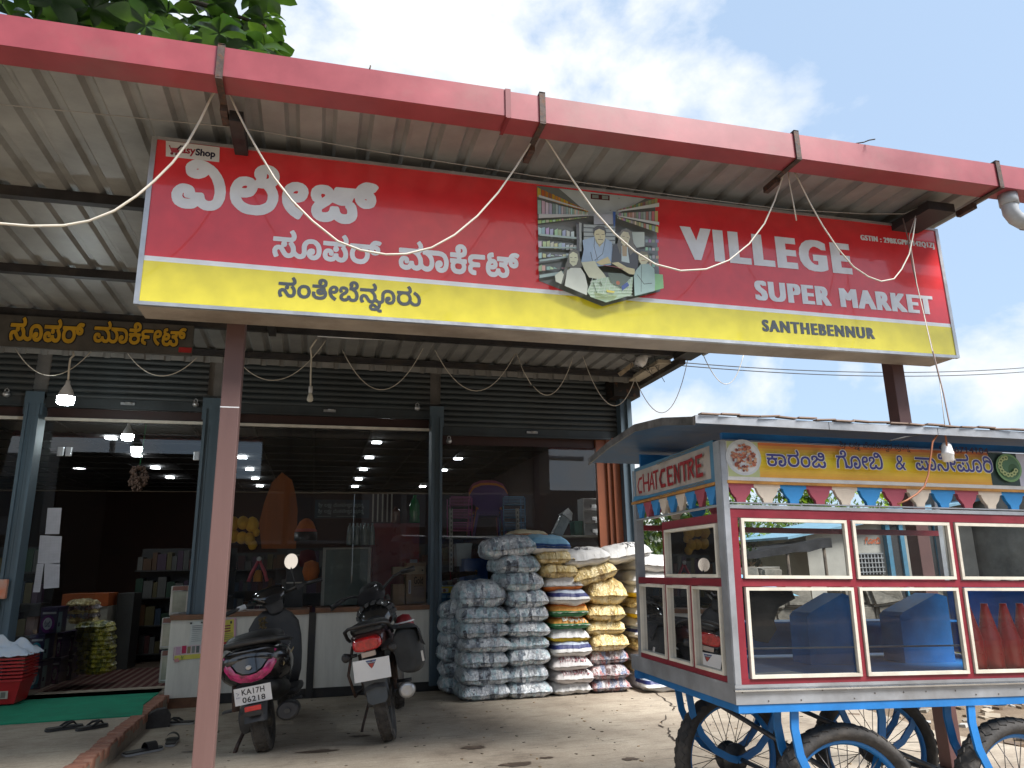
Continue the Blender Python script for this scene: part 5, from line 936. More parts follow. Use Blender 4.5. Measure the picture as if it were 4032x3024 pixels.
# bulbs
def bulb(loc, label, lit, big):
    t = thing('light_bulb', label, 'light bulb', loc)
    if big:
        m = MB(); m.lathe([(0, .155), (.017, .155), (.02, .12), (.055, .05), (.073, .0)], 20); m.build('housing', M_white, t)
        m = MB(); m.lathe([(.073, -.002), (.07, -.055), (.06, -.068), (0, -.07)], 20); m.build('diffuser', emit('lit_bulb', (.86, .97, 1), 26 if lit else 0), t)
    else:
        m = MB(); m.lathe([(0, .12), (.02, .12), (.02, .06), (.018, .05)], 14); m.build('holder', M_white, t)
        m = MB(); m.lathe([(.016, .048), (.02, .03), (.034, -.01), (.03, -.035), (.015, -.047), (0, -.05)], 16); m.build('glass', mat('opal_glass', (.6, .58, .5), .25), t)
    return t
q = at(260, 1563, y=7.42)
bulb(q, 'lit white LED bulb hanging under the painted signboard', True, True)
cable('white flex holding the lit bulb', None, 7.42, .009, name='bulb_flex', cat='cable', pts=[q + Vector((0, 0, .15)), at(273, 1440, y=7.42), at(277, 1412, y=7.42), at(290, 1400, y=7.42), at(288, 1385, y=7.42)])
q = at(1221, 1565, y=7.8)
bulb(q, 'unlit pear bulb hanging in front of the middle shutter', False, False)
cable('white flex with a black splice holding the unlit bulb', None, 7.8, .009, name='bulb_flex', cat='cable', pts=[q + Vector((0, 0, .11)), at(1223, 1480, y=7.8), at(1226, 1400, y=7.8), at(1222, 1372, y=7.8), at(1240, 1345, y=7.8), at(1256, 1324, y=7.8)])
# second LED bulb inside, above the door
q = at(503, 1712, y=10.4); bulb(q, 'round white LED lamp glowing inside above the shop door', True, True)
# padlocks
def padlock(px, label):
    p = at(*px, y=8.74); t = thing('padlock', label, 'padlock', p)
    m = MB(); m.lathe([(0, -.03), (.03, -.028), (.034, 0), (.028, .026), (0, .03)], 14, Matrix.Rotation(PI / 2, 4, 'X')); m.build('lock_body', M_alu, t)
    m = MB(); m.tube([(-.018, 0, .02), (-.018, 0, .05), (0, 0, .065), (.018, 0, .05), (.018, 0, .02)], .005, 6); m.build('shackle', M_alu, t)
padlock((770, 1592), 'padlock on the right end of the door shutter bar')
padlock((1643, 1607), 'padlock on the right end of the middle shutter bar')
padlock((1768, 1737), 'padlock hanging at the left end of the right shutter bar')
padlock((25, 1552), 'padlock at the right end of the leftmost shutter bar')

# ------------------------------------------------------------------ food cart
az_, tl_ = R_(-3.0), R_(-1.4)
cu = Vector((math.cos(az_) * math.cos(tl_), math.sin(az_) * math.cos(tl_), math.sin(tl_)))
cv = Vector((math.sin(R_(3.6)), math.cos(R_(3.6)), 0)); cv = (cv - cu * cu.dot(cv)).normalized(); cw = cu.cross(cv)
CO = Vector((1.641, 2.8, .762))
MC = Matrix((cu, cv, cw)).transposed().to_4x4(); MC.translation = CO
ct = thing('food_cart', 'four wheeled street food cart with red window frames, steel trim and a blue lined roof', 'food cart', M=MC)
CL, CW = 1.95, 1.16          # length, depth; local x along the long side, y into the depth, z up from the tray's lower edge
M_steel = mat('scuffed_steel_sheet', (.40, .42, .45), .42, .55, var=.14, scale=5, dirt=.5, dcol=(.16, .14, .12), bump=.15, bscale=14)
M_red = mat('maroon_frame_paint', rgb((128, 34, 48)), .42, var=.12, scale=6, dirt=.3, dcol=(.16, .06, .05), bump=.1, bscale=30)
M_blue = mat('bright_blue_cart_paint', rgb((32, 118, 190)), .42, var=.12, scale=5, dirt=.3, dcol=(.04, .07, .1), bump=.1, bscale=30)
M_blueD = mat('deep_blue_lining', rgb((34, 120, 190)), .45, var=.18, scale=4, dirt=.4, dcol=(.02, .04, .07))
M_cream = mat('cream_bead_paint', (.66, .62, .53), .5, var=.1, scale=8, dirt=.5, dcol=(.3, .25, .2), bump=.1)
M_yelbead = mat('ochre_bead', (.50, .24, .05), .5, var=.2, scale=10)
M_cartglass = glassmat('cart_glass', (.92, .96, .95), dusty=.015, dust=(.5, .5, .48), boost=1.2)
M_tyre = mat('worn_tyre_rubber', (.045, .041, .038), .8, var=.35, scale=9, dirt=.75, dcol=(.14, .12, .10), bump=.4, bscale=50)
M_hub = mat('greasy_hub_metal', (.16, .15, .145), .5, .6, var=.3, scale=14, dirt=.7, dcol=(.04, .035, .03), bump=.3)
def cp_(name, m, mt, par=ct, label=None): return m.build(name, mt, par, label)
# tray: steel skirt all round, blue timber under it
m = MB(); 
m.box(0, CL, 0, .012, 0, .062); m.box(0, .012, .0125, CW, 0, .062); m.box(CL - .012, CL, .0125, CW, 0, .062); m.box(.0125, CL - .0125, CW - .012, CW, 0, .062)
m.box(-.004, CL, -.006, .03, .0625, .074); m.box(-.004, .03, .0305, CW, .0625, .074)
cp_('steel_skirt', m, M_steel)
m = MB(); m.box(-.008, CL, -.012, .0, .050, .056); cp_('skirt_bead', m, mat('bright_steel_bead', (.75, .76, .76), .25, .9))
m = MB(); m.box(.013, CL - .013, .013, CW - .013, .045, .061); cp_('tray_floor', m, M_blueD)
m = MB(); m.box(.01, CL - .02, .004, .05, -.032, -.001); m.box(.012, CL, CW - .06, CW - .01, -.045, -.001); cp_('underframe', m, M_blue)
for x in (.05, .62, 1.25, 1.85):
    m = MB(); m.box(x, x + .05, .051, CW - .061, -.045, -.0012); cp_('cross_beam', m, M_blueD)
rr = random.Random(9)
m = MB()
for k in range(16):
    x = .03 + k * .12 + rr.uniform(-.02, .02); z = rr.choice([.012, .046, .03]); m.lathe([(.0035, 0), (.0025, .002), (0, .0025)], 8, Matrix.Translation((x, -.0005, z)) @ Matrix.Rotation(PI / 2, 4, 'X'))
rv = cp_('rivets', m, M_hub); rv['kind'] = 'stuff'
# corner posts in steel angle
def cpost(x0, x1, y0, y1, z1=1.06, mt=M_steel, nm='corner_post'):
    m = MB(); m.box(x0, x1, y0, y1, .0745, z1); return cp_(nm, m, mt)
cpost(-.002, .022, -.002, .022); 
m = MB(); m.box(-.004, -.0021, .0, .055, .0745, 1.06); m.box(.0, .026, -.004, -.0021, .0745, 1.06); cp_('corner_angle', m, M_steel)
cpost(0, .04, CW - .15, CW - .11); cpost(CL - .03, CL, 0, .03); cpost(CL - .03, CL, CW - .15, CW - .12)
YB = CW - .12
# long front: red rails and stiles, beads and panes
F = lambda nm, x0, x1, z0, z1, y0=0.0, y1=.03, mt=M_red, lab=None: cp_(nm, MB().box(x0, x1, y0, y1, z0, z1), mt, ct, lab)
F('bottom_rail', .0225, CL - .031, .0745, .094); F('middle_rail', .06, CL - .031, .452, .480); F('top_rail', .0225, CL - .031, .733, .770)
F('stile', .0225, .0595, .0945, .7325)
win = [(.072, .570), (.598, 1.086), (1.116, 1.60), (1.63, 1.90)]
for i in range(3): F('stile', win[i][1] + .004, win[i + 1][0] - .004, .0945, .4515); F('stile', win[i][1] + .004, win[i + 1][0] - .004, .4805, .7325)
F('stile', 1.904, CL - .031, .0945, .7325)
F('steel_strip', .0225, CL - .031, .7705, .786, -.004, .03, M_steel)
F('steel_strip', .0225, CL - .031, .792, .797, -.002, .02, M_steel)
def window(x0, x1, z0, z1, side=False, fl=False):
    b = .013
    def B_(m, a0, a1, c0, c1, y0=-.008, y1=.012):
        if side: m.box(y0, y1, a0, a1, c0, c1)
        else: m.box(a0, a1, y0, y1, c0, c1)
    m = MB(); B_(m, x0, x1, z0, z0 + b); B_(m, x0, x1, z1 - b, z1); B_(m, x0, x0 + b, z0 + b + .0003, z1 - b - .0003); B_(m, x1 - b, x1, z0 + b + .0003, z1 - b - .0003)
    w_ = cp_('window', m, M_cream)
    m = MB()
    if side: m.add([(.008, x0 + b, z0 + b), (.008, x1 - b, z0 + b), (.008, x1 - b, z1 - b), (.008, x0 + b, z1 - b)], [(0, 1, 2, 3)])
    else: m.add([(x0 + b, .008, z0 + b), (x1 - b, .008, z0 + b), (x1 - b, .008, z1 - b), (x0 + b, .008, z1 - b)], [(0, 1, 2, 3)])
    m.build('pane', M_cartglass, w_)
for a, b in win: window(a, b, .484, .730); window(a, b, .096, .449)
# left short side
Sd = lambda nm, y0, y1, z0, z1, x0=0.0, x1=.028, mt=M_red, lab=None: cp_(nm, MB().box(x0, x1, y0, y1, z0, z1), mt, ct, lab)
Sd('bottom_rail', .056, YB - .03, .0745, .098); Sd('middle_rail', .056, YB - .031, .450, .482); Sd('top_rail', .056, .66, .715, .752); Sd('stile', .63, .66, .4825, .7145)
Sd('stile', .345, .372, .0985, .4495); Sd('stile', .628, .655, .0985, .4495)
window(.075, .625, .487, .711, True); window(.075, .34, .1, .447, True); window(.376, .625, .1, .447, True); window(.66, .985, .1, .447, True)
# back and right sides: plain rails, so one sees through
m = MB(); m.box(.041, CL - .031, YB - .03, YB, .0745, .25); cp_('back_panel', m, M_blueD)
m = MB(); m.box(.041, CL - .031, YB - .03, YB, .450, .48); cp_('middle_rail', m, M_red)
m = MB(); m.box(.041, CL - .031, YB - .03, YB, .73, .76); cp_('top_rail', m, M_red)
m = MB(); m.box(CL - .028, CL - .002, .031, YB - .031, .0745, .45); cp_('end_panel', m, M_blueD)
m = MB(); m.box(.06, CL - .05, .40, .41, .165, .172); cp_('inner_rail', m, M_steel)
m = MB(); m.box(.05, CL - .06, YB - .22, YB - .05, .25, .258); cp_('shelf', m, M_blue)
Mi = Matrix(((1, 0, 0, 0), (0, 0, 1, 0), (0, 1, 0, 0), (0, 0, 0, 1)))
for x, w_ in ((.76, .27), (1.30, .30)):
    m = MB(); Mx = Matrix(((1, 0, 0, x), (0, 0, -1, YB - .23), (0, 1, 0, .062), (0, 0, 0, 1)))
    m.prism([(0, 0), (w_, 0), (w_, .33), (w_ * .8, .345), (0.02, .25), (0, .23)], 0, .16, Mx); cp_('inner_box', m, M_blueD)
m = MB(); m.add([(.2, .1, .0645), (.62, .14, .0645), (.5, .42, .066), (.14, .36, .0645)], [(0, 1, 2, 3)]); o = m.build('paper_sheet', mat('crumpled_paper', (.6, .62, .64), .6), None, M=MC); tag(o, 'pale sheet of paper lying on the cart floor', 'paper')
# valance tiles: maroon, cream, blue in turn
M_vm = mat('dusty_maroon_tile', rgb((158, 72, 88)), .5, dirt=.2); M_vc = mat('cream_tile', (.62, .54, .45), .5, dirt=.3); M_vb = mat('sky_blue_tile', rgb((44, 132, 196)), .5, dirt=.15)
def tile_poly(w):
    return [(0, .078), (w, .078), (w, .064), (w * .91, .061), (w * .885, .052), (w * .84, .038), (w * .76, .026), (w * .69, .017), (w * .66, 0), (w * .34, 0), (w * .31, .017), (w * .24, .026), (w * .16, .038), (w * .115, .052), (w * .09, .061), (0, .064)]
tl0 = {}
cols = [M_vm, M_vc, M_vb]
x = .0225; k = 0
while x < CL - .12:
    mt = cols[k % 3]
    if mt.name not in tl0:
        m = MB(); m.prism(tile_poly(.1245), 0, .018, Matrix(((1, 0, 0, 0), (0, 0, -1, 0), (0, 1, 0, 0), (0, 0, 0, 1)))); tl0[mt.name] = o = m.build('valance_tile', mt, ct)
    else: o = tl0[mt.name].copy(); COL.objects.link(o)
    o.location = (x, .02, .7975); x += .125; k += 1
cs_ = [M_vb, M_vm, M_vb, M_vc, M_vb, M_vc, M_vb, M_vm, M_vb]
tl1 = {}
for i, mt in enumerate(cs_):
    if mt.name not in tl1:
        m = MB(); m.prism(tile_poly(.1045), 0, .016, Matrix(((0, 0, 1, 0), (-1, 0, 0, 0), (0, 1, 0, 0), (0, 0, 0, 1)))); tl1[mt.name] = o = m.build('valance_tile', mt, ct)
    else: o = tl1[mt.name].copy(); COL.objects.link(o)
    o.location = (.004, YB - .03 - .105 * i, .7935)
m = MB(); m.box(.0, .02, .056, YB - .031, .782, .79); cp_('steel_strip', m, M_steel)
# same valance along the back, seen from behind through the windows
for i in range(14):
    o = tl0[cols[i % 3].name].copy(); COL.objects.link(o); o.location = (.05 + .13 * i, YB - .002, .7975)
# name boards
m = MB(); m.box(.0225, CL - .0, -.006, .02, .876, .888); cp_('ochre_bead', m, M_yelbead); m = MB(); m.box(-.008, .02, .056, YB + .02, .874, .886); cp_('ochre_bead', m, M_yelbead)
m = MB(); m.box(.027, CL, -.004, .016, .8885, 1.058); cp_('front_board', m, mat('white_board', (.7, .7, .69), .5, dirt=.15))
m = MB(); m.box(-.002, .016, .056, YB - .031, .8865, 1.07); cp_('side_board', m, mat('pale_blue_edge', rgb((70, 120, 150)), .5, dirt=.5, dcol=(.2, .2, .2)))
# printed banner on the front board
def cart_local(u, v_, b=0.0):
    d = ray(u, v_); Mi3 = MC.to_3x3().transposed(); c = Mi3 @ (CAMP - CO); dd = Mi3 @ d
    t = (b - c.y) / dd.y; return c + dd * t
def Q8(X, Y):
    p = cart_local(2900 + X / 1.954, 1700 + Y / 1.954, -.005); return p.x, p.z
BN = Sheet(lambda x, z, h: (x, -.0045 - h, z), .0003)
bx0, bx1 = .177, Q8(1945, 250)[0]
nb = 12; ztop, zbot = 1.056, .905
cT, cM, cB = rgb((205, 95, 70)), rgb((236, 220, 60)), rgb((235, 170, 70))
def mixc(a, b, t): return tuple(p + (q_ - p) * t for p, q_ in zip(a, b))
for i in range(nb):
    z0 = zbot + (ztop - zbot) * i / nb; z1 = zbot + (ztop - zbot) * (i + 1) / nb; t = (i + .5) / nb
    c = mixc(cB, cM, t / .5) if t < .5 else mixc(cM, cT, ((t - .5) / .5) ** 1.4)
    BN.rect(bx0, z0, bx1, z1, c); BN.h -= BN.step
BN.h += .0003
BN.rect(.03, .905, bx0, ztop, rgb((190, 200, 150))); BN.rect(bx1, .905, Q8(2200, 250)[0], ztop, rgb((44, 66, 62))); BN.rect(Q8(2200, 250)[0] - .03, .905, CL - .01, ztop, rgb((200, 200, 215)))
cx, cz = .105, .988
BN.disc(cx, cz, .083, .078, (.62, .66, .70), 28); BN.disc(cx, cz, .072, .068, (.72, .75, .78), 28)
rp = random.Random(21)
for k in range(110):
    a = rp.uniform(0, 2 * PI); r = .056 * math.sqrt(rp.random())
    BN.h -= BN.step * .7
    BN.disc(cx + r * math.cos(a), cz - .002 + r * math.sin(a), rp.uniform(.004, .009), rp.uniform(.004, .008), rp.choice([(.50, .16, .09), (.58, .25, .16), (.34, .09, .05), (.62, .36, .22), (.22, .06, .05)]), 7, rp.random())
gx, gz = Q8(2080, 280)
BN.disc(gx, gz, .07, .066, rgb((120, 160, 105)), 24); BN.disc(gx, gz, .06, .056, rgb((80, 120, 84)), 24); BN.disc(gx + .022, gz - .01, .028, .030, rgb((58, 96, 52)), 18)
for k in range(11):
    a = 1.6 + k * .42; BN.disc(gx - .008 + .042 * math.cos(a), gz + .006 + .04 * math.sin(a), .012, .011, rgb((178, 190, 130)), 10); BN.disc(gx - .008 + .042 * math.cos(a), gz + .006 + .04 * math.sin(a), .006, .005, rgb((90, 110, 60)), 8)
PUR, HAL = rgb((62, 62, 135)), (.78, .78, .74)
def banner_word(w, l, r_, bt, tp):
    x0, x1 = Q8(l, 200)[0], Q8(r_, 220)[0]; z0, z1 = Q8((l + r_) / 2, bt)[1], Q8((l + r_) / 2, tp)[1]
    for dx, dz in ((-.0025, -.002), (.0025, -.002), (.0025, .002), (-.0025, .002)): BN.glyphs(w, x0 + dx, z0 + dz, x1 + dx, z1 + dz, HAL)
    BN.glyphs(w, x0, z0, x1, z1, PUR)
banner_word(word('karanji'), 212, 665, 278, 145); banner_word(word('gobi'), 742, 1097, 292, 152); banner_word(text('&', .0), 1190, 1270, 300, 188); banner_word(word('panipuri'), 1340, 1930, 312, 175)
x0, x1 = Q8(768, 130)[0], Q8(1306, 140)[0]
BN.glyphs(word('sri'), x0, Q8(1040, 158)[1], x1, Q8(1040, 90)[1], (.03, .02, .02))
BN.glyphs(text('9686714104', .015), Q8(1528, 140)[0], Q8(1700, 170)[1], Q8(1902, 150)[0], Q8(1700, 122)[1], (.04, .02, .05))
BN.build('banner', printmat('banner_vinyl', .42, wear=.05), ct)
# hand-painted side board
def Q6(X, Y, a=0.0):
    u_, v_ = 2350 + X * .5426, 1600 + Y * .5426
    d = ray(u_, v_); Mi3 = MC.to_3x3().transposed(); c = Mi3 @ (CAMP - CO); dd = Mi3 @ d
    t = (a - c.x) / dd.x; p = c + dd * t; return p.y, p.z
SB = Sheet(lambda y, z, h: (-.0025 - h, y, z), .0004)
def sbp(pts, c): SB.poly([Q6(*p) for p in pts], c)
BG = rgb((176, 168, 160))
SB.poly([(YB - .05, .905), (.09, .905), (.09, 1.05), (YB - .05, 1.05)], BG)
# letters drawn with a brush, far to near
REDL = rgb((150, 22, 30))
def brush(pts, w=13): SB.line([Q6(*p) for p in pts], w * .0012, REDL)
brush([(330, 520), (312, 530), (302, 580), (312, 625), (330, 622)], 12)
brush([(340, 498), (348, 618)]); brush([(378, 490), (382, 612)]); brush([(345, 560), (380, 552)], 11)
brush([(404, 484), (389, 607)], 10); brush([(404, 484), (422, 600)], 10); brush([(394, 565), (416, 560)], 8)
brush([(416, 481), (450, 467)], 11); brush([(434, 476), (440, 597)], 11)
brush([(500, 462), (478, 470), (466, 530), (478, 578), (504, 572)], 15)
brush([(520, 448), (530, 572)], 15); brush([(520, 450), (556, 440)], 12); brush([(526, 508), (554, 502)], 11); brush([(532, 570), (566, 560)], 12)
brush([(580, 556), (574, 432)], 14); brush([(576, 432), (612, 548)], 13); brush([(612, 548), (608, 420)], 13)
brush([(620, 420), (672, 404)], 14); brush([(645, 412), (652, 538)], 15)
brush([(684, 528), (678, 398)], 15); brush([(678, 400), (705, 385), (716, 410), (706, 440), (684, 455)], 12); brush([(694, 452), (722, 512)], 13)
brush([(738, 372), (748, 512)], 15); brush([(738, 374), (782, 356)], 14); brush([(744, 438), (776, 428)], 12); brush([(748, 508), (790, 494)], 14)
# scroll border
OC = rgb((120, 100, 60))
for (xa, ya, xb, yb) in ((455, 420, 800, 268), (480, 655, 815, 545)):
    for ph in (0, PI):
        p = []
        for k in range(41):
            t = k / 40; p.append((xa + (xb - xa) * t, ya + (yb - ya) * t + 7 * math.sin(t * 40 + ph)))
        SB.line([Q6(*q_) for q_ in p], .0028, OC)
sbp([(290, 690), (300, 655), (470, 640), (460, 650)], rgb((60, 130, 170)))
SB.build('lettering', printmat('hand_paint', .55, wear=.2), ct)
# roof: shallow folded steel sheet, blue boarded soffit with a steel fascia
m = MB()
X0, X1, Y0_, Y1_ = -.185, CL + .16, -.16, CW + .10
rp0 = [(Y0_, 1.10), (.16, 1.16), (.50, 1.195), (.9, 1.175), (Y1_, 1.135)]
def rz(i, x):
    return rp0[i][1] + (-.012 if x < X0 + .01 else 0)
m.add([(x, y, z + .012) for (y, z) in rp0 for x in (X0, X1)], [(2 * i, 2 * i + 1, 2 * i + 3, 2 * i + 2) for i in range(4)])
cp_('roof_sheet', m, M_steel)
m = MB(); m.add([(x, y, z) for (y, z) in rp0 for x in (X0 + .004, X1 - .004)], [(2 * i, 2 * i + 1, 2 * i + 3, 2 * i + 2) for i in range(4)]); cp_('soffit', m, mat('dusty_dark_blue_soffit', rgb((24, 76, 116)), .6, dirt=.4))
xs = [X0 - .002, .42, .95, 1.45, X1]
for i in range(4):
    m = MB(); m.box(xs[i] + .0015, xs[i + 1] - .0015, Y0_ - .006, Y0_, 1.094, 1.124); m.box(xs[i] + .0015, xs[i + 1] - .0015, Y0_ - .006, Y0_ + .03, 1.1245, 1.127); cp_('fascia', m, M_steel)
m = MB(); 
for i in range(4): m.beam((X0 - .003, rp0[i][0], rp0[i][1] + .004), (X0 - .003, rp0[i + 1][0], rp0[i + 1][1] + .004), .008, .035)
cp_('side_fascia', m, M_hub)
rr = random.Random(4)
m = MB()
for k in range(26):
    x = X0 + .02 + k * .088; m.beam((x, Y0_ - .004 + rr.uniform(-.004, .01), 1.133 + rr.uniform(0, .008)), (x + .09, Y0_ + rr.uniform(-.004, .01), 1.134 + rr.uniform(0, .008)), .03, .005)
cp_('lifted_sheet_edge', m, mat('weathered_board', (.30, .22, .18), .85, dirt=.6))
m = MB(); m.box(.03, CL - .03, .03, .05, 1.0705, 1.10); m.box(.03, CL - .03, YB - .05, YB - .03, 1.06, 1.15); cp_('head_rail', m, M_blueD)

# wheels of motorcycle size
def wheel_parts(root, r=.315, tw=.052, rimc=M_blue, spokes=32, lug=True, hubr=.075):
    """axle along local y"""
    m = MB(); prof = [(r - .062, -.020), (r - .055, -.036), (r - .03, -tw * .88), (r - .012, -tw * .72), (r - .003, -tw * .4), (r, 0), (r - .003, tw * .4), (r - .012, tw * .72), (r - .03, tw * .88), (r - .055, .036), (r - .062, .020)]
    RX = Matrix.Rotation(PI / 2, 4, 'X')
    m.lathe(prof, 56, RX)
    ty = m.build('tyre', M_tyre, root)
    if lug:
        m = MB(); n = 44
        for k in range(n):
            a = 2 * PI * k / n
            for s in (-1, 1):
                Mx = Matrix.Rotation(a + (.035 if s > 0 else 0), 4, 'Y') @ Matrix.Translation((0, s * tw * .42, r - .0055)) @ Matrix.Rotation(-s * .25, 4, 'X') @ Matrix.Rotation(s * .5, 4, 'Z')
                m.box(-.013, .013, -tw * .30, tw * .30, -.004, .003, Mx)
        lg = m.build('tread', M_tyre, root); lg['kind'] = 'stuff'
    m = MB(); m.lathe([(r - .060, -.021), (r - .066, -.024), (r - .075, -.016), (r - .082, 0), (r - .075, .016), (r - .066, .024), (r - .060, .021)], 56, RX)
    m.build('rim', rimc, root)
    m = MB(); m.lathe([(0, -.055), (.02, -.055), (.022, -.04), (hubr, -.036), (hubr, -.028), (.04, -.02), (.036, 0), (.04, .02), (hubr, .028), (hubr, .036), (.022, .04), (.02, .055), (0, .055)], 28, RX)
    m.build('hub', M_hub, root)
    if spokes:
        m = MB()
        for k in range(spokes):
            s = 1 if k % 2 else -1; a = 2 * PI * k / spokes; off = .30 if (k // 2) % 2 else -.30
            p0 = Vector((math.cos(a + off) * hubr * .92, s * .031, math.sin(a + off) * hubr * .92)); p1 = Vector((math.cos(a) * (r - .078), s * .004, math.sin(a) * (r - .078)))
            m.tube([p0, p1], .0019, 5)
        sp = m.build('spokes', M_hub, root); sp['kind'] = 'stuff'
w0 = bpy.data.objects.new('wheel', None); COL.objects.link(w0); w0.parent = ct
wheel_parts(w0, .325, .062)
WZ = -.425
w0.location = (.515, .10, WZ); w0.rotation_euler = (0, .3, R_(-4))
for (x, y, a, rz_) in ((1.33, .08, 1.2, R_(3)), (.475, 1.0, .7, R_(8)), (1.34, 1.02, 2.0, R_(-14))):
    dup(w0, (x, y, WZ), None, parent=ct).rotation_euler = (0, a, rz_)
# curved leaf legs, axle stubs, cross bars
def strap(pts, w, th, mt, nm):
    m = MB()
    P = [Vector(p) for p in pts]; vs = []
    for i, p in enumerate(P):
        t = (P[min(i + 1, len(P) - 1)] - P[max(i - 1, 0)]).normalized(); n_ = t.cross(Vector((0, 1, 0))).normalized()
        for a, b in ((-1, -1), (1, -1), (1, 1), (-1, 1)): vs.append(p + Vector((0, b * th / 2, 0)) + n_ * a * w / 2)
    fs = []
    for i in range(len(P) - 1):
        for k in range(4): l = (k + 1) % 4; fs.append((4 * i + k, 4 * i + l, 4 * i + 4 + l, 4 * i + 4 + k))
    fs += [(3, 2, 1, 0), tuple(4 * (len(P) - 1) + k for k in range(4))]
    m.add(vs, fs, None, False); return cp_(nm, m, mt)
for (hx, hy, mt) in ((.515, .035, M_blue), (.515, .165, M_blueD), (1.33, .015, M_blue), (1.33, .15, M_blueD), (.475, .935, M_blueD), (.475, 1.07, M_blueD), (1.34, .95, M_blueD), (1.34, 1.085, M_blueD)):
    zt_ = -.033
    for s in ((-1,) if hy < .06 else (-1, 1)):
        strap([(hx + s * .245, hy, zt_), (hx + s * .25, hy, -.10), (hx + s * .235, hy, -.20), (hx + s * .19, hy, -.30), (hx + s * .12, hy, -.375), (hx + s * .04, hy, -.415), (hx, hy, -.425)], .034, .012, mt, 'fork_leg')
for hx in (.515, 1.33):
    m = MB(); m.tube([(hx, 0.02, WZ), (hx - .02, 1.12, WZ)], .012, 8); cp_('axle', m, M_hub)
m = MB(); m.tube([(.72, .93, -.14), (1.12, .12, -.36)], .011, 6); cp_('brace_rod', m, M_hub)
m = MB(); m.tube([(.60, .20, -.42), (1.25, .18, -.44)], .013, 6); cp_('brace_rod', m, M_hub)
m = MB(); m.tube([(.3, 1.0, -.1), (.6, .15, -.36)], .012, 6); cp_('brace_rod', m, M_hub)

# red squeeze bottles inside the cart
def bottle(x, y, k):
    p = MC @ Vector((x, y, .0615))
    lab = ['leftmost red squeeze bottle behind the cart window', 'second red squeeze bottle from the left in the cart', 'third red squeeze bottle, beside the yellow box in the cart', 'rightmost red squeeze bottle in the cart'][k]
    t = thing('sauce_bottle', lab, 'bottle', M=Matrix.Translation(p), group='red squeeze bottles in the cart')
    Mr = mat('translucent_red_plastic', rgb((232, 24, 26)), .3, var=.05)
    m = MB(); m.lathe([(0, 0), (.044, 0), (.046, .01), (.045, .155), (.047, .16), (.045, .168)], 24); m.build('body', Mr, t)
    m = MB(); m.lathe([(.045, .1685), (.042, .18), (.016, .30), (.014, .318), (0, .318)], 24); m.build('nozzle', Mr, t)
for k, (x, y) in enumerate(((1.205, .085), (1.295, .08), (1.395, .08), (1.49, .085))): bottle(x, y, k)
p = MC @ Vector((1.345, .06, .0615)); m = MB(); m.bbox(-.025, .025, -.015, .015, 0, .03, .004)
o = m.build('sponge', mat('yellow_sponge', (.7, .45, .03), .9), None); o.location = p; tag(o, 'small yellow block between the red bottles', 'sponge')
# black cloth hung inside
m = MB(); rr = random.Random(8); vs = []
pl_ = [(0, .0), (.34, -.01), (.36, -.06), (.27, -.10), (.24, -.16), (.25, -.2), (.2, -.26), (.14, -.25), (.10, -.16), (.04, -.08)]
Mx = MC @ Matrix(((1, 0, 0, .20), (0, 0, 1, .42), (0, 1, 0, .45), (0, 0, 0, 1)))
m.prism(pl_, 0, .012, Mx); o = m.build('black_cloth', mat('black_cloth', (.012, .011, .012), .9, bump=.6, bscale=20)); tag(o, 'black cloth hanging from the middle rail inside the cart', 'cloth')
# bulb holder on the cart roof edge, with its wire
q = at(3730, 1780, y=2.62)
t = thing('lamp_holder', 'white ceramic lamp holder hanging in front of the cart banner', 'lamp holder', q)
m = MB(); m.lathe([(0, .042), (.012, .042), (.020, .030), (.024, .0), (.026, -.002), (.026, -.012), (.024, -.014), (.023, -.038), (.018, -.042), (0, -.042)], 20); m.build('ceramic_body', M_white, t)
cable('twisted orange and red wire looping down the cart front', None, 2.6, .004, m_=mat('orange_wire', (.35, .12, .05), .6), pts=[at(*q_, y=2.60) for q_ in ((3728, 1755), (3724, 1722), (3716, 1702), (3690, 1712), (3672, 1740), (3664, 1800), (3655, 1870), (3640, 1915), (3610, 1945), (3570, 1970), (3535, 1985))])
cable('black wire lying along the cart fascia', None, 2.6, .0035, m_=M_darkcable, pts=[at(*q_, y=2.60) for q_ in ((3505, 1735), (3560, 1722), (3620, 1710), (3700, 1700), (3716, 1703))])

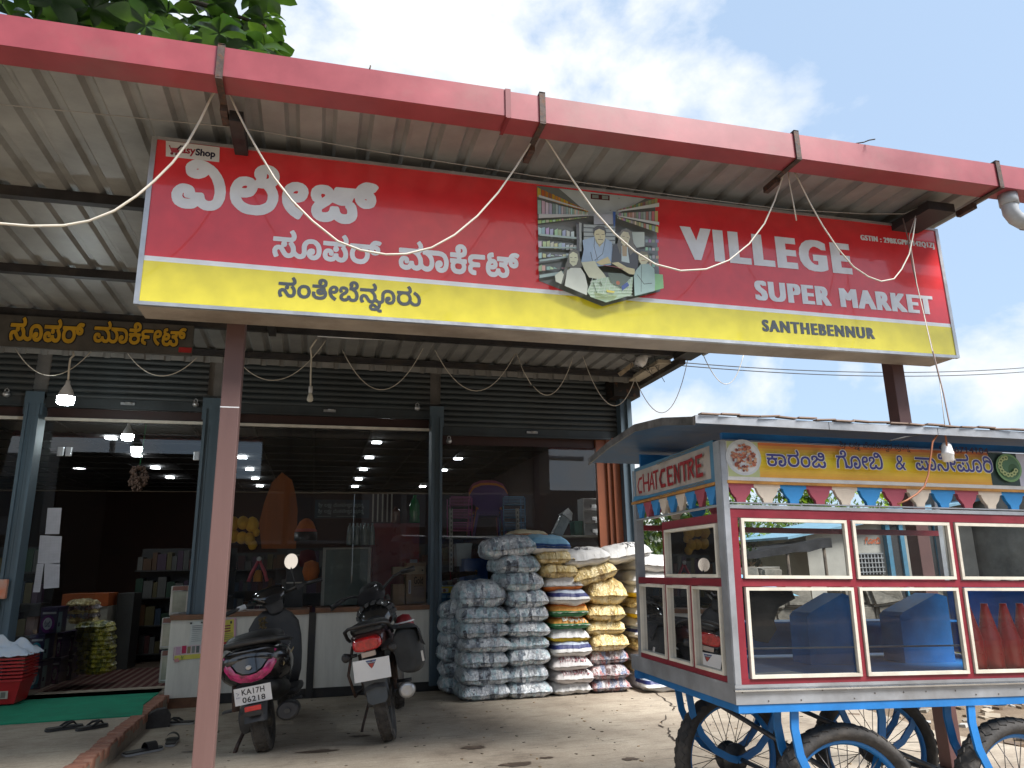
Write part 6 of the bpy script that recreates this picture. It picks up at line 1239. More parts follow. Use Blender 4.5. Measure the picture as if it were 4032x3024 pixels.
# ------------------------------------------------------------------ sacks
def foil_mat(name, stops, rough=.28, pat=True, clear=.5):
    m = bpy.data.materials.new(name); m.use_nodes = True
    N, L = m.node_tree.nodes, m.node_tree.links; b = N['Principled BSDF']
    t = N.new('ShaderNodeTexCoord'); oi = N.new('ShaderNodeObjectInfo')
    ad = N.new('ShaderNodeVectorMath'); ad.operation = 'ADD'
    L.new(t.outputs['Object'], ad.inputs[0]); L.new(oi.outputs['Random'], ad.inputs[1])
    mp_ = N.new('ShaderNodeMapping'); mp_.inputs['Scale'].default_value = (24, 5, 9); L.new(ad.outputs[0], mp_.inputs['Vector'])
    v = N.new('ShaderNodeTexVoronoi'); v.distance = 'CHEBYCHEV'; v.inputs['Scale'].default_value = 1.0; L.new(mp_.outputs['Vector'], v.inputs['Vector'])
    sp = N.new('ShaderNodeSeparateColor'); L.new(v.outputs['Color'], sp.inputs[0])
    n = N.new('ShaderNodeTexNoise'); n.inputs['Scale'].default_value = 30; n.inputs['Detail'].default_value = 8; L.new(ad.outputs[0], n.inputs['Vector'])
    mm = N.new('ShaderNodeMath'); mm.operation = 'MULTIPLY_ADD'; mm.inputs[1].default_value = .55
    L.new(sp.outputs[0], mm.inputs[0]); 
    m5 = N.new('ShaderNodeMath'); m5.operation = 'MULTIPLY'; m5.inputs[1].default_value = .5; L.new(n.outputs['Fac'], m5.inputs[0]); L.new(m5.outputs[0], mm.inputs[2])
    r = N.new('ShaderNodeValToRGB'); e = r.color_ramp.elements
    while len(e) < len(stops): e.new(.5)
    for q, (p, c) in zip(e, stops): q.position = p; q.color = (*c, 1)
    L.new(mm.outputs[0], r.inputs['Fac']); L.new(r.outputs['Color'], b.inputs['Base Color'])
    b.inputs['Roughness'].default_value = rough; b.inputs['Coat Weight'].default_value = .8; b.inputs['Coat Roughness'].default_value = .12; b.inputs['Metallic'].default_value = clear
    n4 = N.new('ShaderNodeTexNoise'); n4.inputs['Scale'].default_value = 16; n4.inputs['Detail'].default_value = 5; n4.inputs['Distortion'].default_value = 1.6
    mp4 = N.new('ShaderNodeMapping'); mp4.inputs['Scale'].default_value = (1.6, .6, 1); L.new(ad.outputs[0], mp4.inputs['Vector']); L.new(mp4.outputs['Vector'], n4.inputs['Vector'])
    bp = N.new('ShaderNodeBump'); bp.inputs['Strength'].default_value = 1.0; bp.inputs['Distance'].default_value = .035; L.new(n4.outputs['Fac'], bp.inputs['Height']); L.new(bp.outputs['Normal'], b.inputs['Normal']); L.new(bp.outputs['Normal'], b.inputs['Coat Normal'])
    return m
M_foil = foil_mat('silver_packets_in_clear_film', [(.2, (.06, .065, .08)), (.34, (.30, .34, .39)), (.46, (.42, .58, .62)), (.56, (.74, .78, .80)), (.70, (.40, .42, .46)), (.80, (.84, .86, .87))], .3, clear=.05)
M_foil2 = foil_mat('red_white_packets_in_clear_film', [(.25, (.10, .05, .05)), (.42, (.45, .42, .42)), (.52, (.35, .08, .08)), (.62, (.58, .55, .54)), (.74, (.10, .14, .26)), (.88, (.6, .58, .56))], .35, clear=0)
M_gold = foil_mat('gold_packets_in_clear_film', [(.25, (.30, .20, .07)), (.42, (.60, .44, .17)), (.58, (.74, .57, .26)), (.85, (.80, .68, .40))], .34, clear=.05)
def woven(name, bands, base=(.66, .65, .63), ax='Z'):
    """printed woven plastic sack: colour bands run along the sack; position by generated coordinate"""
    m = bpy.data.materials.new(name); m.use_nodes = True
    N, L = m.node_tree.nodes, m.node_tree.links; b = N['Principled BSDF']; b.inputs['Roughness'].default_value = .5
    t = N.new('ShaderNodeTexCoord'); s = N.new('ShaderNodeSeparateXYZ'); L.new(t.outputs['Generated'], s.inputs[0])
    n = N.new('ShaderNodeTexNoise'); n.inputs['Scale'].default_value = 5; L.new(t.outputs['Object'], n.inputs['Vector'])
    a = N.new('ShaderNodeMath'); a.operation = 'MULTIPLY_ADD'; a.inputs[1].default_value = .12; L.new(n.outputs['Fac'], a.inputs[0]); L.new(s.outputs[ax], a.inputs[2])
    r = N.new('ShaderNodeValToRGB'); r.color_ramp.interpolation = 'CONSTANT'; e = r.color_ramp.elements
    st = [(0, base)] + bands
    while len(e) < len(st): e.new(.5)
    for q, (p, c) in zip(e, st): q.position = p; q.color = (*c, 1)
    L.new(a.outputs[0], r.inputs['Fac'])
    n2 = N.new('ShaderNodeTexNoise'); n2.inputs['Scale'].default_value = 3.2; n2.inputs['Detail'].default_value = 9; L.new(t.outputs['Object'], n2.inputs['Vector'])
    mr = N.new('ShaderNodeMapRange'); mr.inputs['To Min'].default_value = .72; mr.inputs['To Max'].default_value = 1.12; L.new(n2.outputs['Fac'], mr.inputs['Value'])
    mx = N.new('ShaderNodeMixRGB'); mx.blend_type = 'MULTIPLY'; mx.inputs['Fac'].default_value = 1; L.new(r.outputs['Color'], mx.inputs['Color1']); L.new(mr.outputs['Result'], mx.inputs['Color2'])
    L.new(mx.outputs['Color'], b.inputs['Base Color'])
    w = N.new('ShaderNodeTexNoise'); w.inputs['Scale'].default_value = 14; w.inputs['Detail'].default_value = 6; w.inputs['Distortion'].default_value = 1.2; mp_ = N.new('ShaderNodeMapping'); mp_.inputs['Scale'].default_value = (1.4, .5, 1); L.new(t.outputs['Object'], mp_.inputs['Vector']); L.new(mp_.outputs['Vector'], w.inputs['Vector'])
    bp = N.new('ShaderNodeBump'); bp.inputs['Strength'].default_value = .6; bp.inputs['Distance'].default_value = .015; L.new(w.outputs['Fac'], bp.inputs['Height']); L.new(bp.outputs['Normal'], b.inputs['Normal'])
    return m
NAVY, ORG, GRN, SKY_, YLW = (.02, .03, .14), (.62, .16, .02), (.02, .16, .06), (.20, .42, .58), (.72, .48, .02)
W_plain = woven('plain_white_woven', [(.98, (.6, .58, .56))])
W_blue = woven('white_blue_stripe_woven', [(.58, NAVY), (.76, (.45, .52, .62))])
W_orgn = woven('orange_green_woven', [(.22, GRN), (.52, (.66, .30, .06)), (.74, ORG)], base=(.5, .5, .48))
W_orgw = woven('white_orange_woven', [(.10, ORG), (.40, (.64, .63, .62))], base=(.45, .3, .05))
W_yelw = woven('white_yellow_woven', [(.14, YLW), (.46, (.68, .67, .66))])
W_sky = woven('sky_blue_woven', [(.36, (.015, .06, .2)), (.56, SKY_), (.80, (.32, .55, .68))])
W_brn = woven('blue_brown_woven', [(.4, (.03, .10, .30)), (.62, (.34, .14, .05)), (.8, (.6, .5, .32))])
W_pink = woven('white_pink_print_woven', [(.97, (.5, .3, .3))], base=(.62, .58, .57))
def sack(loc, size, mt, label, seed, rz=0.0, tilt=(0, 0), group='sacks stacked in front of the shop', ruff=False, droop=.35, txt=None):
    hx, hy, hz = size[0] / 2, size[1] / 2, size[2] / 2
    nu, nv = 26, 20
    off = Vector((seed * 7.3, seed * 3.1, seed * 1.7))
    def surf(a, b, s):
        # a,b in -1..1
        pa = 1 - abs(a) ** 3.2; pb = 1 - abs(b) ** 3.6
        th = (max(pa, 0) ** .42) * (max(pb, 0) ** .42)
        pin = 1 - .09 * (abs(b) ** 4) * (1 - a * a) - .05 * (abs(a) ** 4)
        x = a * hx * (1 - .07 * (1 - b * b) * 0 - .05 * abs(b) ** 3) ; y = b * hy * (1 - .05 * abs(a) ** 3)
        z = s * hz * th * (1.0 if s > 0 else .92)
        p = Vector((x * pin, y * pin, z))
        w = noise.noise(Vector((a * 1.7, b * 1.7, s)) + off) * .020 + noise.noise(Vector((a * 5, b * 3.2, s * .6)) + off) * .011
        w += noise.noise(Vector((a * 14, b * 7, s)) + off) * .005
        p.z += w * th ** .3 - hz * droop * (1 - th) * .5 * (1 + .5 * noise.noise(off + Vector((a * 2, b * 2, 0))))
        e = 1 - th
        p.x += .016 * e * noise.noise(Vector((b * 6, a, 3)) + off) ; p.y += .02 * e * noise.noise(Vector((a * 7, b, 5)) + off)
        if ruff: p += p.normalized() * .012 * e * noise.noise(Vector((a * 11, b * 11, 1)) + off)
        return p
    m = MB(); m.smooth = True
    def cr(i, n): t = -1 + 2 * i / n; return math.sin(t * PI / 2) * .35 + t * .65
    top = [[surf(cr(i, nu), cr(j, nv), 1) for j in range(nv + 1)] for i in range(nu + 1)]
    bot = [[surf(cr(i, nu), cr(j, nv), -1) for j in range(nv + 1)] for i in range(nu + 1)]
    vs = [p for r_ in top for p in r_] + [p for r_ in bot for p in r_]
    K = (nu + 1) * (nv + 1); idx = lambda i, j: i * (nv + 1) + j
    fs = []
    for i in range(nu):
        for j in range(nv):
            fs.append((idx(i, j), idx(i + 1, j), idx(i + 1, j + 1), idx(i, j + 1))); fs.append((K + idx(i, j), K + idx(i, j + 1), K + idx(i + 1, j + 1), K + idx(i + 1, j)))
    for i in range(nu): fs.append((idx(i, 0), K + idx(i, 0), K + idx(i + 1, 0), idx(i + 1, 0))); fs.append((idx(i, nv), idx(i + 1, nv), K + idx(i + 1, nv), K + idx(i, nv)))
    for j in range(nv): fs.append((idx(0, j), idx(0, j + 1), K + idx(0, j + 1), K + idx(0, j))); fs.append((idx(nu, j), K + idx(nu, j), K + idx(nu, j + 1), idx(nu, j + 1)))
    m.add(vs, fs, None, True)
    t = thing('sack', label, 'sack', loc, rz, group)
    t.rotation_euler = (tilt[0], tilt[1], rz)
    m.build('sack_body', mt, t)
    # stitched flange along the near edge and a knotted ear or two
    fl = MB(); rr = random.Random(seed)
    P0 = [surf(cr(i, 18), -1, 1) for i in range(19)]
    vs = []
    for p in P0: vs += [p + Vector((0, .012, .002)), p + Vector((0, -.022 - .008 * rr.random(), -.006 + .01 * rr.random()))]
    fl.add(vs, [(2 * i, 2 * i + 2, 2 * i + 3, 2 * i + 1) for i in range(18)], None, True)
    fl.build('hem', mt if ruff else M_hem, t)
    if txt:
        s_, (a0, b0, a1, b1), c_, up = txt
        w = text(s_, .03); L_ = MB(); vs = []
        for (x, y) in w[0]:
            a = a0 + (a1 - a0) * x; b = b0 + (b1 - b0) * y; p = surf(a, b, 1)
            vs.append(p + Vector((0, -.004, .004)))
        L_.add(vs, w[1], c_); L_.build('lettering', M_print, t)
    return t
M_hem = mat('woven_hem', (.58, .57, .55), .6, dirt=.3)
rs = random.Random(12)
ORD = ['lowest', 'second', 'third', 'fourth', 'fifth', 'sixth', 'seventh', 'eighth', 'ninth', 'tenth', 'eleventh', 'twelfth']
def stack(xc, yc, zs, specs, w, d, name, seed):
    for k, (z, sp) in enumerate(zip(zs, specs)):
        mt, desc = sp[0], sp[1]
        dx = sp[2] if len(sp) > 2 else 0; dw = sp[3] if len(sp) > 3 else 1; tl = sp[4] if len(sp) > 4 else 0; tx = sp[5] if len(sp) > 5 else None
        h = (zs[k + 1] - z) if k + 1 < len(zs) else zs[-1] - zs[-2]
        sack((xc + dx + rs.uniform(-.012, .012), yc + rs.uniform(-.03, .03), z + h * .5), (w * dw, d, h * 1.32 + .01), mt,
             '%s, %s up in %s' % (desc, ORD[k], name), seed + k, rs.uniform(-.05, .05), (rs.uniform(-.02, .02), tl + rs.uniform(-.02, .02)), ruff=mt in (M_foil, M_foil2, M_gold), txt=tx)
def zat(u, v_, y): return at(u, v_, y=y).z
# boundaries between layers read off each stack's near face
def zs_of(u, vs, y): return [max(0.0, zat(u, v_, y)) for v_ in vs]
A_ = zs_of(1905, [2763, 2697, 2633, 2570, 2515, 2455, 2390, 2300], 7.85)
stack(1.765, 8.2, A_, [(M_foil, 'clear film bale of silver packets')] * 7, .56, .82, 'the leftmost sack stack', 10)
stack(1.60, 8.45, [z + .03 for z in A_[:-1]], [(M_foil, 'half hidden bale of silver packets')] * 6, .46, .5, 'the row behind the leftmost stack', 90)
B_z = zs_of(2075, [2755, 2690, 2620, 2560, 2505, 2450, 2390, 2322, 2255, 2190], 7.85)
stack(2.235, 8.2, B_z, [(M_foil, 'clear film bale of silver blue packets')] * 7 + [(M_foil, 'shifted bale of silver packets', -.05), (M_foil, 'shifted bale of silver packets', -.08), ], .50, .82, 'the second sack stack', 30)
sack((2.08, 8.2, B_z[-1] + .10), (.62, .82, .26), M_foil, 'dull topmost film bale of the second sack stack', 41, -.1, (0, -.06), ruff=True)
C_z = zs_of(2262, [2748, 2690, 2640, 2585, 2528, 2478, 2430, 2378, 2322, 2268, 2218, 2170], 7.85)
PK = (.28, .08, .10)
stack(2.70, 8.2, C_z, [(W_plain, 'plain white woven sack'), (W_pink, 'white sack with pink print', 0, 1, 0, ('TATA CRYSTAL', (-.7, -.98, .75, -.80), PK, 0)), (W_pink, 'white sack with pink print', 0, 1, 0, ('TATA SALT', (-.7, -.98, .75, -.80), PK, 0)), (W_blue, 'white sack with a navy stripe'),
                       (W_yelw, 'white sack with a yellow edge'), (W_orgn, 'orange and green printed sack', 0, 1, 0, ('BASMATI', (-.5, -.985, .8, -.9), (.6, .6, .5), 0)), (W_orgn, 'orange and white printed sack'), (W_blue, 'white sack with a blue stripe'),
                       (W_orgw, 'white sack with an orange edge', -.06), (M_gold, 'gold film bale', -.09), (M_gold, 'gold film bale', -.12)], .47, .82, 'the third sack stack', 50)
zt = C_z[-1]
sack((2.47, 8.2, zt + .075), (.56, .8, .24), W_sky, 'sky blue and navy sack on top of the third stack', 70, .05, (0, .03))
sack((2.44, 8.62, zt + .16), (.5, .5, .22), W_brn, 'brown and blue sack behind the topmost sky blue sack', 71, .1, (0, 0))
D_z = zs_of(2420, [2725, 2672, 2618, 2600, 2545, 2495, 2445, 2385, 2330, 2275], 7.9)
D_z = [D_z[0], D_z[1], D_z[2], zat(2420, 2562, 7.9), zat(2420, 2500, 7.9), zat(2420, 2440, 7.9), zat(2420, 2378, 7.9), zat(2420, 2285, 7.9)]
stack(3.16, 8.25, D_z, [(M_foil2, 'film bale of red and white packets')] * 2 + [(M_foil2, 'film bale of red white and blue packets')] + [(M_gold, 'gold film bale')] * 4, .48, .82, 'the fourth sack stack', 110)
z5 = D_z[-1]
sack((3.02, 8.2, z5 + .075), (.60, .8, .24), M_gold, 'tilted gold film bale leaning on the fourth stack', 130, -.05, (0, -.22), ruff=True)
sack((2.93, 8.2, z5 + .25), (.58, .8, .23), W_plain, 'white printed sack on the tilted gold bale', 131, .0, (0, -.1), txt=('SALT', (-.4, -.8, .3, -.3), (.12, .12, .14), 0))
# fifth stack, partly behind the cart
E_z = zs_of(2560, [2712, 2650, 2610, 2560, 2515, 2470, 2430, 2390, 2350, 2300, 2250], 7.95)
stack(3.72, 8.25, E_z, [(W_plain, 'white woven sack'), (M_gold, 'gold film bale'), (W_plain, 'white woven sack'), (M_gold, 'gold film bale'), (W_blue, 'white sack with a dark stripe'), (W_plain, 'white woven sack'), (W_yelw, 'white and yellow sack'), (M_gold, 'gold film bale'), (W_yelw, 'yellow edged white sack'), (W_plain, 'white woven sack')], .52, .82, 'the rightmost stack behind the cart', 150)
sack((3.80, 8.2, E_z[-1] + .08), (.62, .8, .22), W_plain, 'white sack second from the top behind the cart post', 170, .04, (0, .05))
sack((3.45, 8.25, E_z[-1] + .20), (.62, .8, .22), W_plain, 'topmost white sack beside the cart, marked in black', 171, -.05, (0, -.14), txt=('TATA', (-.1, -.9, .5, -.5), (.06, .06, .07), 0))
sack((3.75, 7.85, .075), (.62, .42, .17), W_blue, 'single white sack with a blue top lying on the ground by the stacks', 180, -.08, (0, 0), group=None)

# ------------------------------------------------------------------ goods in the right hand window
def px(u, v_, y): return at(u, v_, y=y)
M_rackw = mat('cream_slotted_steel', (.62, .60, .53), .45, dirt=.2)
sh = thing('display_rack', 'slotted steel display rack behind the right window', 'rack', (2.6, 9.3, .9)); TR_ = Matrix.Translation((-2.6, -9.3, -.9))
def slotted(u, v0, v1, y):
    p0, p1 = px(u, v1, y), px(u, v0, y); m = MB()
    m.box(p0.x - .02, p0.x + .02, y - .002, y, p0.z, p1.z); m.box(p0.x - .02, p0.x - .018, y + .0005, y + .03, p0.z, p1.z); m.build('upright', M_rackw, sh, M=TR_)
    m = MB(); z = p0.z + .03
    while z < p1.z - .02: m.box(p0.x - .006, p0.x + .006, y - .004, y - .0025, z, z + .03); z += .055
    o = m.build('slots', M_black, sh, M=TR_); o['kind'] = 'stuff'
slotted(1776, 2003, 2255, 9.10); slotted(2040, 2002, 2120, 9.10); slotted(2366, 1997, 2190, 9.10)
z_s = px(1950, 2110, 9.1).z
m = MB(); m.box(px(1776, 2110, 9.1).x, px(2375, 2110, 9.1).x, 9.06, 9.5, z_s - .018, z_s); m.build('shelf', M_rackw, sh, M=TR_)
m = MB(); m.box(px(1776, 2110, 9.1).x, px(2375, 2110, 9.1).x, 9.06, 9.5, .93, .945); m.build('shelf', M_rackw, sh, M=TR_)
def prack(u0, u1, v0, v1, col, label):
    a, b = px(u0, v1, 9.2), px(u1, v0, 9.2); w = b.x - a.x; h = b.z - a.z
    t = thing('plastic_rack', label, 'rack', (a.x, 9.2, z_s + .001)); mt = mat('rack_' + label.split()[0], col, .4, var=.05)
    for x in (0, w):
        for y in (0, .2):
            m = MB(); m.tube([(x, y, 0), (x, y, h)], .008, 8); m.build('leg', mt, t)
    for k in range(3):
        z = .05 + k * h / 3 + .02; m = MB()
        for q in range(5): m.box(0.009, w - .009, -.003, .003, z + q * .018, z + q * .018 + .008)
        m.box(.009, w - .009, .004, .19, z, z + .004); m.box(0.009, w - .009, -.006, -.0031, z + .09, z + .105)
        m.build('basket', mt, t)
prack(1772, 1858, 1958, 2110, rgb((190, 90, 150)), 'pink three tier plastic rack in the right window')
prack(1984, 2066, 1960, 2112, rgb((120, 165, 205)), 'blue three tier plastic rack in the right window')
# stack of plastic chairs, purple in front with orange rims behind
def chair(k, col, label):
    c = px(1924, 2110, 9.35); t = thing('plastic_chair', label, 'chair', (c.x, 9.30 + .03 * k, z_s + .001 + .035 * k), 0, 'stacked plastic chairs in the window'); mt = mat('chair_' + label.split()[0], col, .35, var=.05)
    w = .21; h = px(1924, 1912, 9.35).z - z_s
    m = MB(); out = [(-w * .62, h * .42), (w * .62, h * .42), (w * .66, h * .55), (w * 1.2, h * .66), (w * 1.22, h * .80), (w * .95, h * .93), (w * .5, h * .99), (0, h), (-w * .5, h * .99), (-w * .95, h * .93), (-w * 1.22, h * .80), (-w * 1.2, h * .66), (-w * .66, h * .55)]
    m.prism([(x, z) for x, z in out], 0, .012, Matrix(((1, 0, 0, 0), (0, 0, 1, 0), (0, 1, 0, 0), (0, 0, 0, 1)))); m.build('backrest', mt, t)
    m = MB(); m.bbox(-w, w, .013, .32, h * .40, h * .42, .01); m.build('seat', mt, t)
    for x in (-w * .9, w * .9):
        m = MB(); m.beam((x * 1.12, -.02, 0), (x * .78, -.012, h * .52), .035, .012, up=(0, 1, 0)); m.build('leg', mt, t)
        m = MB(); m.beam((x * 1.1, .34, 0), (x, .3, h * .4), .03, .012, up=(0, 1, 0)); m.build('leg', mt, t)
chair(0, rgb((95, 65, 130)), 'purple plastic chair at the front of the stack in the window')
chair(1, rgb((225, 140, 50)), 'orange plastic chair stacked right behind the purple one')
chair(2, rgb((150, 60, 110)), 'magenta plastic chair at the back of the stack in the window')
# white bin, blue box, tilted bottle, drawers, teal bin
def tub(u0, u1, v0, v1, y, col, label, nm='bin', cat='bin', yd=.2, taper=.85, z=None):
    a, b = px(u0, v1, y), px(u1, v0, y); w = (b.x - a.x) / 2; h = b.z - a.z
    t = thing(nm, label, cat, ((a.x + b.x) / 2, y + yd / 2, a.z if z is None else z)); mt = mat(nm + '_' + label.split()[0] + '_plastic', col, .35, var=.05)
    m = MB(); vs = []
    for s, z_ in ((taper, 0), (1, h)):
        for x, yy in ((-1, -1), (1, -1), (1, 1), (-1, 1)): vs.append((x * w * s, yy * yd / 2 * s, z_))
    m.add(vs, [(0, 3, 2, 1), (4, 5, 6, 7), (0, 1, 5, 4), (1, 2, 6, 5), (2, 3, 7, 6), (3, 0, 4, 7)]); m.build('tub', mt, t)
    m = MB(); m.bbox(-w * 1.06, w * 1.06, -yd * .53, yd * .53, h - .015, h + .012, .005); m.build('rim', mt, t)
    return t
tub(1797, 1858, 2143, 2230, 9.12, (.55, .62, .64), 'pale grey plastic bin on the lower shelf of the window')
tub(2264, 2300, 2055, 2108, 9.2, rgb((60, 130, 115)), 'teal plastic tub on the window shelf beside the drawers', 'tub', 'tub')
a, b = px(2296, 2108, 9.2), px(2370, 1963, 9.2)
t = thing('drawer_tower', 'white three tier plastic drawer tower at the right of the window shelf', 'drawers', (a.x, 9.15, z_s + .001)); w = b.x - a.x; h = b.z - a.z
m = MB(); 
for x in (0, w - .012): m.box(x, x + .012, 0, .22, 0, h)
m.box(.0122, w - .0122, .2, .21, 0, h); m.build('frame', M_white, t)
for k in range(3):
    m = MB(); z = k * h / 3; m.box(.0125, w - .0125, 0, .2, z + .002, z + .010); m.box(.0125, w - .0125, -.006, .002, z + .002, z + .035); m.build('drawer', M_white, t)
m = MB(); m.box(.0125, w - .0125, 0, .2, h - .012, h); m.build('top', M_white, t)
for k in range(3):
    q = Vector((a.x + w * .55, 9.2, z_s + .012 + k * h / 3)); m = MB(); m.bbox(-.035, .035, -.03, .03, 0, .07, .01); o = m.build('jar', M_white, None); o.location = q; tag(o, '%s white jar in the plastic drawer tower' % ['lowest', 'middle', 'uppermost'][k], 'jar')
q = px(2200, 2110, 9.2)
t = thing('water_container', 'clear plastic container with a crumpled white top leaning in the window', 'container', (q.x - .02, 9.25, z_s)); t.rotation_euler = (0, .5, 0)
Mcl = mat('frosted_plastic', (.42, .50, .53), .3)
m = MB(); m.bbox(-.065, .065, -.06, .06, 0, .27, .015); m.build('body', Mcl, t)
m = MB(); vs = [(-.08, -.08, .275), (.08, -.08, .26), (.08, .08, .265), (-.08, .08, .27), (-.02, -.02, .40), (.07, .0, .37)]; m.add(vs, [(0, 1, 5, 4), (1, 2, 5), (2, 3, 4, 5), (3, 0, 4), (0, 3, 2, 1)]); m.build('cover', mat('white_film', (.78, .8, .8), .3), t)
def carton(u0, u1, v0, v1, y, mt, label, yd=.25, nm='cardboard_box', cat='box', z=None, flap=None, prints=None):
    a, b = px(u0, v1, y), px(u1, v0, y); w = b.x - a.x; z0 = a.z if z is None else z; h = b.z - z0
    t = thing(nm, label, cat, (a.x, y, z0))
    m = MB(); m.bbox(0, w, 0, yd, 0, h, .004); m.build('carton', mt, t)
    if flap:
        m = MB(); m.beam((0, .01, h), (w * .5, -.02, h + .005), .02, .1) if False else m.add([(0, 0, h), (w, 0, h), (w * .95, -.08, h + .05), (w * .05, -.08, h + .05)], [(0, 1, 2, 3)]); m.build('flap', mt, t)
    if prints:
        P = Sheet(lambda x, z_, h_: (x, -.0006 - h_, z_), .0004); prints(P, w, h); P.build('printing', M_print, t)
    return t
M_card = mat('brown_cardboard', (.36, .24, .15), .8, var=.1, scale=4, dirt=.3)
M_bluec = mat('blue_crate_plastic', rgb((22, 84, 170)), .4, var=.1)
ZC = .921
carton(1598, 1678, 2215, 2395, 8.98, M_card, 'tall brown cardboard box printed Gold on the counter', z=ZC, prints=lambda P, w, h: (P.glyphs(text('Gold', .02), w * .38, h * .48, w * .85, h * .66, (.05, .03, .02)), P.line([(w * .38, h * .42), (w * .8, h * .44)], .004, (.06, .04, .03)), P.line([(w * .38, h * .36), (w * .9, h * .36)], .003, (.06, .04, .03)), P.rect(w * .12, h * .25, w * .24, h * .58, (.6, .6, .62)), P.rect(w * .15, h * .28, w * .2, h * .55, (.2, .18, .3))))
carton(1545, 1594, 2300, 2395, 8.95, M_card, 'smaller brown cardboard box behind the motorcycle handlebar', z=ZC)
zz = px(1600, 2262, 8.97).z
carton(1547, 1672, 2230, 2262, 8.97, mat('pale_card', (.48, .38, .26), .8), 'flat pale carton lying on top of the cardboard box', yd=.22, z=zz, prints=lambda P, w, h: (P.disc(w * .4, h * .5, .01, .01, (.04, .03, .02)), P.disc(w * .93, h * .5, .01, .01, (.04, .03, .02))))
carton(1828, 1920, 2198, 2300, 8.95, M_bluec, 'blue plastic crate behind the sack stacks', yd=.3, nm='crate', cat='crate', prints=lambda P, w, h: (P.disc(w * .5, h * .45, .018, .03, (.5, .3, .08)),))
carton(1712, 1800, 2305, 2372, 8.94, mat('yellow_blue_box', rgb((45, 105, 150)), .4), 'blue box with a yellow printed lid at the window corner', yd=.2, z=ZC, nm='product_box', prints=lambda P, w, h: (P.rect(w * .18, h * .58, w * .98, h * .95, (.75, .55, .03)), P.rect(w * .3, h * .62, w * .6, h * .85, (.7, .72, .75)), P.disc(w * .42, h * .72, .02, .02, (.3, .1, .05)), P.rect(w * .2, h * .3, w * .5, h * .45, (.2, .4, .55)), P.rect(w * .55, h * .3, w * .9, h * .45, (.25, .42, .56)), P.rect(w * .1, .0, w, h * .1, (.02, .18, .1))))
# broom bundle
t = thing('broom_bundle', 'bundle of dark twig brooms lying on the box at the window corner', 'broom', (1.75, 8.78, 1.02)); rr = random.Random(3); m = MB()
a, b = px(1690, 2280, 8.75), px(1850, 2255, 8.85)
for k in range(90):
    o_ = Vector((0, rr.uniform(-.05, .05), rr.uniform(-.05, .05))); o2 = Vector((rr.uniform(-.1, .1), rr.uniform(-.05, .05), rr.uniform(-.018, .018)))
    m.tube([a + o_ - Vector((1.75, 8.78, 1.02)), (a + b) / 2 + o_ * .8 + Vector((0, 0, rr.uniform(-.01, .01))) - Vector((1.75, 8.78, 1.02)), b + o2 - Vector((1.75, 8.78, 1.02))], .0026, 4)
o = m.build('twigs', mat('dry_twigs', (.085, .06, .045), .9, var=.4, scale=30), t); o['kind'] = 'stuff'
m = MB(); m.tube([Vector((-.0, 0, 0)) + (a + b) / 2 - Vector((1.75, 8.78, 1.02)) + Vector((.0, .055 * math.cos(k), .05 * math.sin(k))) for k in [i * PI / 8 for i in range(16)]], .006, 5, closed=True); m.build('tie', M_red, t)

# ------------------------------------------------------------------ goods behind the middle window
def slab(u0, u1, v0, v1, y, yd, mt, nm, label, cat, extra=None, z=None):
    a, b = px(u0, v1, y), px(u1, v0, y); z0 = a.z if z is None else z
    t = thing(nm, label, cat, (a.x, y, z0)); w, h = b.x - a.x, b.z - z0
    m = MB(); m.bbox(0, w, 0, yd, 0, h, .006); m.build('body', mt, t)
    if extra: extra(t, w, h)
    return t
def gcase(t, w, h):
    m = MB()
    for x in (0, w - .035): m.box(x, x + .035, -.012, -.001, 0, h)
    m.box(.0352, w - .0352, -.012, -.001, h - .02, h); m.build('frame', mat('grey_alu_frame', (.38, .38, .35), .5), t)
slab(1262, 1462, 2155, 2388, 9.0, .45, mat('greenish_glass_panel', (.13, .17, .16), .25, var=.1, dirt=.1), 'display_case', 'glass fronted display case with a pale frame in the middle window', 'display case', gcase, z=.93)
slab(1462, 1652, 2060, 2388, 9.35, .5, mat('red_cabinet', (.22, .018, .022), .3, var=.1), 'red_cabinet', 'tall dark red cabinet behind the middle window', 'cabinet', lambda t, w, h: (Sheet(lambda x, z, h_: (x, -.001 - h_, z)).rect(w * .80, h * .55, w * .96, h * .72, (.45, .5, .55)).rect(w * .1, h * .3, w * .32, h * .31, (.4, .2, .15)).build('label', M_print, t),), z=.3)
a = px(1238, 2040, 9.9); b = px(1455, 1968, 9.9)
t = thing('notice_board', 'dark blue notice board with rows of white Kannada writing inside the shop', 'notice board', (a.x, 9.9, a.z)); m = MB(); w, h = b.x - a.x, b.z - a.z
m.box(0, w, 0, .02, 0, h); m.build('board', mat('dark_teal_board', (.018, .035, .05), .4), t)
P = Sheet(lambda x, z, h_: (x, -.001 - h_, z)); rr = random.Random(17)
for r_ in range(2): P.glyphs(word('sri'), w * .06, h * (.52 - .33 * r_), w * .9, h * (.82 - .33 * r_), (.30, .36, .38))
P.rect(w * .05, h * .08, w * .3, h * .11, (.25, .3, .3)); P.rect(w * .4, h * .08, w * .75, h * .11, (.25, .3, .3)); P.build('lettering', M_print, t)
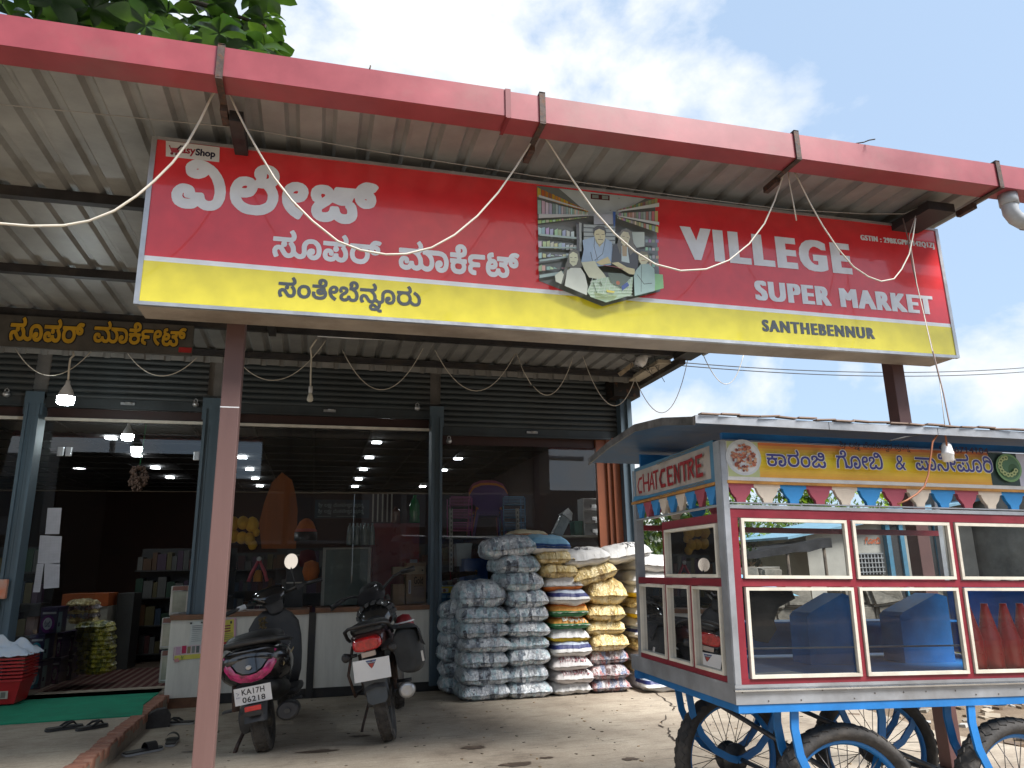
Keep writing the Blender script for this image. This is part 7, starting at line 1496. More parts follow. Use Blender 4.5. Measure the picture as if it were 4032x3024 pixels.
def pet(x, y, z, col, label, s=1.0, grp=None, h=.3):
    t = thing('plastic_bottle', label, 'bottle', (x, y, z), 0, grp); mt = mat('bottle_' + col[0], col[1], .18, var=.1, scale=20, coat=.5)
    m = MB(); m.lathe([(0, 0), (.042 * s, 0), (.045 * s, .02), (.041 * s, h * .25), (.045 * s, h * .3), (.041 * s, h * .55), (.044 * s, h * .62), (.03 * s, h * .8), (.014 * s, h * .9), (.014 * s, h * .94)], 14); m.build('body', mt, t)
    m = MB(); m.lathe([(.016 * s, h * .942), (.016 * s, h), (0, h)], 10); m.build('cap', mt, t)
q = px(1632, 2060, 9.5); hh = px(1632, 1950, 9.5).z - q.z; pet(q.x, 9.5, q.z + .0, ('green', (.02, .24, .06)), 'tall green plastic bottle on top of the red cabinet', 1.6, None, hh)
q = px(1560, 2060, 9.5); pet(q.x, 9.55, q.z, ('brown', (.16, .06, .03)), 'brown drink bottle on the red cabinet behind the mullions', 1.5, None, hh * .6)
zw = px(1400, 2150, 9.1).z
for k in range(7):
    pet(px(1375 + 15 * k, 2150, 9.1).x, 9.12 + .06 * (k % 2), zw + .01, ('clear', (.24, .30, .31)), 'clear water bottle in the row on the display case, %s' % ['leftmost', 'second from the left', 'third from the left', 'middle one', 'third from the right', 'second from the right', 'rightmost'][k], .75, 'clear water bottles on the display case', .26)
for k, u_ in enumerate((1467, 1486, 1505, 1524, 1541)):
    m = MB(); p0, p1 = px(u_, 2055, 9.42), px(u_, 1945, 9.42); m.box(p0.x - .008, p0.x + .008, 9.42, 9.43, p0.z, p1.z); tag(m.build('glass_edge_strip', M_rackw), 'thin pale upright strip, %s of five above the red cabinet' % ['leftmost', 'second', 'middle', 'fourth', 'rightmost'][k], 'strip', 'thin uprights above the red cabinet')
# hanging orange cap and black bag, yellow soft toys in a bag, pink bag
t = thing('winter_hat', 'orange winter cap standing on a dark stand in the middle window', 'cap', px(1205, 2088, 9.2)); M_oc = mat('orange_fabric', (.62, .17, .03), .8, bump=.3)
m = MB(); m.lathe([(.115, 0), (.105, .04), (.075, .10), (.03, .135), (0, .14)], 18, Matrix.Scale(.75, 4, (0, 1, 0))); m.build('crown', M_oc, t)
m = MB(); m.lathe([(.12, -.02), (.125, 0), (.11, .015)], 18); m.build('brim', mat('salmon_fabric', (.6, .16, .12), .8), t)
m = MB(); m.lathe([(.13, -.12), (.13, -.022), (0, -.021)], 18); m.build('stand', M_black, t)
t = thing('soft_toy_pack', 'clear bag of yellow soft toys hanging beside the post in the middle window', 'soft toys', px(955, 2090, 9.1)); My = mat('yellow_plush', (.72, .42, .05), .8, var=.15, bump=.6, bscale=30)
rr = random.Random(2)
for k, (dx, dz, s_) in enumerate(((-.11, .08, .07), (.0, .09, .065), (.10, .07, .075), (-.10, -.06, .065), (.0, -.08, .06), (.08, -.09, .06), (.12, -.16, .05), (.15, -.02, .04))):
    m = MB(); n = 9
    prf = [(s_ * math.sin(PI * i / n) * (1 + .08 * rr.uniform(-1, 1)), -s_ * 1.2 * math.cos(PI * i / n)) for i in range(n + 1)]
    m.lathe(prf, 14, Matrix.Translation((dx, rr.uniform(-.02, .02), dz))); m.build('toy', My, t)
t = thing('pink_bag', 'pink handled bag with an orange toy behind the scooter', 'bag', px(1015, 2290, 9.05)); Mp = mat('pink_strap', (.62, .12, .17), .7)
for s_ in (-1, 1):
    m = MB(); m.tube([(s_ * .10, 0, 0), (s_ * .07, 0, .10), (s_ * .02, 0, .20), (s_ * .004, 0, .25)], [.02, .019, .016, .012], 8); m.build('handle', Mp, t)
m = MB(); m.lathe([(0, .0), (.05, 0), (.05, .06), (.03, .12), (0, .13)], 14); m.build('toy', mat('orange_toy', (.5, .22, .04), .7), t)
m = MB(); m.lathe([(0, -.004), (.026, -.004), (.026, .004), (0, .004)], 18, Matrix.Translation((0, -.02, .25)) @ Matrix.Rotation(PI / 2, 4, 'X')); m.build('tag', M_white, t)
t = thing('orange_cloth', 'orange cloth bundle low in the middle window', 'cloth', px(1225, 2250, 9.2)); m = MB(); m.lathe([(0, -.12), (.07, -.1), (.1, 0), (.08, .1), (0, .13)], 14, Matrix.Scale(.6, 4, (0, 1, 0))); m.build('bundle', M_oc, t)
t = thing('maroon_cushion', 'maroon rounded cushion hanging above the orange cloth in the window', 'cushion', px(1210, 2200, 9.35)); m = MB(); m.lathe([(0, -.10), (.08, -.09), (.11, 0), (.08, .09), (0, .11)], 14, Matrix.Scale(.5, 4, (0, 1, 0))); m.build('cover', mat('maroon_cloth', (.12, .01, .015), .8), t)
slab(1120, 1200, 2165, 2375, 9.4, .3, mat('dark_rack', (.05, .05, .055), .5), 'dark_shelf_unit', 'dark shelf unit behind the scooter in the window', 'shelf unit', lambda t, w, h: [MB().box(.01, w - .01, -.02, -.001, h * f, h * f + .015).build('shelf', M_rackw, t) for f in (.3, .6, .93)], z=.6)
# a tall orange shape set inside the window in place of a street reflection
t = thing('saffron_reflection', 'tall saffron shape with a pointed top standing in for a reflection in the middle window', 'cloth', px(1110, 2160, 10.4)); o_ = px(1110, 2160, 10.4)
pl_ = [px(u_, v_, 10.4) - o_ for (u_, v_) in ((1030, 2160), (1020, 2060), (1040, 1980), (1070, 1900), (1110, 1860), (1150, 1890), (1165, 1950), (1172, 2010), (1165, 2160))]
m = MB(); m.prism([(p.x, p.z) for p in pl_], 0, .03, Matrix(((1, 0, 0, 0), (0, 0, 1, 0), (0, 1, 0, 0), (0, 0, 0, 1)))); m.build('cloth', mat('saffron_reflection', (.30, .085, .02), .8, bump=.3, streak=True), t)
# store shelving deeper inside: rows of goods
rr = random.Random(31)
pal = [(.3, .05, .04), (.45, .35, .1), (.1, .2, .35), (.35, .35, .33), (.05, .22, .1), (.4, .16, .04), (.25, .1, .25), (.5, .48, .44)]
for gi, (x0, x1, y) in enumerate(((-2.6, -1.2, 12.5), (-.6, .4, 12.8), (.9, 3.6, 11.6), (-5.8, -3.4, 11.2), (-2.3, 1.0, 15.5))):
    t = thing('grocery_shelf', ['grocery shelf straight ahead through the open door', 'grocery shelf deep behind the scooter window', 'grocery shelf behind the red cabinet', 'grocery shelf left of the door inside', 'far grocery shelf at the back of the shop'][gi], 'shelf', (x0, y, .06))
    m = MB()
    for z in (.1, .5, .9, 1.3): m.box(0, x1 - x0, 0, .4, z, z + .02)
    m.box(0, x1 - x0, .4, .42, 0, 1.65); m.build('boards', M_darkwood, t)
    m = MB()
    for z in (.12, .52, .92, 1.32):
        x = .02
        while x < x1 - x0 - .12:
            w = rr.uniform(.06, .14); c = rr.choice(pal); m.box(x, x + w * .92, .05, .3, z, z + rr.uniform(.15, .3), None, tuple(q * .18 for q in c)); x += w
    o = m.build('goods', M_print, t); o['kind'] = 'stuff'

# ------------------------------------------------------------------ left of the door
M_paper = printmat('paper', .7)
def paper(c, label, lines=16, y=8.84, curl=0.0, rules=True):
    p = [at(u_, v_, y=y) for u_, v_ in c]; o_ = p[0]; m = MB()
    ax = p[1] - p[0]; az = p[3] - p[0]
    S_ = Sheet(lambda a, b, h: tuple(Vector((0, -.001 - h, 0)) + ax * a + az * b + Vector((0, curl * math.sin(a * 3), 0))), .0004)
    S_.rect(0, 0, 1, 1, (.47, .47, .52))
    for k in range(lines): S_.line([(.06, .05 + .9 * k / lines), (.94, .05 + .9 * k / lines)], .006, (.33, .33, .38))
    if rules:
        for k in range(5): S_.line([(.1 + .2 * k, .03), (.1 + .2 * k, .97)], .006, (.36, .36, .41))
    o = S_.build('paper_notice', M_paper); o.location = o_
    return tag(o, label, 'paper', 'white sheets stuck on the door glass')
paper([(188, 2000), (243, 2000), (235, 2105), (178, 2103)], 'uppermost of the white sheets on the door side glass')
paper([(158, 2108), (244, 2112), (236, 2215), (148, 2218)], 'second white sheet down on the door side glass')
paper([(146, 2220), (173, 2220), (166, 2325), (130, 2332)], 'narrow white sheet at the lower left of the door side glass')
paper([(176, 2220), (236, 2216), (222, 2322), (172, 2318)], 'curling white sheet at the lower right of the door side glass')
# posters on the short counter
def poster(c, label, draw, y):
    p = [at(u_, v_, y=y) for u_, v_ in c]; o_ = p[0]; ax = p[1] - p[0]; az = p[3] - p[0]
    S_ = Sheet(lambda a, b, h: tuple(Vector((0, -.001 - h, 0)) + ax * a + az * b), .0004); draw(S_)
    o = S_.build('poster', M_paper); o.location = o_; return tag(o, label, 'poster')
def d1(S_):
    S_.rect(.55, 0, 1, .68, (.58, .60, .58)); S_.rect(.0, .62, 1, .86, (.62, .5, .52)); S_.rect(.05, .86, 1, .98, (.62, .56, .10))
    for k in range(3): S_.rect(.50 + .16 * k, .65, .62 + .16 * k, .83, [(.25, .2, .1), (.2, .22, .2), (.12, .14, .13)][k])
    S_.rect(.3, .62, .46, .82, (.45, .02, .08)); S_.rect(.08, .64, .26, .84, (.5, .32, .42)); S_.rect(.52, .02, .60, .07, (.05, .06, .06)); S_.rect(.92, .02, 1, .07, (.05, .06, .06))
    for k in range(9): S_.line([(.62, .12 + .05 * k), (.97, .12 + .05 * k)], .014 if k < 3 else .007, (.12, .14, .16))
    S_.poly([(.25, .84), (.35, .90), (.33, .98), (.3, .88)], (.05, .18, .05)); S_.poly([(.45, .84), (.37, .9), (.34, .98), (.4, .88)], (.06, .2, .05)); S_.line([(.02, .66), (.02, .96), (.06, .96)], .012, (.3, .05, .2)); S_.poly([(.05, .96), (.2, .92), (.25, 1.02), (.08, 1.03)], (.55, .25, .25))
poster([(693, 2452), (800, 2444), (790, 2598), (680, 2604)], 'torn advertisement poster on the short counter left of the post', d1, 8.545)
def d2(S_):
    S_.rect(0, 0, 1, 1, (.60, .36, .44)); S_.rect(.05, .04, .86, .95, (.62, .55, .10)); S_.rect(.62, .1, .74, .2, (.05, .05, .04))
    for k in range(3): S_.rect(.2, .24 + k * .1, .65, .29 + k * .1, (.22, .04, .05))
    for k in range(4): S_.line([(.1, .56 + k * .07), (.8, .56 + k * .07)], .02, (.2, .2, .1))
    S_.rect(.2, .86, .7, .94, (.5, .05, .05))
poster([(868, 2440), (930, 2432), (920, 2540), (866, 2545)], 'yellow poster with a pink border between the post and the scooter', d2, 8.69)
def d3(S_):
    S_.rect(0, 0, 1, 1, (.60, .60, .56)); S_.rect(0, .7, 1, .93, (.62, .56, .12)); [S_.line([(.1, .15 + .12 * k), (.8, .15 + .12 * k)], .02, (.1, .12, .1)) for k in range(4)]
poster([(864, 2548), (900, 2546), (894, 2600), (861, 2602)], 'small printed notice under the yellow poster', d3, 8.69)
# square tins with glass fronts
M_tin = mat('worn_tin', (.42, .41, .38), .35, .6, var=.15, dirt=.5, dcol=(.2, .14, .1))
Mtg = mat('cloudy_tin_glass', (.32, .33, .27), .2, var=.25, scale=3, coat=.6)
def tin(u0, u1, v0, v1, y, label):
    a, b = px(u0, v1, y), px(u1, v0, y); w, h = b.x - a.x, b.z - a.z
    t = thing('display_tin', label, 'tin', (a.x, y, a.z), 0, 'square glass fronted tins')
    m = MB(); m.bbox(0, w, 0, .2, 0, h, .012); m.build('body', M_tin, t)
    m = MB(); m.box(w * .14, w * .86, -.003, -.0005, h * .1, h * .82); m.build('glass_front', Mtg, t)
    m = MB(); m.box(w * .1, w * .9, -.004, -.0006, h * .84, h * .99); m.build('label_strip', mat('brown_rust_label', (.2, .09, .07), .7), t)
    m = MB(); m.tube([(w * .1, -.006, h * .08), (w * .9, -.006, h * .08)], .005, 6); m.tube([(w * .1, -.006, h * .83), (w * .9, -.006, h * .83)], .004, 6); m.build('beading', M_alu, t)
tin(623, 690, 2560, 2690, 8.62, 'lowest square glass fronted tin beside the short counter')
tin(627, 690, 2432, 2558, 8.62, 'middle square glass fronted tin beside the short counter')
tin(664, 748, 2306, 2424, 8.75, 'top square glass fronted tin standing on the short counter')
# detergent boxes
def dbox(u0, u1, v0, v1, y, col, label, side=True, yd=.34, turn=.0):
    a, b = px(u0, v1, y), px(u1, v0, y); w, h = b.x - a.x, b.z - a.z
    t = thing('detergent_box', label, 'box', (a.x, y, a.z), turn, 'dark purple detergent boxes')
    Mb = mat('dark_purple_carton', (.035, .018, .085), .35, var=.1)
    m = MB(); m.bbox(0, w, 0, yd, 0, h * .86, .006); m.build('carton', Mb, t)
    m = MB(); m.bbox(-.004, w + .004, -.004, yd + .004, h * .862, h, .006); m.build('lid', Mb, t)
    P = Sheet(lambda x, z, h_: (x, -.0012 - h_, z), .0004)
    P.disc(w * .48, h * .36, w * .40, h * .33, col); P.disc(w * .46, h * .38, w * .26, h * .23, (.62, .62, .65)); P.glyphs(word('gobi'), w * .28, h * .26, w * .62, h * .5, (.03, .02, .10))
    P.rect(w * .12, h * .74, w * .9, h * .82, (.55, .55, .58)); P.disc(w * .74, h * .12, w * .14, h * .07, tuple(c * .4 for c in col)); P.build('printing', M_paper, t)
    if side:
        P = Sheet(lambda yy, z, h_: (w + .0012 + h_, yy, z), .0004); P.rect(yd * .05, h * .03, yd * .45, h * .8, (.33, .46, .50)); P.rect(yd * .12, h * .25, yd * .28, h * .4, (.04, .03, .08)); P.disc(yd * .72, h * .36, yd * .18, h * .22, (.10, .07, .14)); P.build('printing', M_paper, t)
    return t
TEAL, PUR_ = (.02, .26, .38), (.18, .02, .20)
dbox(90, 170, 2602, 2717, 9.25, TEAL, 'lowest detergent box with a teal disc behind the red baskets')
dbox(108, 178, 2497, 2602, 9.25, TEAL, 'second detergent box with a teal disc behind the red baskets')
dbox(150, 232, 2390, 2497, 9.3, PUR_, 'topmost detergent box with a purple disc')
dbox(195, 240, 2590, 2695, 9.75, PUR_, 'detergent box at the back of the lowest row, left one', False, .3)
dbox(242, 290, 2578, 2680, 10.1, PUR_, 'detergent box at the back of the lowest row, right one', False, .3)
dbox(215, 250, 2490, 2590, 9.75, PUR_, 'detergent box at the back of the second row, left one', False, .3)
dbox(255, 296, 2483, 2580, 10.1, PUR_, 'detergent box at the back of the second row, right one', False, .3)
# nested red baskets with a cloth on top
t = thing('basket_stack', 'nested red plastic baskets standing on the green mat at the left edge', 'baskets', px(-10, 2765, 8.55)); Mr = mat('red_basket_plastic', (.48, .02, .025), .35, var=.12, bump=.1)
hz_ = .0
for k in range(8):
    m = MB(); z0 = k * .032; w, d, h = .24, .2, .20
    def ring(s, z): return [Vector((x * w * s, y * d * s, z)) for x, y in ((-1, -1), (1, -1), (1, 1), (-1, 1))]
    if k == 0: m.loft([ring(.80, z0), ring(.97, z0 + h)], smooth=False)
    m.loft([ring(.97, z0 + h), ring(1.03, z0 + h + .002), ring(1.03, z0 + h + .018), ring(.99, z0 + h + .02)], smooth=False, cap=(k == 7)); m.build('basket', Mr, t)
m = MB(); m.box(.03, .13, -.197, -.194, .03, .11); 
P = Sheet(lambda x, z, h_: (x, -.178 - z * .13 - h_, z)); P.rect(.06, .05, .14, .12, (.5, .46, .38)); P.rect(.08, .06, .12, .11, (.2, .18, .15)); P.build('price_tag', M_paper, t)
t2 = thing('folded_cloth', 'pale blue and white cloth heaped on the red baskets', 'cloth', Vector(t.location) + Vector((0, 0, .43))); m = MB(); m.smooth = True; rr = random.Random(6); N_ = 22; vs = []
for i in range(N_ + 1):
    for j in range(N_ + 1):
        a, b = -1 + 2 * i / N_, -1 + 2 * j / N_; r = max(abs(a), abs(b))
        z = .13 * (1 - r * r) * (1 + .9 * noise.noise(Vector((a * 2.2, b * 2.2, 2)))) + .025 * noise.noise(Vector((a * 6, b * 6, 1))) + .012 * noise.noise(Vector((a * 15, b * 9, 1)))
        vs.append((a * .27 * (1 + .1 * noise.noise(Vector((b * 4, 0, 0)))), b * .23, z))
m.add(vs, [(i * (N_ + 1) + j, (i + 1) * (N_ + 1) + j, (i + 1) * (N_ + 1) + j + 1, i * (N_ + 1) + j + 1) for i in range(N_) for j in range(N_)], None, True)
m.build('cloth', mat('pale_blue_cloth', (.42, .52, .66), .8, var=.2, var2=(.66, .67, .70), scale=5, bump=.3, bscale=25), t2)
t = thing('orange_packet', 'orange packet hanging at the far left edge by the pillar', 'packet', px(5, 2330, 8.6)); m = MB(); m.bbox(-.07, .05, -.03, .03, -.07, .12, .02); m.build('wrapper', mat('orange_wrapper', (.6, .12, .02), .4, var2=(.5, .4, .35)), t)
# yellow film packs
Mg = foil_mat('yellow_green_packets', [(.25, (.10, .12, .03)), (.45, (.35, .33, .03)), (.6, (.50, .44, .05)), (.85, (.50, .50, .36))], .3, clear=0)
for k in range(11):
    v1 = 2650 - k * 17.5; p = at(372 if k % 2 else 366, v1, y=10.0)
    sack((p.x, 10.1, p.z + .03), (.40, .34, .10), Mg, 'flat yellow green packet pile, %s from the floor inside the door' % ORD[k], 200 + k, rs.uniform(-.1, .1), group='yellow packets piled inside the door', ruff=True, droop=.2)
for k in range(5):
    v1 = 2440 - k * 16; p = at(322, v1, y=10.6)
    sack((p.x, 10.7, p.z), (.34, .3, .10), M_foil2 if k % 2 else M_gold, 'brown and white packet behind the yellow pile, %s of its pile' % ORD[k], 220 + k, rs.uniform(-.2, .2), group='mixed packets behind the yellow pile', ruff=True)
m = MB(); m.bbox(0, 1, 0, .5, 0, 1, .01)
slab(240, 430, 2335, 2392, 11.3, .5, mat('orange_counter_band', (.42, .09, .012), .5), 'billing_counter_top', 'orange topped billing counter inside the door', 'counter', lambda t, w, h: MB().box(.0, w, .02, .5, -.75, -.002).build('front', mat('cream_counter_front', (.42, .40, .34), .6), t))
slab(428, 530, 2335, 2660, 11.6, .5, mat('dark_counter_front', (.035, .035, .033), .5), 'dark_cabinet', 'dark cabinet beside the billing counter', 'cabinet')
# mats
M_green = mat('green_turf_mat', rgb((18, 148, 112)), .95, var=.12, scale=4, bump=.8, bscale=180, dirt=.2, dcol=(.02, .08, .05))
gm = MB(); c = [at(0, 2860, z=.14), at(550, 2822, z=.14), at(663, 2700, z=.14), at(330, 2718, z=.14)]
poly = [(-4.6, 7.42), (-2.4, 7.40), (c[1].x, 7.42), (-1.47, 8.0), (-1.47, 9.02), (-4.6, 9.02)]
gm.prism(poly, .131, .14, Matrix.Identity(4)); o = gm.build('green_mat', M_green); tag(o, 'worn green artificial turf mat at the shop door', 'mat')
t = thing('striped_mat', 'dark red striped mat on the floor inside the door', 'mat', (-2.0, 10.3, .06)); m = MB(); m.box(-.9, .55, -1.0, 1.4, .002, .012); m.build('base', mat('dark_red_mat', (.08, .012, .01), .9), t); m = MB()
for k in range(14): m.box(-.88 + k * .1, -.84 + k * .1, -1.0, 1.4, .0122, .0145)
m.build('stripes', mat('mat_stripe', (.20, .13, .10), .9), t)
# hanging basket on a green string
t = thing('hanging_sponge_net', 'net of brown scrubbers hanging on a green string in the doorway', 'net', px(545, 1880, 9.0)); 
m = MB(); rr = random.Random(14)
for k in range(160):
    a = rr.uniform(0, 2 * PI); z = rr.uniform(-.14, .12); r = .095 * math.sqrt(max(0, 1 - (z / .15) ** 2)) * rr.uniform(.6, 1); c = Vector((r * math.cos(a), r * math.sin(a), z)); Mx = Matrix.Translation(c) @ Matrix.Rotation(rr.uniform(0, 3), 4, 'X') @ Matrix.Rotation(rr.uniform(0, 3), 4, 'Y'); m.box(-.014, .014, -.014, .014, -.007, .007, Mx)
o = m.build('scrubbers', mat('brown_scrubber', (.17, .11, .085), .7, var=.3, scale=30), t); o['kind'] = 'stuff'
m = MB(); m.tube([(0, 0, .12), (.012, 0, .3), (.02, 0, .55), (.022, 0, .66)], .006, 6); m.build('string', mat('green_string', (.02, .16, .06), .6), t)

# ------------------------------------------------------------------ sandals and the stone
M_sole = mat('black_rubber_sole', (.016, .015, .015), .65, var=.3, dirt=.3)
def sandal(u_, v_, z, rz_, label, rim=(.03, .03, .03), slide=False, txt=False, lift=0, grp=None, s=1.0):
    p = at(u_, v_, z=z); t = thing('sandal', label, 'sandal', (p.x, p.y, z + .002), rz_, grp)
    out = [(0, -.13), (.028, -.127), (.042, -.10), (.040, -.04), (.045, .04), (.05, .08), (.045, .115), (.025, .135), (0, .14), (-.03, .13), (-.047, .10), (-.048, .06), (-.04, 0), (-.038, -.06), (-.04, -.1), (-.026, -.127)]
    out = [(x * s, y * s) for x, y in out]
    Mr_ = mat('sole_rim_%02d' % int(rim[0] * 100), rim, .6)
    I_ = Matrix.Identity(4)
    m = MB(); m.prism(out, 0, .014, I_); m.build('outsole', Mr_, t)
    m = MB(); m.prism([(x * .95, y * .965) for x, y in out], .0142, .024, I_); m.build('footbed', M_sole, t)
    m = MB()
    if slide:
        for k in range(7):
            pass
        rings = []
        for yy in (.015, .04, .075, .095):
            rings.append([Vector((.052 * math.cos(a), yy, .015 + .055 * math.sin(a))) for a in [PI * i / 10 for i in range(11)]])
        vs = [q for r_ in rings for q in r_] ; m.add(vs, [(i * 11 + j, i * 11 + j + 1, (i + 1) * 11 + j + 1, (i + 1) * 11 + j) for i in range(3) for j in range(10)], None, True)
        m.build('strap', M_sole, t)
    else:
        m.tube([(.042, -.02, .02), (.038, .02, .045), (.02, .06, .052), (.004, .085, .03), (.004, .09, .02)], [.008, .01, .008, .005, .004], 6); m.tube([(-.042, -.02, .02), (-.036, .02, .045), (-.016, .06, .052), (.004, .085, .03)], [.008, .01, .008, .005], 6); m.build('strap', M_sole, t)
    if txt:
        P = MB(); w = text('LIFE IS GOOD', .02); vs = []
        for (x, y) in w[0]:
            a = x * 1.0; xx = -.044 + 0 * a; vs.append((-.0495 if True else 0, -.11 + .2 * (1 - a), .002 + y * .010))
        P.add(vs, w[1], (.6, .6, .6)); 
    return t
sandal(250, 2873, .13, R_(-62), 'left one of the grey flip-flops on the platform below the mat', grp='grey flip-flops on the platform')
sandal(360, 2870, .13, R_(-50), 'right one of the grey flip-flops on the platform below the mat', grp='grey flip-flops on the platform', s=.9)
sandal(705, 2852, 0.0, R_(80), 'flip-flop with a pale rim lying nearest the counter', rim=(.42, .41, .38))
sandal(675, 2928, 0.0, R_(4), 'black slide sandal pointing to the shop beside the brick edge', rim=(.30, .30, .30), slide=True)
sandal(560, 2965, 0.0, R_(-52), 'black slide sandal with a white lettered edge nearest the camera', rim=(.32, .32, .32), slide=True, s=1.12)
p = at(597, 2870, z=0.0)
t = thing('grey_stone', 'dark grey wedge shaped stone leaning on the brick edge', 'stone', (p.x - .0, p.y + .06, 0), R_(12))
m = MB(); rr = random.Random(3); pr = [(-.13, 0), (.13, 0), (.135, .10), (.09, .155), (.02, .15), (-.10, .09)]
m.prism(pr, -.05, .05, Matrix(((1, 0, 0, 0), (0, 0, -1, 0), (0, 1, 0, 0), (0, 0, 0, 1)))); m.build('stone_body', mat('dark_stone', (.055, .05, .048), .9, var=.3, bump=.7, bscale=25), t)

# ------------------------------------------------------------------ motorcycle parts helpers
def rings_ell(stations, n=18, p=2.4):
    """stations: (centre(x,y,z), half width y, half height z, [tilt about y]) -> closed superellipse rings across x"""
    out = []
    for st in stations:
        c, a, b = Vector(st[0]), st[1], st[2]; tl = st[3] if len(st) > 3 else 0
        r = []
        for k in range(n):
            q = 2 * PI * k / n; cc, ss = math.cos(q), math.sin(q)
            y = a * math.copysign(abs(cc) ** (2 / p), cc); z = b * math.copysign(abs(ss) ** (2 / p), ss)
            r.append(c + Vector((-z * math.sin(tl), y, z * math.cos(tl))))
        out.append(r)
    return out
M_gblack = mat('glossy_black_panel', (.010, .010, .012), .18, var=.2, coat=.7, dirt=.25, dcol=(.10, .09, .08), scale=4)
M_mblack = mat('matt_black_plastic', (.022, .022, .024), .5, var=.2, dirt=.45, dcol=(.10, .09, .075), scale=6)
M_seat = mat('black_seat_vinyl', (.014, .014, .015), .42, var=.2, bump=.3, bscale=90, dirt=.3, dcol=(.09, .085, .08))
M_engine = mat('dusty_engine_grey', (.07, .068, .065), .55, .4, var=.3, dirt=.6, dcol=(.14, .12, .1), bump=.3)
M_chrome = mat('chromed_mirror', (.85, .87, .9), .05, 1.0, var=.0)
M_platew = mat('number_plate_white', (.74, .75, .76), .4, var=.03)
M_gold_ = mat('gold_decal', (.45, .34, .16), .4)
def tyre_wheel(par, r, w, hub_r, alloy=False):
    RX = Matrix.Rotation(PI / 2, 4, 'X')
    m = MB(); ir = r - (.085 if r < .25 else .075)
    m.lathe([(ir, -w * .7), (ir + .01, -w * .9), (r - .03, -w), (r - .012, -w * .85), (r - .003, -w * .5), (r, 0), (r - .003, w * .5), (r - .012, w * .85), (r - .03, w), (ir + .01, w * .9), (ir, w * .7)], 60, RX)
    m.build('tyre', M_tyre, par)
    m = MB(); n = 40 if r > .25 else 30
    for k in range(n):
        for s in (-1, 0, 1):
            Mx = Matrix.Rotation(2 * PI * k / n + (.07 if s else 0), 4, 'Y') @ Matrix.Translation((0, s * w * .62, r - (.0085 if s else .001))) @ Matrix.Rotation(s * .55, 4, 'X')
            m.box(-.014, .014, -w * .24, w * .24, -.004, .004, Mx)
    o = m.build('tread', M_tyre, par); o['kind'] = 'stuff'
    m = MB(); m.lathe([(ir, -w * .7), (ir - .02, -w * .6), (ir - .03, 0), (ir - .02, w * .6), (ir, w * .7)], 48, RX); m.build('rim', M_engine, par)
    m = MB(); m.lathe([(0, -w * 1.1), (hub_r, -w * 1.0), (hub_r, w * 1.0), (0, w * 1.1)], 28, RX)
    for k in range(6 if alloy else 0):
        Mx = Matrix.Rotation(2 * PI * k / 6, 4, 'Y'); m.box(-.02, .02, -.012, .012, hub_r * .8, ir, Mx)
    m.build('hub', M_engine, par)
    if not alloy:
        m = MB()
        for k in range(32):
            s = 1 if k % 2 else -1; a = 2 * PI * k / 32; off = .3 if (k // 2) % 2 else -.3
            m.tube([(math.cos(a + off) * hub_r, s * w * .7, math.sin(a + off) * hub_r), (math.cos(a) * (ir - .02), 0, math.sin(a) * (ir - .02))], .0018, 5)
        o = m.build('spokes', M_hub, par); o['kind'] = 'stuff'
def bike_frame(name, label, cat, X, Y, heading, lean, kx=1.0, ky=1.0, kz=1.0):
    """local +x forward, +y left, +z up; heading degrees from +Y towards -X; lean degrees to the left"""
    Mh = Matrix.Translation((X, Y, 0)) @ Matrix.Rotation(R_(90 + heading), 4, 'Z') @ Matrix.Rotation(-R_(lean), 4, 'X') @ Matrix.Diagonal((kx, ky, kz, 1))
    return thing(name, label, cat, M=Mh)
# ------------------------------------------------------------------ scooter
sc = bike_frame('scooter', 'black scooter with a magenta tail lamp parked rear first by the brown post', 'scooter', -.285, 6.36, -5, 9, 1.08, 1.27, 1.04)
def sp(name, m, mt, lab=None, par=sc): return m.build(name, mt, par, lab)
# rear wheel at x=0, front at x=1.27; wheel radius .215
wr = bpy.data.objects.new('rear_wheel', None); COL.objects.link(wr); wr.parent = sc; wr.location = (0, 0, .215); tyre_wheel(wr, .215, .048, .06)
wf = bpy.data.objects.new('front_wheel', None); COL.objects.link(wf); wf.parent = sc; wf.location = (1.27, 0, .215); tyre_wheel(wf, .215, .045, .06)
# tail body
m = MB(); m.smooth = True
m.loft(rings_ell([((-.335, 0, .645), .055, .030, .3), ((-.315, 0, .640), .125, .085, .3), ((-.25, 0, .628), .178, .135, .25), ((-.12, 0, .612), .205, .155, .15), ((.05, 0, .600), .205, .165), ((.22, 0, .58), .19, .165), ((.38, 0, .54), .165, .16), ((.50, 0, .48), .14, .16)], 24, 2.3)); sp('tail_body', m, M_gblack)
m = MB(); m.loft(rings_ell([((-.24, 0, .47), .10, .05), ((-.1, 0, .44), .14, .07), ((.2, 0, .40), .13, .09), ((.45, 0, .36), .13, .09)], 16)); sp('underbody', m, M_mblack)
# seat
m = MB(); m.loft(rings_ell([((-.235, 0, .765), .08, .018, .2), ((-.20, 0, .775), .150, .042, .15), ((-.05, 0, .785), .165, .055), ((.12, 0, .782), .160, .055), ((.25, 0, .762), .148, .050), ((.40, 0, .755), .12, .045), ((.52, 0, .75), .07, .04), ((.56, 0, .75), .03, .02)], 20, 2.6)); sp('seat', m, M_seat)
m = MB(); m.tube([(.02, .205, .74), (-.10, .20, .757), (-.20, .175, .772), (-.275, .12, .782), (-.30, .05, .787), (-.302, 0, .788), (-.30, -.05, .787), (-.275, -.12, .782), (-.20, -.175, .772), (-.10, -.20, .757), (.02, -.205, .74)], [.014, .016, .02, .022, .022, .022, .022, .022, .02, .016, .014], 10); sp('grab_rail', m, M_mblack)
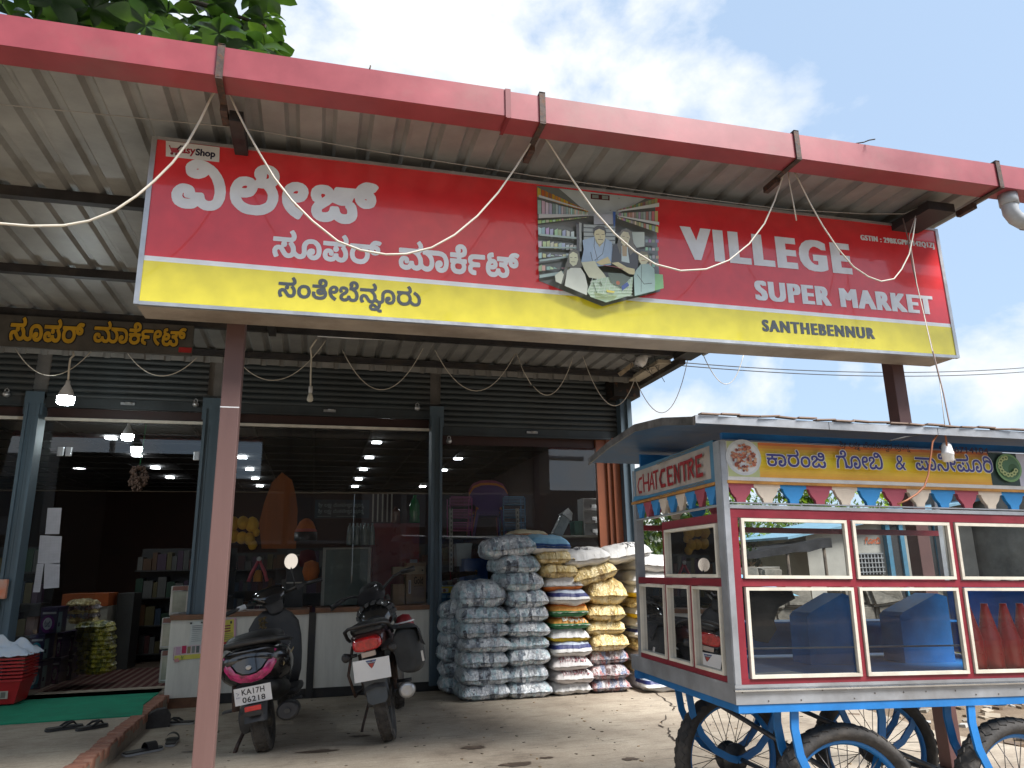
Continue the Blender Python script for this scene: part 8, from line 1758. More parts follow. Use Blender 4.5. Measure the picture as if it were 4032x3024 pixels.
# tail lamp: a wide magenta V wrapped on the tail
Ml = mat('magenta_lamp_lens', (.55, .02, .17), .12, var=.35, scale=26, coat=.8)
def tailpt(y, z, off=.004):
    # on the rear surface of the tail body
    a, b = .178, .150; yy = max(-.97, min(.97, y / a)); base = -.345 + .115 * abs(yy) ** 2.2 + .03 * max(0, (z - .60)) / .1
    return Vector((base - off - .020 + .04 * max(0, .58 - z) / .05, y, z))
m = MB(); m.smooth = True; ob = [(-.155, .70), (-.145, .62), (-.11, .560), (-.06, .527), (0, .517), (.06, .527), (.11, .560), (.145, .62), (.155, .70)]
ib = [(-.138, .715), (-.108, .655), (-.075, .600), (-.04, .578), (0, .572), (.04, .578), (.075, .600), (.108, .655), (.138, .715)]
vs = [tailpt(y, z, .010) for y, z in ob] + [tailpt((y + y2) / 2, (z + z2) / 2, .022) for (y, z), (y2, z2) in zip(ob, ib)] + [tailpt(y, z, .010) for y, z in ib]
m.add(vs, [(i, i + 1, 9 + i + 1, 9 + i) for i in range(8)] + [(9 + i, 9 + i + 1, 18 + i + 1, 18 + i) for i in range(8)], None, True); sp('tail_lamp', m, Ml)
m = MB(); m.smooth = True; gp = [(-.125, .722), (-.1, .66), (-.068, .61), (-.035, .588), (0, .583), (.035, .588), (.068, .61), (.1, .66), (.125, .722)]
vs = [tailpt(y, z, .008) for y, z in gp] + [tailpt(y * .8, .735, .004) for y, z in gp]; m.add(vs, [(i, i + 1, 9 + i + 1, 9 + i) for i in range(8)], None, True); sp('tail_garnish', m, M_gblack)
m = MB(); m.lathe([(0, .0), (.014, 0), (.017, .003), (.012, .005), (0, .004)], 18, Matrix.Translation(tailpt(0, .625, .014)) @ Matrix.Rotation(-PI / 2, 4, 'Y')); sp('badge', m, M_alu)
# gold stripe and script on the right flank
m = MB(); m.add([(-.26, -.176, .58), (.08, -.211, .66), (.08, -.2115, .675), (-.24, -.178, .605)], [(0, 1, 2, 3)]); sp('side_stripe', m, M_gold_)
w_ = text('Fascino S', .0); m = MB(); m.add([(-.20 + .14 * x, -.197 - .012 * x, .655 + .055 * x + .03 * y) for x, y in w_[0]], w_[1]); sp('side_lettering', m, mat('silver_print', (.5, .48, .42), .4))
# mudguard, plate, reflector
m = MB(); m.smooth = True; vs = []
for i in range(9):
    t_ = i / 8; x = -.215 - .10 * t_; z = .50 - .25 * t_; w = .075 - .012 * t_; vs += [(x + .03, w, z), (x, w * .6, z + .005), (x - .006, 0, z + .007), (x, -w * .6, z + .005), (x + .03, -w, z)]
m.add(vs, [(5 * i + j, 5 * i + j + 1, 5 * i + 6 + j, 5 * i + 5 + j) for i in range(8) for j in range(4)], None, True); sp('rear_mudguard', m, M_mblack)
MP = Matrix.Translation((-.295, 0, .435)) @ Matrix.Rotation(R_(-8), 4, 'Y')
m = MB(); m.bbox(-.003, .003, -.102, .102, -.058, .058, .002, MP); pl8 = sp('number_plate', m, M_platew)
P = Sheet(lambda y, z, h: MP @ Vector((-.0035 - h, -y, z)), .0004)
P.glyphs(text('KA17H', .02, 1.1), -.060, .006, .066, .046, (.03, .03, .035)); P.glyphs(text('06218', .02, 1.1), -.060, -.046, .066, -.008, (.03, .03, .035)); P.glyphs(text('IND', .0), -.092, -.01, -.070, .0, (.1, .12, .3)); P.line([(-.09, .03), (-.075, .02), (-.085, .01)], .003, (.2, .22, .3))
P.build('lettering', M_print, sc)
m = MB(); m.bbox(-.35, -.34, -.045, .045, .335, .368, .004); sp('reflector', m, mat('red_reflector', (.62, .01, .015), .25, coat=.5))
m = MB(); m.bbox(-.345, -.325, -.052, .052, .30, .372, .008); sp('reflector_mount', m, M_mblack)
# exhaust and engine
m = MB(); m.tube([(.42, -.10, .24), (.2, -.15, .24), (.02, -.165, .25), (-.02, -.165, .255), (-.24, -.175, .275), (-.27, -.175, .278)], [.018, .022, .035, .062, .066, .052], 18); sp('silencer', m, M_mblack)
m = MB(); m.tube([(-.271, -.175, .278), (-.285, -.175, .279)], .018, 12); sp('exhaust_tip', m, M_engine)
m = MB(); m.loft(rings_ell([((-.13, .085, .23), .03, .07), ((.0, .09, .24), .05, .095), ((.25, .09, .27), .06, .09), ((.45, .07, .30), .05, .07)], 14)); sp('engine_case', m, M_engine)
m = MB(); m.tube([(.10, .10, .20), (.02, .16, .07), (-.04, .18, .01)], .012, 8); m.tube([(-.04, .16, .012), (-.04, .2, .012)], .012, 8); sp('side_stand', m, M_strap)
m = MB(); m.tube([(-.1, .12, .5), (-.12, .13, .32)], .022, 10); sp('shock_absorber', m, M_strap)
for s in (-1, 1): m = MB(); m.bbox(.02, .10, s * .2 - .032, s * .2 + .032, .30, .315, .005); sp('footpeg', m, M_mblack)
# floor, leg shield, front
m = MB(); m.bbox(.50, .92, -.17, .17, .27, .33, .03); sp('floorboard', m, M_mblack)
m = MB(); m.loft([[Vector((x + .055 * math.cos(q) * (1 - .25 * abs(math.sin(q))) + .08 * (math.sin(q) ** 2) * -1 * .6, w * math.sin(q), z)) for q in [2 * PI * k / 24 for k in range(24)]] for x, w, z in ((.92, .13, .30), (.94, .165, .42), (.97, .18, .56), (1.0, .185, .70), (1.02, .175, .82), (1.04, .13, .90), (1.05, .07, .95))]); sp('leg_shield', m, M_mblack)
m = MB(); m.loft(rings_ell([((1.0, 0, .40), .09, .1), ((1.15, 0, .38), .08, .09), ((1.30, 0, .37), .065, .06), ((1.40, 0, .32), .05, .03)], 14)); sp('front_mudguard', m, M_gblack)
m = MB(); m.tube([(1.08, 0, .85), (1.27, .05, .215)], .02, 8); m.tube([(1.08, 0, .85), (1.27, -.05, .215)], .02, 8); sp('front_fork', m, M_engine)
# handlebar head, turned to the left
hb = bpy.data.objects.new('handlebar', None); COL.objects.link(hb); hb.parent = sc; hb.location = (1.00, 0, 1.02); hb.rotation_euler = (R_(-13), 0, R_(16))
m = MB(); m.loft(rings_ell([((-.07, 0, .02), .06, .03), ((-.05, 0, .045), .10, .055), ((.02, 0, .06), .13, .07), ((.09, 0, .055), .12, .07), ((.15, 0, .03), .07, .05)], 18)); m.build('cowl', M_gblack, hb)
m = MB(); m.loft(rings_ell([((-.03, 0, -.10), .05, .02), ((-.03, 0, -.05), .06, .05), ((-.02, 0, 0), .075, .04)], 14)); m.build('stem_cover', M_mblack, hb)
m = MB(); m.bbox(-.075, -.06, -.055, .055, .035, .075, .008, Matrix.Rotation(R_(25), 4, 'Y')); m.build('speedometer', mat('dial_glass', (.10, .11, .11), .12, coat=.8), hb)
for s in (-1, 1):
    m = MB(); m.tube([(-.01, s * .10, .03), (-.03, s * .20, .045), (-.06, s * .28, .04)], .014, 10); m.build('bar', M_engine, hb)
    m = MB(); m.tube([(-.055, s * .265, .042), (-.085, s * .375, .032)], .019, 12); m.build('grip', M_mblack, hb)
    m = MB(); m.tube([(.0, s * .20, .035), (.015, s * .28, .03), (-.02, s * .37, .02)], .006, 8); m.build('brake_lever', M_alu if s < 0 else M_mblack, hb)
    m = MB(); m.bbox(-.055, -.015, s * .215 - .03, s * .215 + .03, .02, .062, .008); m.build('switch_box', M_alu if s > 0 else M_mblack, hb)
m = MB(); m.tube([(-.02, -.185, .055), (-.015, -.20, .13), (.0, -.215, .22)], .005, 8); m.build('mirror_stalk', M_mblack, hb)
MM = Matrix.Translation((.0, -.232, .275)) @ Matrix.Rotation(R_(18), 4, 'X') @ Matrix.Rotation(R_(-90 - 8), 4, 'Y')
m = MB(); m.lathe([(0, -.008), (.06, -.006), (.066, 0), (.062, .004)], 28, MM @ Matrix.Scale(1.15, 4, (1, 0, 0)) @ Matrix.Scale(.82, 4, (0, 1, 0))); m.build('mirror_shell', M_mblack, hb)
m = MB(); m.lathe([(.060, .0042), (0, .0042)], 28, MM @ Matrix.Scale(1.15, 4, (1, 0, 0)) @ Matrix.Scale(.82, 4, (0, 1, 0))); m.build('mirror_glass', M_chrome, hb)
# dried garland hanging at the key
m = MB(); rr = random.Random(4)
for k in range(46):
    z = .90 - .16 * rr.random(); Mx = Matrix.Translation((.86 + rr.uniform(-.02, .02), .06 + rr.uniform(-.022, .022), z)) @ Matrix.Rotation(rr.uniform(0, 3), 4, 'X') @ Matrix.Rotation(rr.uniform(0, 3), 4, 'Z'); m.box(-.010, .010, -.008, .008, -.003, .003, Mx)
o = sp('dried_garland', m, mat('dried_marigold', (.20, .14, .05), .9, var=.4, scale=30)); o['kind'] = 'stuff'

# ------------------------------------------------------------------ motorcycle
mc = bike_frame('motorcycle', 'dusty black commuter motorcycle with a red tail lamp and blank white plate', 'motorcycle', .655, 6.40, -9, 12, 1.12, 1.15, 1.1)
def mp2(name, m, mt, lab=None): return m.build(name, mt, mc, lab)
wr = bpy.data.objects.new('rear_wheel', None); COL.objects.link(wr); wr.parent = mc; wr.location = (0, 0, .30); tyre_wheel(wr, .30, .047, .075)
wf = bpy.data.objects.new('front_wheel', None); COL.objects.link(wf); wf.parent = mc; wf.location = (1.27, 0, .30); wf.rotation_euler = (0, 0, R_(10)); tyre_wheel(wf, .30, .042, .06)
# mudguard skirt
m = MB(); m.smooth = True; vs = []
for i in range(9):
    t_ = i / 8; ang = R_(100 + 62 * t_); r = .355; x = r * math.cos(ang) - .03; z = .30 + r * math.sin(ang) ; w = .075 + .006 * t_
    vs += [(x, w, z - .03), (x - .01, w * .8, z), (x - .012, 0, z + .012), (x - .01, -w * .8, z), (x, -w, z - .03)]
m.add(vs, [(5 * i + j, 5 * i + j + 1, 5 * i + 6 + j, 5 * i + 5 + j) for i in range(8) for j in range(4)], None, True); mp2('rear_mudguard', m, M_mblack)
m = MB(); m.prism([(-.072, 0), (.072, 0), (.066, -.14), (.045, -.165), (-.045, -.165), (-.066, -.14)], 0, .006, Matrix.Translation((-.365, 0, .475)) @ Matrix.Rotation(R_(-8), 4, 'Y') @ Matrix(((0, 0, -1, 0), (1, 0, 0, 0), (0, 1, 0, 0), (0, 0, 0, 1)))); mp2('mud_flap', m, mat('grey_blue_flap', (.065, .08, .095), .5, dirt=.4))
m = MB(); m.loft(rings_ell([((-.42, 0, .72), .06, .03), ((-.39, 0, .72), .098, .055), ((-.28, 0, .735), .115, .07), ((-.1, 0, .735), .13, .08), ((.15, 0, .72), .14, .09), ((.35, 0, .68), .12, .09)], 20, 2.8)); mp2('tail_cowl', m, mat('dull_dark_red_cowl', (.05, .012, .015), .3, coat=.4, dirt=.3))
Mrl = mat('red_lamp_lens', (.52, .01, .012), .15, var=.3, scale=26, coat=.8)
m = MB(); m.loft(rings_ell([((-.455, 0, .715), .070, .030), ((-.445, 0, .715), .092, .044), ((-.40, 0, .72), .098, .05)], 20, 3.2)); mp2('tail_lamp', m, Mrl)
m = MB(); m.bbox(-.44, -.40, -.045, .045, .632, .665, .006); mp2('plate_lamp', m, mat('cream_lens', (.5, .4, .33), .4))
for s in (-1, 1):
    m = MB(); m.tube([(-.37, s * .08, .655), (-.375, s * .13, .655)], .012, 8); m.tube([(-.36, s * .13, .655), (-.40, s * .155, .655), (-.42, s * .165, .655)], [.02, .032, .015], 12); m.build('indicator', M_mblack, mc)
MP = Matrix.Translation((-.445, -.005, .548)) @ Matrix.Rotation(R_(-6), 4, 'Y') @ Matrix.Rotation(R_(4), 4, 'X')
m = MB(); m.bbox(-.003, .003, -.118, .118, -.070, .070, .0025, MP); mp2('number_plate', m, M_platew)
P = Sheet(lambda y, z, h: MP @ Vector((-.0035 - h, -y, z)), .0004); P.poly([(-.035, .062), (.035, .062), (.012, .02), (.0, .008), (-.012, .02)], (.06, .07, .12)); P.disc(-.018, .055, .012, .008, (.10, .14, .3), 12); P.disc(.018, .055, .012, .008, (.10, .14, .3), 12); P.poly([(-.018, .04), (.018, .04), (0, .006)], (.45, .06, .04)); P.rect(-.03, .046, .03, .05, (.5, .5, .5)); P.build('plate_emblem', M_print, mc)
# seat and grab rail
m = MB(); m.loft(rings_ell([((-.36, 0, .80), .06, .012), ((-.33, 0, .805), .105, .032), ((-.15, 0, .81), .125, .042), ((.05, 0, .805), .128, .045), ((.2, 0, .785), .125, .045), ((.40, 0, .775), .10, .04), ((.5, 0, .78), .06, .03)], 18, 3)); mp2('seat', m, M_seat)
m = MB(); m.tube([(-.05, .15, .735), (-.15, .152, .76), (-.30, .145, .815), (-.38, .11, .835), (-.41, .05, .84), (-.415, 0, .84), (-.41, -.05, .84), (-.38, -.11, .835), (-.30, -.145, .815), (-.15, -.152, .76), (-.05, -.15, .735)], .012, 10); mp2('grab_rail', m, M_mblack)
# tank under a quilted cover
m = MB(); m.smooth = True; m.loft(rings_ell([((.42, 0, .80), .07, .05), ((.48, 0, .82), .12, .085), ((.60, 0, .845), .15, .105), ((.78, 0, .86), .15, .11), ((.92, 0, .85), .11, .085), ((1.0, 0, .84), .06, .05)], 22, 2.6)); mp2('fuel_tank', m, M_gblack)
m = MB(); rr = random.Random(2)
for i in range(13):
    for j in range(11):
        a = R_(-20 + 220 * j / 10); x = .50 + .035 * i; t_ = (x - .48) / .45; w = .154 * (1 - .25 * abs(t_ * 2 - 1) ** 2); h = .112 * (1 - .2 * abs(t_ * 2 - 1) ** 2)
        c = Vector((x, w * math.cos(a), .848 + h * math.sin(a))); Mx = Matrix.Translation(c) @ Matrix.Rotation(-(a - PI / 2) * -1, 4, 'X') ; m.bbox(-.014, .014, -.016, .016, -.004, .006, .005, Mx)
o = mp2('quilted_tank_cover', m, mat('dusty_quilted_cover', (.10, .098, .095), .7, var=.3)); o['kind'] = 'stuff'
# engine, frame, exhaust, swingarm
m = MB(); m.loft(rings_ell([((.38, 0, .36), .10, .10), ((.55, 0, .38), .14, .14), ((.72, 0, .42), .12, .14), ((.85, 0, .46), .08, .1)], 14, 3)); mp2('engine', m, M_engine)
m = MB()
for s in (-1, 1): m.beam((-.0, s * .075, .30), (.42, s * .085, .36), .02, .04)
mp2('swingarm', m, M_mblack)
for s in (-1, 1):
    m = MB(); m.tube([(-.02, s * .10, .33), (.06, s * .115, .62)], .012, 8); m.tube([(-.0, s * .102, .40), (.045, s * .112, .56)], .026, 12); m.build('shock_absorber', M_strap, mc)
m = MB(); m.tube([(.70, -.10, .30), (.45, -.14, .22), (.2, -.165, .26), (.1, -.17, .28), (-.24, -.19, .335), (-.27, -.19, .34)], [.02, .022, .03, .052, .058, .046], 18); mp2('silencer', m, M_engine)
m = MB(); m.lathe([(.0, .0), (.05, 0), (.054, .01), (.03, .014), (.012, .01), (0, .01)], 20, Matrix.Translation((-.272, -.19, .34)) @ Matrix.Rotation(-PI / 2, 4, 'Y')); mp2('silencer_cap', m, M_alu)
m = MB(); m.bbox(-.1, .35, .06, .10, .26, .38, .03); mp2('chain_guard', m, M_engine)
m = MB(); m.tube([(.42, .12, .28), (.33, .20, .10), (.30, .235, .01)], .010, 8); m.tube([(.26, .225, .012), (.34, .245, .012)], .012, 8); mp2('side_stand', m, M_strap)
for s in (-1, 1): m = MB(); m.tube([(.15, s * .09, .36), (.15, s * .21, .35)], .012, 8); mp2('footrest', m, M_mblack)
m = MB(); m.tube([(-.12, .13, .70), (-.2, .18, .52), (-.1, .17, .36), (.1, .13, .38)], .010, 8); mp2('saree_guard', m, M_strap)
# head: forks, clock, handlebars swung left
hb = bpy.data.objects.new('handlebar', None); COL.objects.link(hb); hb.parent = mc; hb.location = (.98, 0, .96); hb.rotation_euler = (R_(-13), 0, R_(14))
m = MB(); m.loft(rings_ell([((-.03, 0, .02), .07, .04), ((.02, 0, .06), .10, .075), ((.10, 0, .07), .11, .09), ((.17, 0, .05), .07, .07)], 16)); m.build('headlamp_cowl', M_mblack, hb)
m = MB(); m.lathe([(0, .0), (.045, 0), (.05, .01), (.048, .03), (0, .03)], 20, Matrix.Translation((-.02, 0, .085)) @ Matrix.Rotation(R_(-35), 4, 'Y')); m.build('speedometer', mat('clock_face', (.05, .05, .055), .2, coat=.5), hb)
for s in (-1, 1):
    m = MB(); m.tube([(0, s * .04, .04), (-.01, s * .10, .075), (-.05, s * .20, .125), (-.09, s * .27, .13)], .012, 10); m.build('bar', M_mblack, hb)
    m = MB(); m.tube([(-.085, s * .265, .13), (-.13, s * .375, .115)], .018, 12); m.build('grip', M_mblack, hb)
    m = MB(); m.tube([(-.03, s * .22, .12), (-.02, s * .30, .105), (-.08, s * .38, .09)], .006, 8); m.build('lever', M_mblack, hb)
    m = MB(); m.tube([(0, s * .09, .0), (.20, s * .09, -.66)], .02, 10); m.build('fork', M_engine, hb)
m = MB(); m.smooth = True; vs = []
for i in range(11):
    ang = R_(20 + 150 * i / 10); x = .19 + .33 * math.cos(ang); z = -.66 + .33 * math.sin(ang)
    for w in (-.06, -.03, 0, .03, .06): vs.append((x, w, z - abs(w) * .3))
m.add(vs, [(5 * i + j, 5 * i + j + 1, 5 * i + 6 + j, 5 * i + 5 + j) for i in range(10) for j in range(4)], None, True); m.build('front_mudguard', M_mblack, hb)
# black cloth on the tank, side bag, striped guard
m = MB(); m.loft(rings_ell([((.80, .05, .95), .04, .02), ((.85, .06, .98), .09, .06), ((.93, .05, 1.0), .09, .07), ((1.0, .03, .98), .05, .04)], 14)); o = m.build('black_cloth', mat('black_rain_cloth', (.010, .008, .010), .85, bump=.4), mc)
m = MB(); m.smooth = True
def bagring(x, w, z0, z1): return [Vector((x, -.15 - w * (1 + math.sin(q)) / 2 * 1.0, z0 + (z1 - z0) * (.5 + .5 * math.copysign(abs(math.cos(q)) ** .5, math.cos(q))))) for q in [2 * PI * k / 20 for k in range(20)]]
m.loft([bagring(-.24, .10, .46, .72), bagring(-.225, .17, .44, .745), bagring(-.1, .20, .42, .77), bagring(.06, .17, .44, .76), bagring(.10, .09, .47, .73)]); o = m.build('saddle_bag', mat('dark_grey_canvas', (.045, .047, .047), .8, var=.25, bump=.4, bscale=40, dirt=.2), mc)
m = MB(); m.add([(-.245, -.13, .765), (-.25, -.33, .735), (-.25, -.365, .60), (-.235, -.335, .62), (.10, -.335, .70), (.10, -.13, .78)], [(0, 1, 4, 5), (1, 2, 3, 4)]); m.build('bag_flap', mat('flap_canvas', (.028, .028, .03), .8, bump=.3), mc)
m = MB(); m.box(-.262, -.255, -.34, -.325, .50, .57); m.build('bag_buckle', M_alu, mc)
m = MB(); m.lathe([(0, -.06), (.05, -.05), (.075, 0), (.05, .05), (0, .06)], 16, Matrix.Translation((.56, -.21, .72)) @ Matrix.Scale(1.5, 4, (0, 0, 1))); m.build('knee_guard', mat('maroon_guard', (.22, .015, .02), .4), mc)
for z in (.665, .70, .745):
    m = MB(); m.tube([(.56 + .076 * math.cos(q) * (1.0 if abs(z - .72) < .04 else .9), -.21 + .076 * math.sin(q) * (1.0 if abs(z - .72) < .04 else .9), z) for q in [2 * PI * k / 16 for k in range(16)]], .007, 6, closed=True); m.build('guard_stripe', M_white, mc)

# ------------------------------------------------------------------ trees and background
def leafmat(name, col, trans=.35):
    m = bpy.data.materials.new(name); m.use_nodes = True
    N, L = m.node_tree.nodes, m.node_tree.links; N.clear(); o = N.new('ShaderNodeOutputMaterial')
    t = N.new('ShaderNodeTexCoord'); n = N.new('ShaderNodeTexNoise'); n.inputs['Scale'].default_value = 1.7; n.inputs['Detail'].default_value = 6; L.new(t.outputs['Object'], n.inputs['Vector'])
    oi = N.new('ShaderNodeObjectInfo')
    ad = N.new('ShaderNodeMath'); ad.operation = 'MULTIPLY_ADD'; ad.inputs[1].default_value = .35; L.new(oi.outputs['Random'], ad.inputs[0]); L.new(n.outputs['Fac'], ad.inputs[2])
    r = N.new('ShaderNodeValToRGB'); r.color_ramp.elements[0].position = .35; r.color_ramp.elements[1].position = .85
    r.color_ramp.elements[0].color = (col[0] * .5, col[1] * .6, col[2] * .6, 1); r.color_ramp.elements[1].color = (col[0] * 1.7, col[1] * 1.35, col[2] * 1.1, 1)
    L.new(ad.outputs[0], r.inputs['Fac'])
    b = N.new('ShaderNodeBsdfPrincipled'); b.inputs['Roughness'].default_value = .35; L.new(r.outputs['Color'], b.inputs['Base Color'])
    tr = N.new('ShaderNodeBsdfTranslucent'); hs = N.new('ShaderNodeMixRGB'); hs.blend_type = 'MULTIPLY'; hs.inputs['Fac'].default_value = 1; hs.inputs['Color2'].default_value = (2.6, 2.4, .9, 1)
    L.new(r.outputs['Color'], hs.inputs['Color1']); L.new(hs.outputs['Color'], tr.inputs['Color'])
    mx = N.new('ShaderNodeMixShader'); mx.inputs['Fac'].default_value = trans; L.new(b.outputs[0], mx.inputs[1]); L.new(tr.outputs[0], mx.inputs[2]); L.new(mx.outputs[0], o.inputs['Surface'])
    return m
M_bark = mat('tree_bark', (.10, .075, .055), .9, var=.3, scale=8, bump=.8, bscale=25)
M_bigleaf = leafmat('broad_glossy_leaf', (.026, .065, .018), .28)
M_lf = [leafmat('foliage_dark', (.030, .065, .018), .3), leafmat('foliage_mid', (.055, .115, .025), .35), leafmat('foliage_light', (.10, .19, .03), .4)]
# big leaved tree growing over the canopy's left end
bt = thing('broadleaf_tree', 'big leaved tree growing over the left end of the canopy roof', 'tree', (-4.9, 5.2, 0)); TB = Matrix.Translation((4.9, -5.2, 0)); B0 = Vector((-4.9, 5.2, 0))
m = MB(); m.tube([Vector((-4.9, 5.2, 0)) - B0, Vector((-4.85, 5.1, 2.0)) - B0, Vector((-4.6, 5.2, 3.6)) - B0, Vector((-4.0, 5.4, 4.6)) - B0], [.17, .15, .12, .08], 12); m.build('trunk', M_bark, bt)
rt = random.Random(23)
limbs = [((-4.0, 5.4, 4.6), (-3.0, 5.2, 4.75), (-1.9, 5.0, 4.7), (-1.0, 4.9, 4.62), (-.30, 4.8, 4.50)), ((-4.0, 5.4, 4.6), (-3.2, 5.8, 5.5), (-2.2, 5.6, 5.9), (-1.2, 5.4, 5.75), (-.55, 5.2, 5.45)), ((-3.6, 5.3, 4.7), (-2.8, 4.6, 5.2), (-1.9, 4.4, 5.2), (-1.2, 4.5, 5.1)), ((-4.3, 5.3, 4.2), (-3.6, 4.5, 4.7), (-2.9, 4.2, 4.6)), ((-2.6, 5.1, 4.73), (-1.7, 5.7, 5.1), (-.8, 5.6, 5.2), (-.2, 5.5, 5.0))]
m = MB()
for l in limbs: m.tube([Vector(p) - B0 for p in l], [.06 - .012 * k for k in range(len(l))], 8)
m.build('limb', M_bark, bt)
m = MB()   # one leaf, base at origin, along +y, folded at the midrib and arched
ls = []
for k in range(7):
    t_ = k / 6; w = .5 * math.sin(PI * (t_ ** 1.35)) ** .75 if 0 < t_ < 1 else 0.015; y = t_; z = -.22 * t_ * t_ + .10 * math.sin(PI * t_)
    ls += [(-w * .62, y, z + w * .20), (0, y, z), (w * .62, y, z + w * .20)]
m.add(ls, [(3 * i + j, 3 * i + j + 1, 3 * i + 4 + j, 3 * i + 3 + j) for i in range(6) for j in range(2)], None, True)
leafgeo = (list(m.v), list(m.f))
lf0 = None; st_ = MB(); cnt = 0
def leaf_at(p, sz, M3, single):
    global lf0
    Mx = Matrix.Translation(p - B0) @ M3 @ Matrix.Scale(sz, 4)
    if single:
        if lf0 is None:
            mm = MB(); mm.add(leafgeo[0], leafgeo[1], None, True); lf0 = mm.build('leaf', M_bigleaf, bt); o = lf0
        else: o = lf0.copy(); COL.objects.link(o)
        o.matrix_basis = Mx
    else: st_.add([Mx @ Vector(v_) for v_ in leafgeo[0]], leafgeo[1], None, True)
for l in limbs:
    n = len(l)
    for c in range(44):
        t_ = rt.uniform(.12, 1) * (n - 1); i = min(int(t_), n - 2); q = Vector(l[i]).lerp(Vector(l[i + 1]), t_ - i)
        tw = q + Vector((rt.uniform(-.35, .35), rt.uniform(-.45, .45), rt.uniform(-.15, .42)))
        if tw.x > -.45: tw.x = -.45 - .2 * rt.random()
        if tw.z < 4.05: tw.z = 4.05 + .1 * rt.random()
        ax = rt.uniform(0, 2 * PI)
        for k in range(8):     # rosette of leaves at the twig end
            a = ax + k * 2.4; el = rt.uniform(-.35, .75)
            M3 = Matrix.Rotation(a, 4, 'Z') @ Matrix.Rotation(el, 4, 'X') @ Matrix.Rotation(rt.uniform(-.5, .5), 4, 'Y')
            cnt += 1; leaf_at(tw, rt.uniform(.12, .25), M3, cnt % 6 == 0)
o = st_.build('foliage', M_bigleaf, bt); o['kind'] = 'stuff'
# twigs fallen on the gutter
q = [at(3370, 565, y=3.41), at(3402, 560, y=3.41), at(3422, 552, y=3.38), at(3446, 548, y=3.35)]
o = MB().tube(q, .004, 5).build('twig', M_bark); tag(o, 'dry twig sticking out over the right part of the gutter', 'twig')
q = [at(1448, 283, y=3.41), at(1456, 270, y=3.4), at(1459, 258, y=3.4)]
o = MB().tube(q, .004, 5).build('twig', M_bark); tag(o, 'tiny upright twig on the gutter above the left half of the sign', 'twig')

def tree(x, y, h, r, label, mi, seed, trunk_r=.09, n=1500, base=.25, flat=1.0, ls_=.10, group='trees beyond the yard'):
    rr = random.Random(seed); t = thing('tree', label, 'tree', (x, y, 0), 0, group)
    m = MB(); m.tube([(0, 0, -.05), (.05, .02, h * .3), (-.04, .05, h * .6)], [trunk_r, trunk_r * .8, trunk_r * .45], 9)
    m.build('trunk', M_bark, t)
    m = MB()
    tips = []
    for k in range(9):
        a = k * 2.4 + rr.random(); z0 = h * rr.uniform(.25, .55); e = Vector((math.cos(a) * r * rr.uniform(.4, .8), math.sin(a) * r * rr.uniform(.4, .8), z0 + h * rr.uniform(.12, .35)))
        m.tube([(0, 0, z0), e * .5 + Vector((0, 0, z0 * .5)), e], [trunk_r * .4, trunk_r * .25, .012], 6); tips.append(e)
    m.build('limb', M_bark, t)
    m = MB(); cl = []
    for k in range(30):
        a = rr.uniform(0, 2 * PI); rad = r * math.sqrt(rr.random()) * rr.uniform(.7, 1.08); z = h * (base + (1 - base) * rr.random() ** .8); sh = math.sin(PI * min(.98, max(.05, (z / h - base) / (1 - base) * .8 + .18))) ** .6
        cl.append((Vector((math.cos(a) * rad * sh, math.sin(a) * rad * sh, z)), r * rr.uniform(.16, .36)))
    for k in range(n):
        c, cr_ = rr.choice(cl); d = Vector((rr.gauss(0, 1), rr.gauss(0, 1), rr.gauss(0, .8))); d.normalize(); p = c + d * cr_ * rr.uniform(.5, 1.05)
        s = ls_ * rr.uniform(.6, 1.4); Mx = Matrix.Translation(p) @ Matrix.Rotation(rr.uniform(0, 6.3), 4, 'Z') @ Matrix.Rotation(rr.uniform(-1.2, 1.2), 4, 'X')
        m.add([Mx @ Vector(v_) for v_ in ((-s * .4, 0, 0), (0, -s * .9, s * .12), (s * .4, 0, 0), (0, s * .9, s * .12))], [(0, 1, 2, 3)], None, False)
    o = m.build('crown', M_lf[mi], t)
    return t
tree(7.2, 13.5, 2.7, 1.5, 'dark leafy tree seen through the cart side window', 0, 1)
tree(10.6, 17.5, 3.1, 1.6, 'mid green tree behind the tarpaulin lean-to', 1, 2)
tree(8.6, 15.2, 2.7, 1.1, 'bright lime green tree showing in the cart left upper window', 2, 3, n=1700)
tree(13.4, 18.0, 3.1, 1.7, 'mid green tree to the left of the whitewashed shed', 1, 4)
tree(6.0, 17.5, 3.4, 1.9, 'tall dark tree far behind the shop corner', 0, 5)
tree(15.5, 17.5, 3.5, 2.0, 'leafy tree rising behind the whitewashed shed', 2, 6)
tree(8.2, 20.5, 3.6, 2.4, 'dark green tree in the far row, left', 0, 7, n=1800, ls_=.14); tree(12.2, 21.5, 3.8, 2.5, 'green tree in the far row, middle', 1, 8, n=1800, ls_=.14); tree(17.0, 24, 4.3, 2.8, 'green tree in the far row, right', 0, 9, n=1800, ls_=.14)
tree(21.5, 22.5, 4.2, 2.8, 'broad green tree at the far right behind the cart', 1, 10, n=1800, ls_=.14)
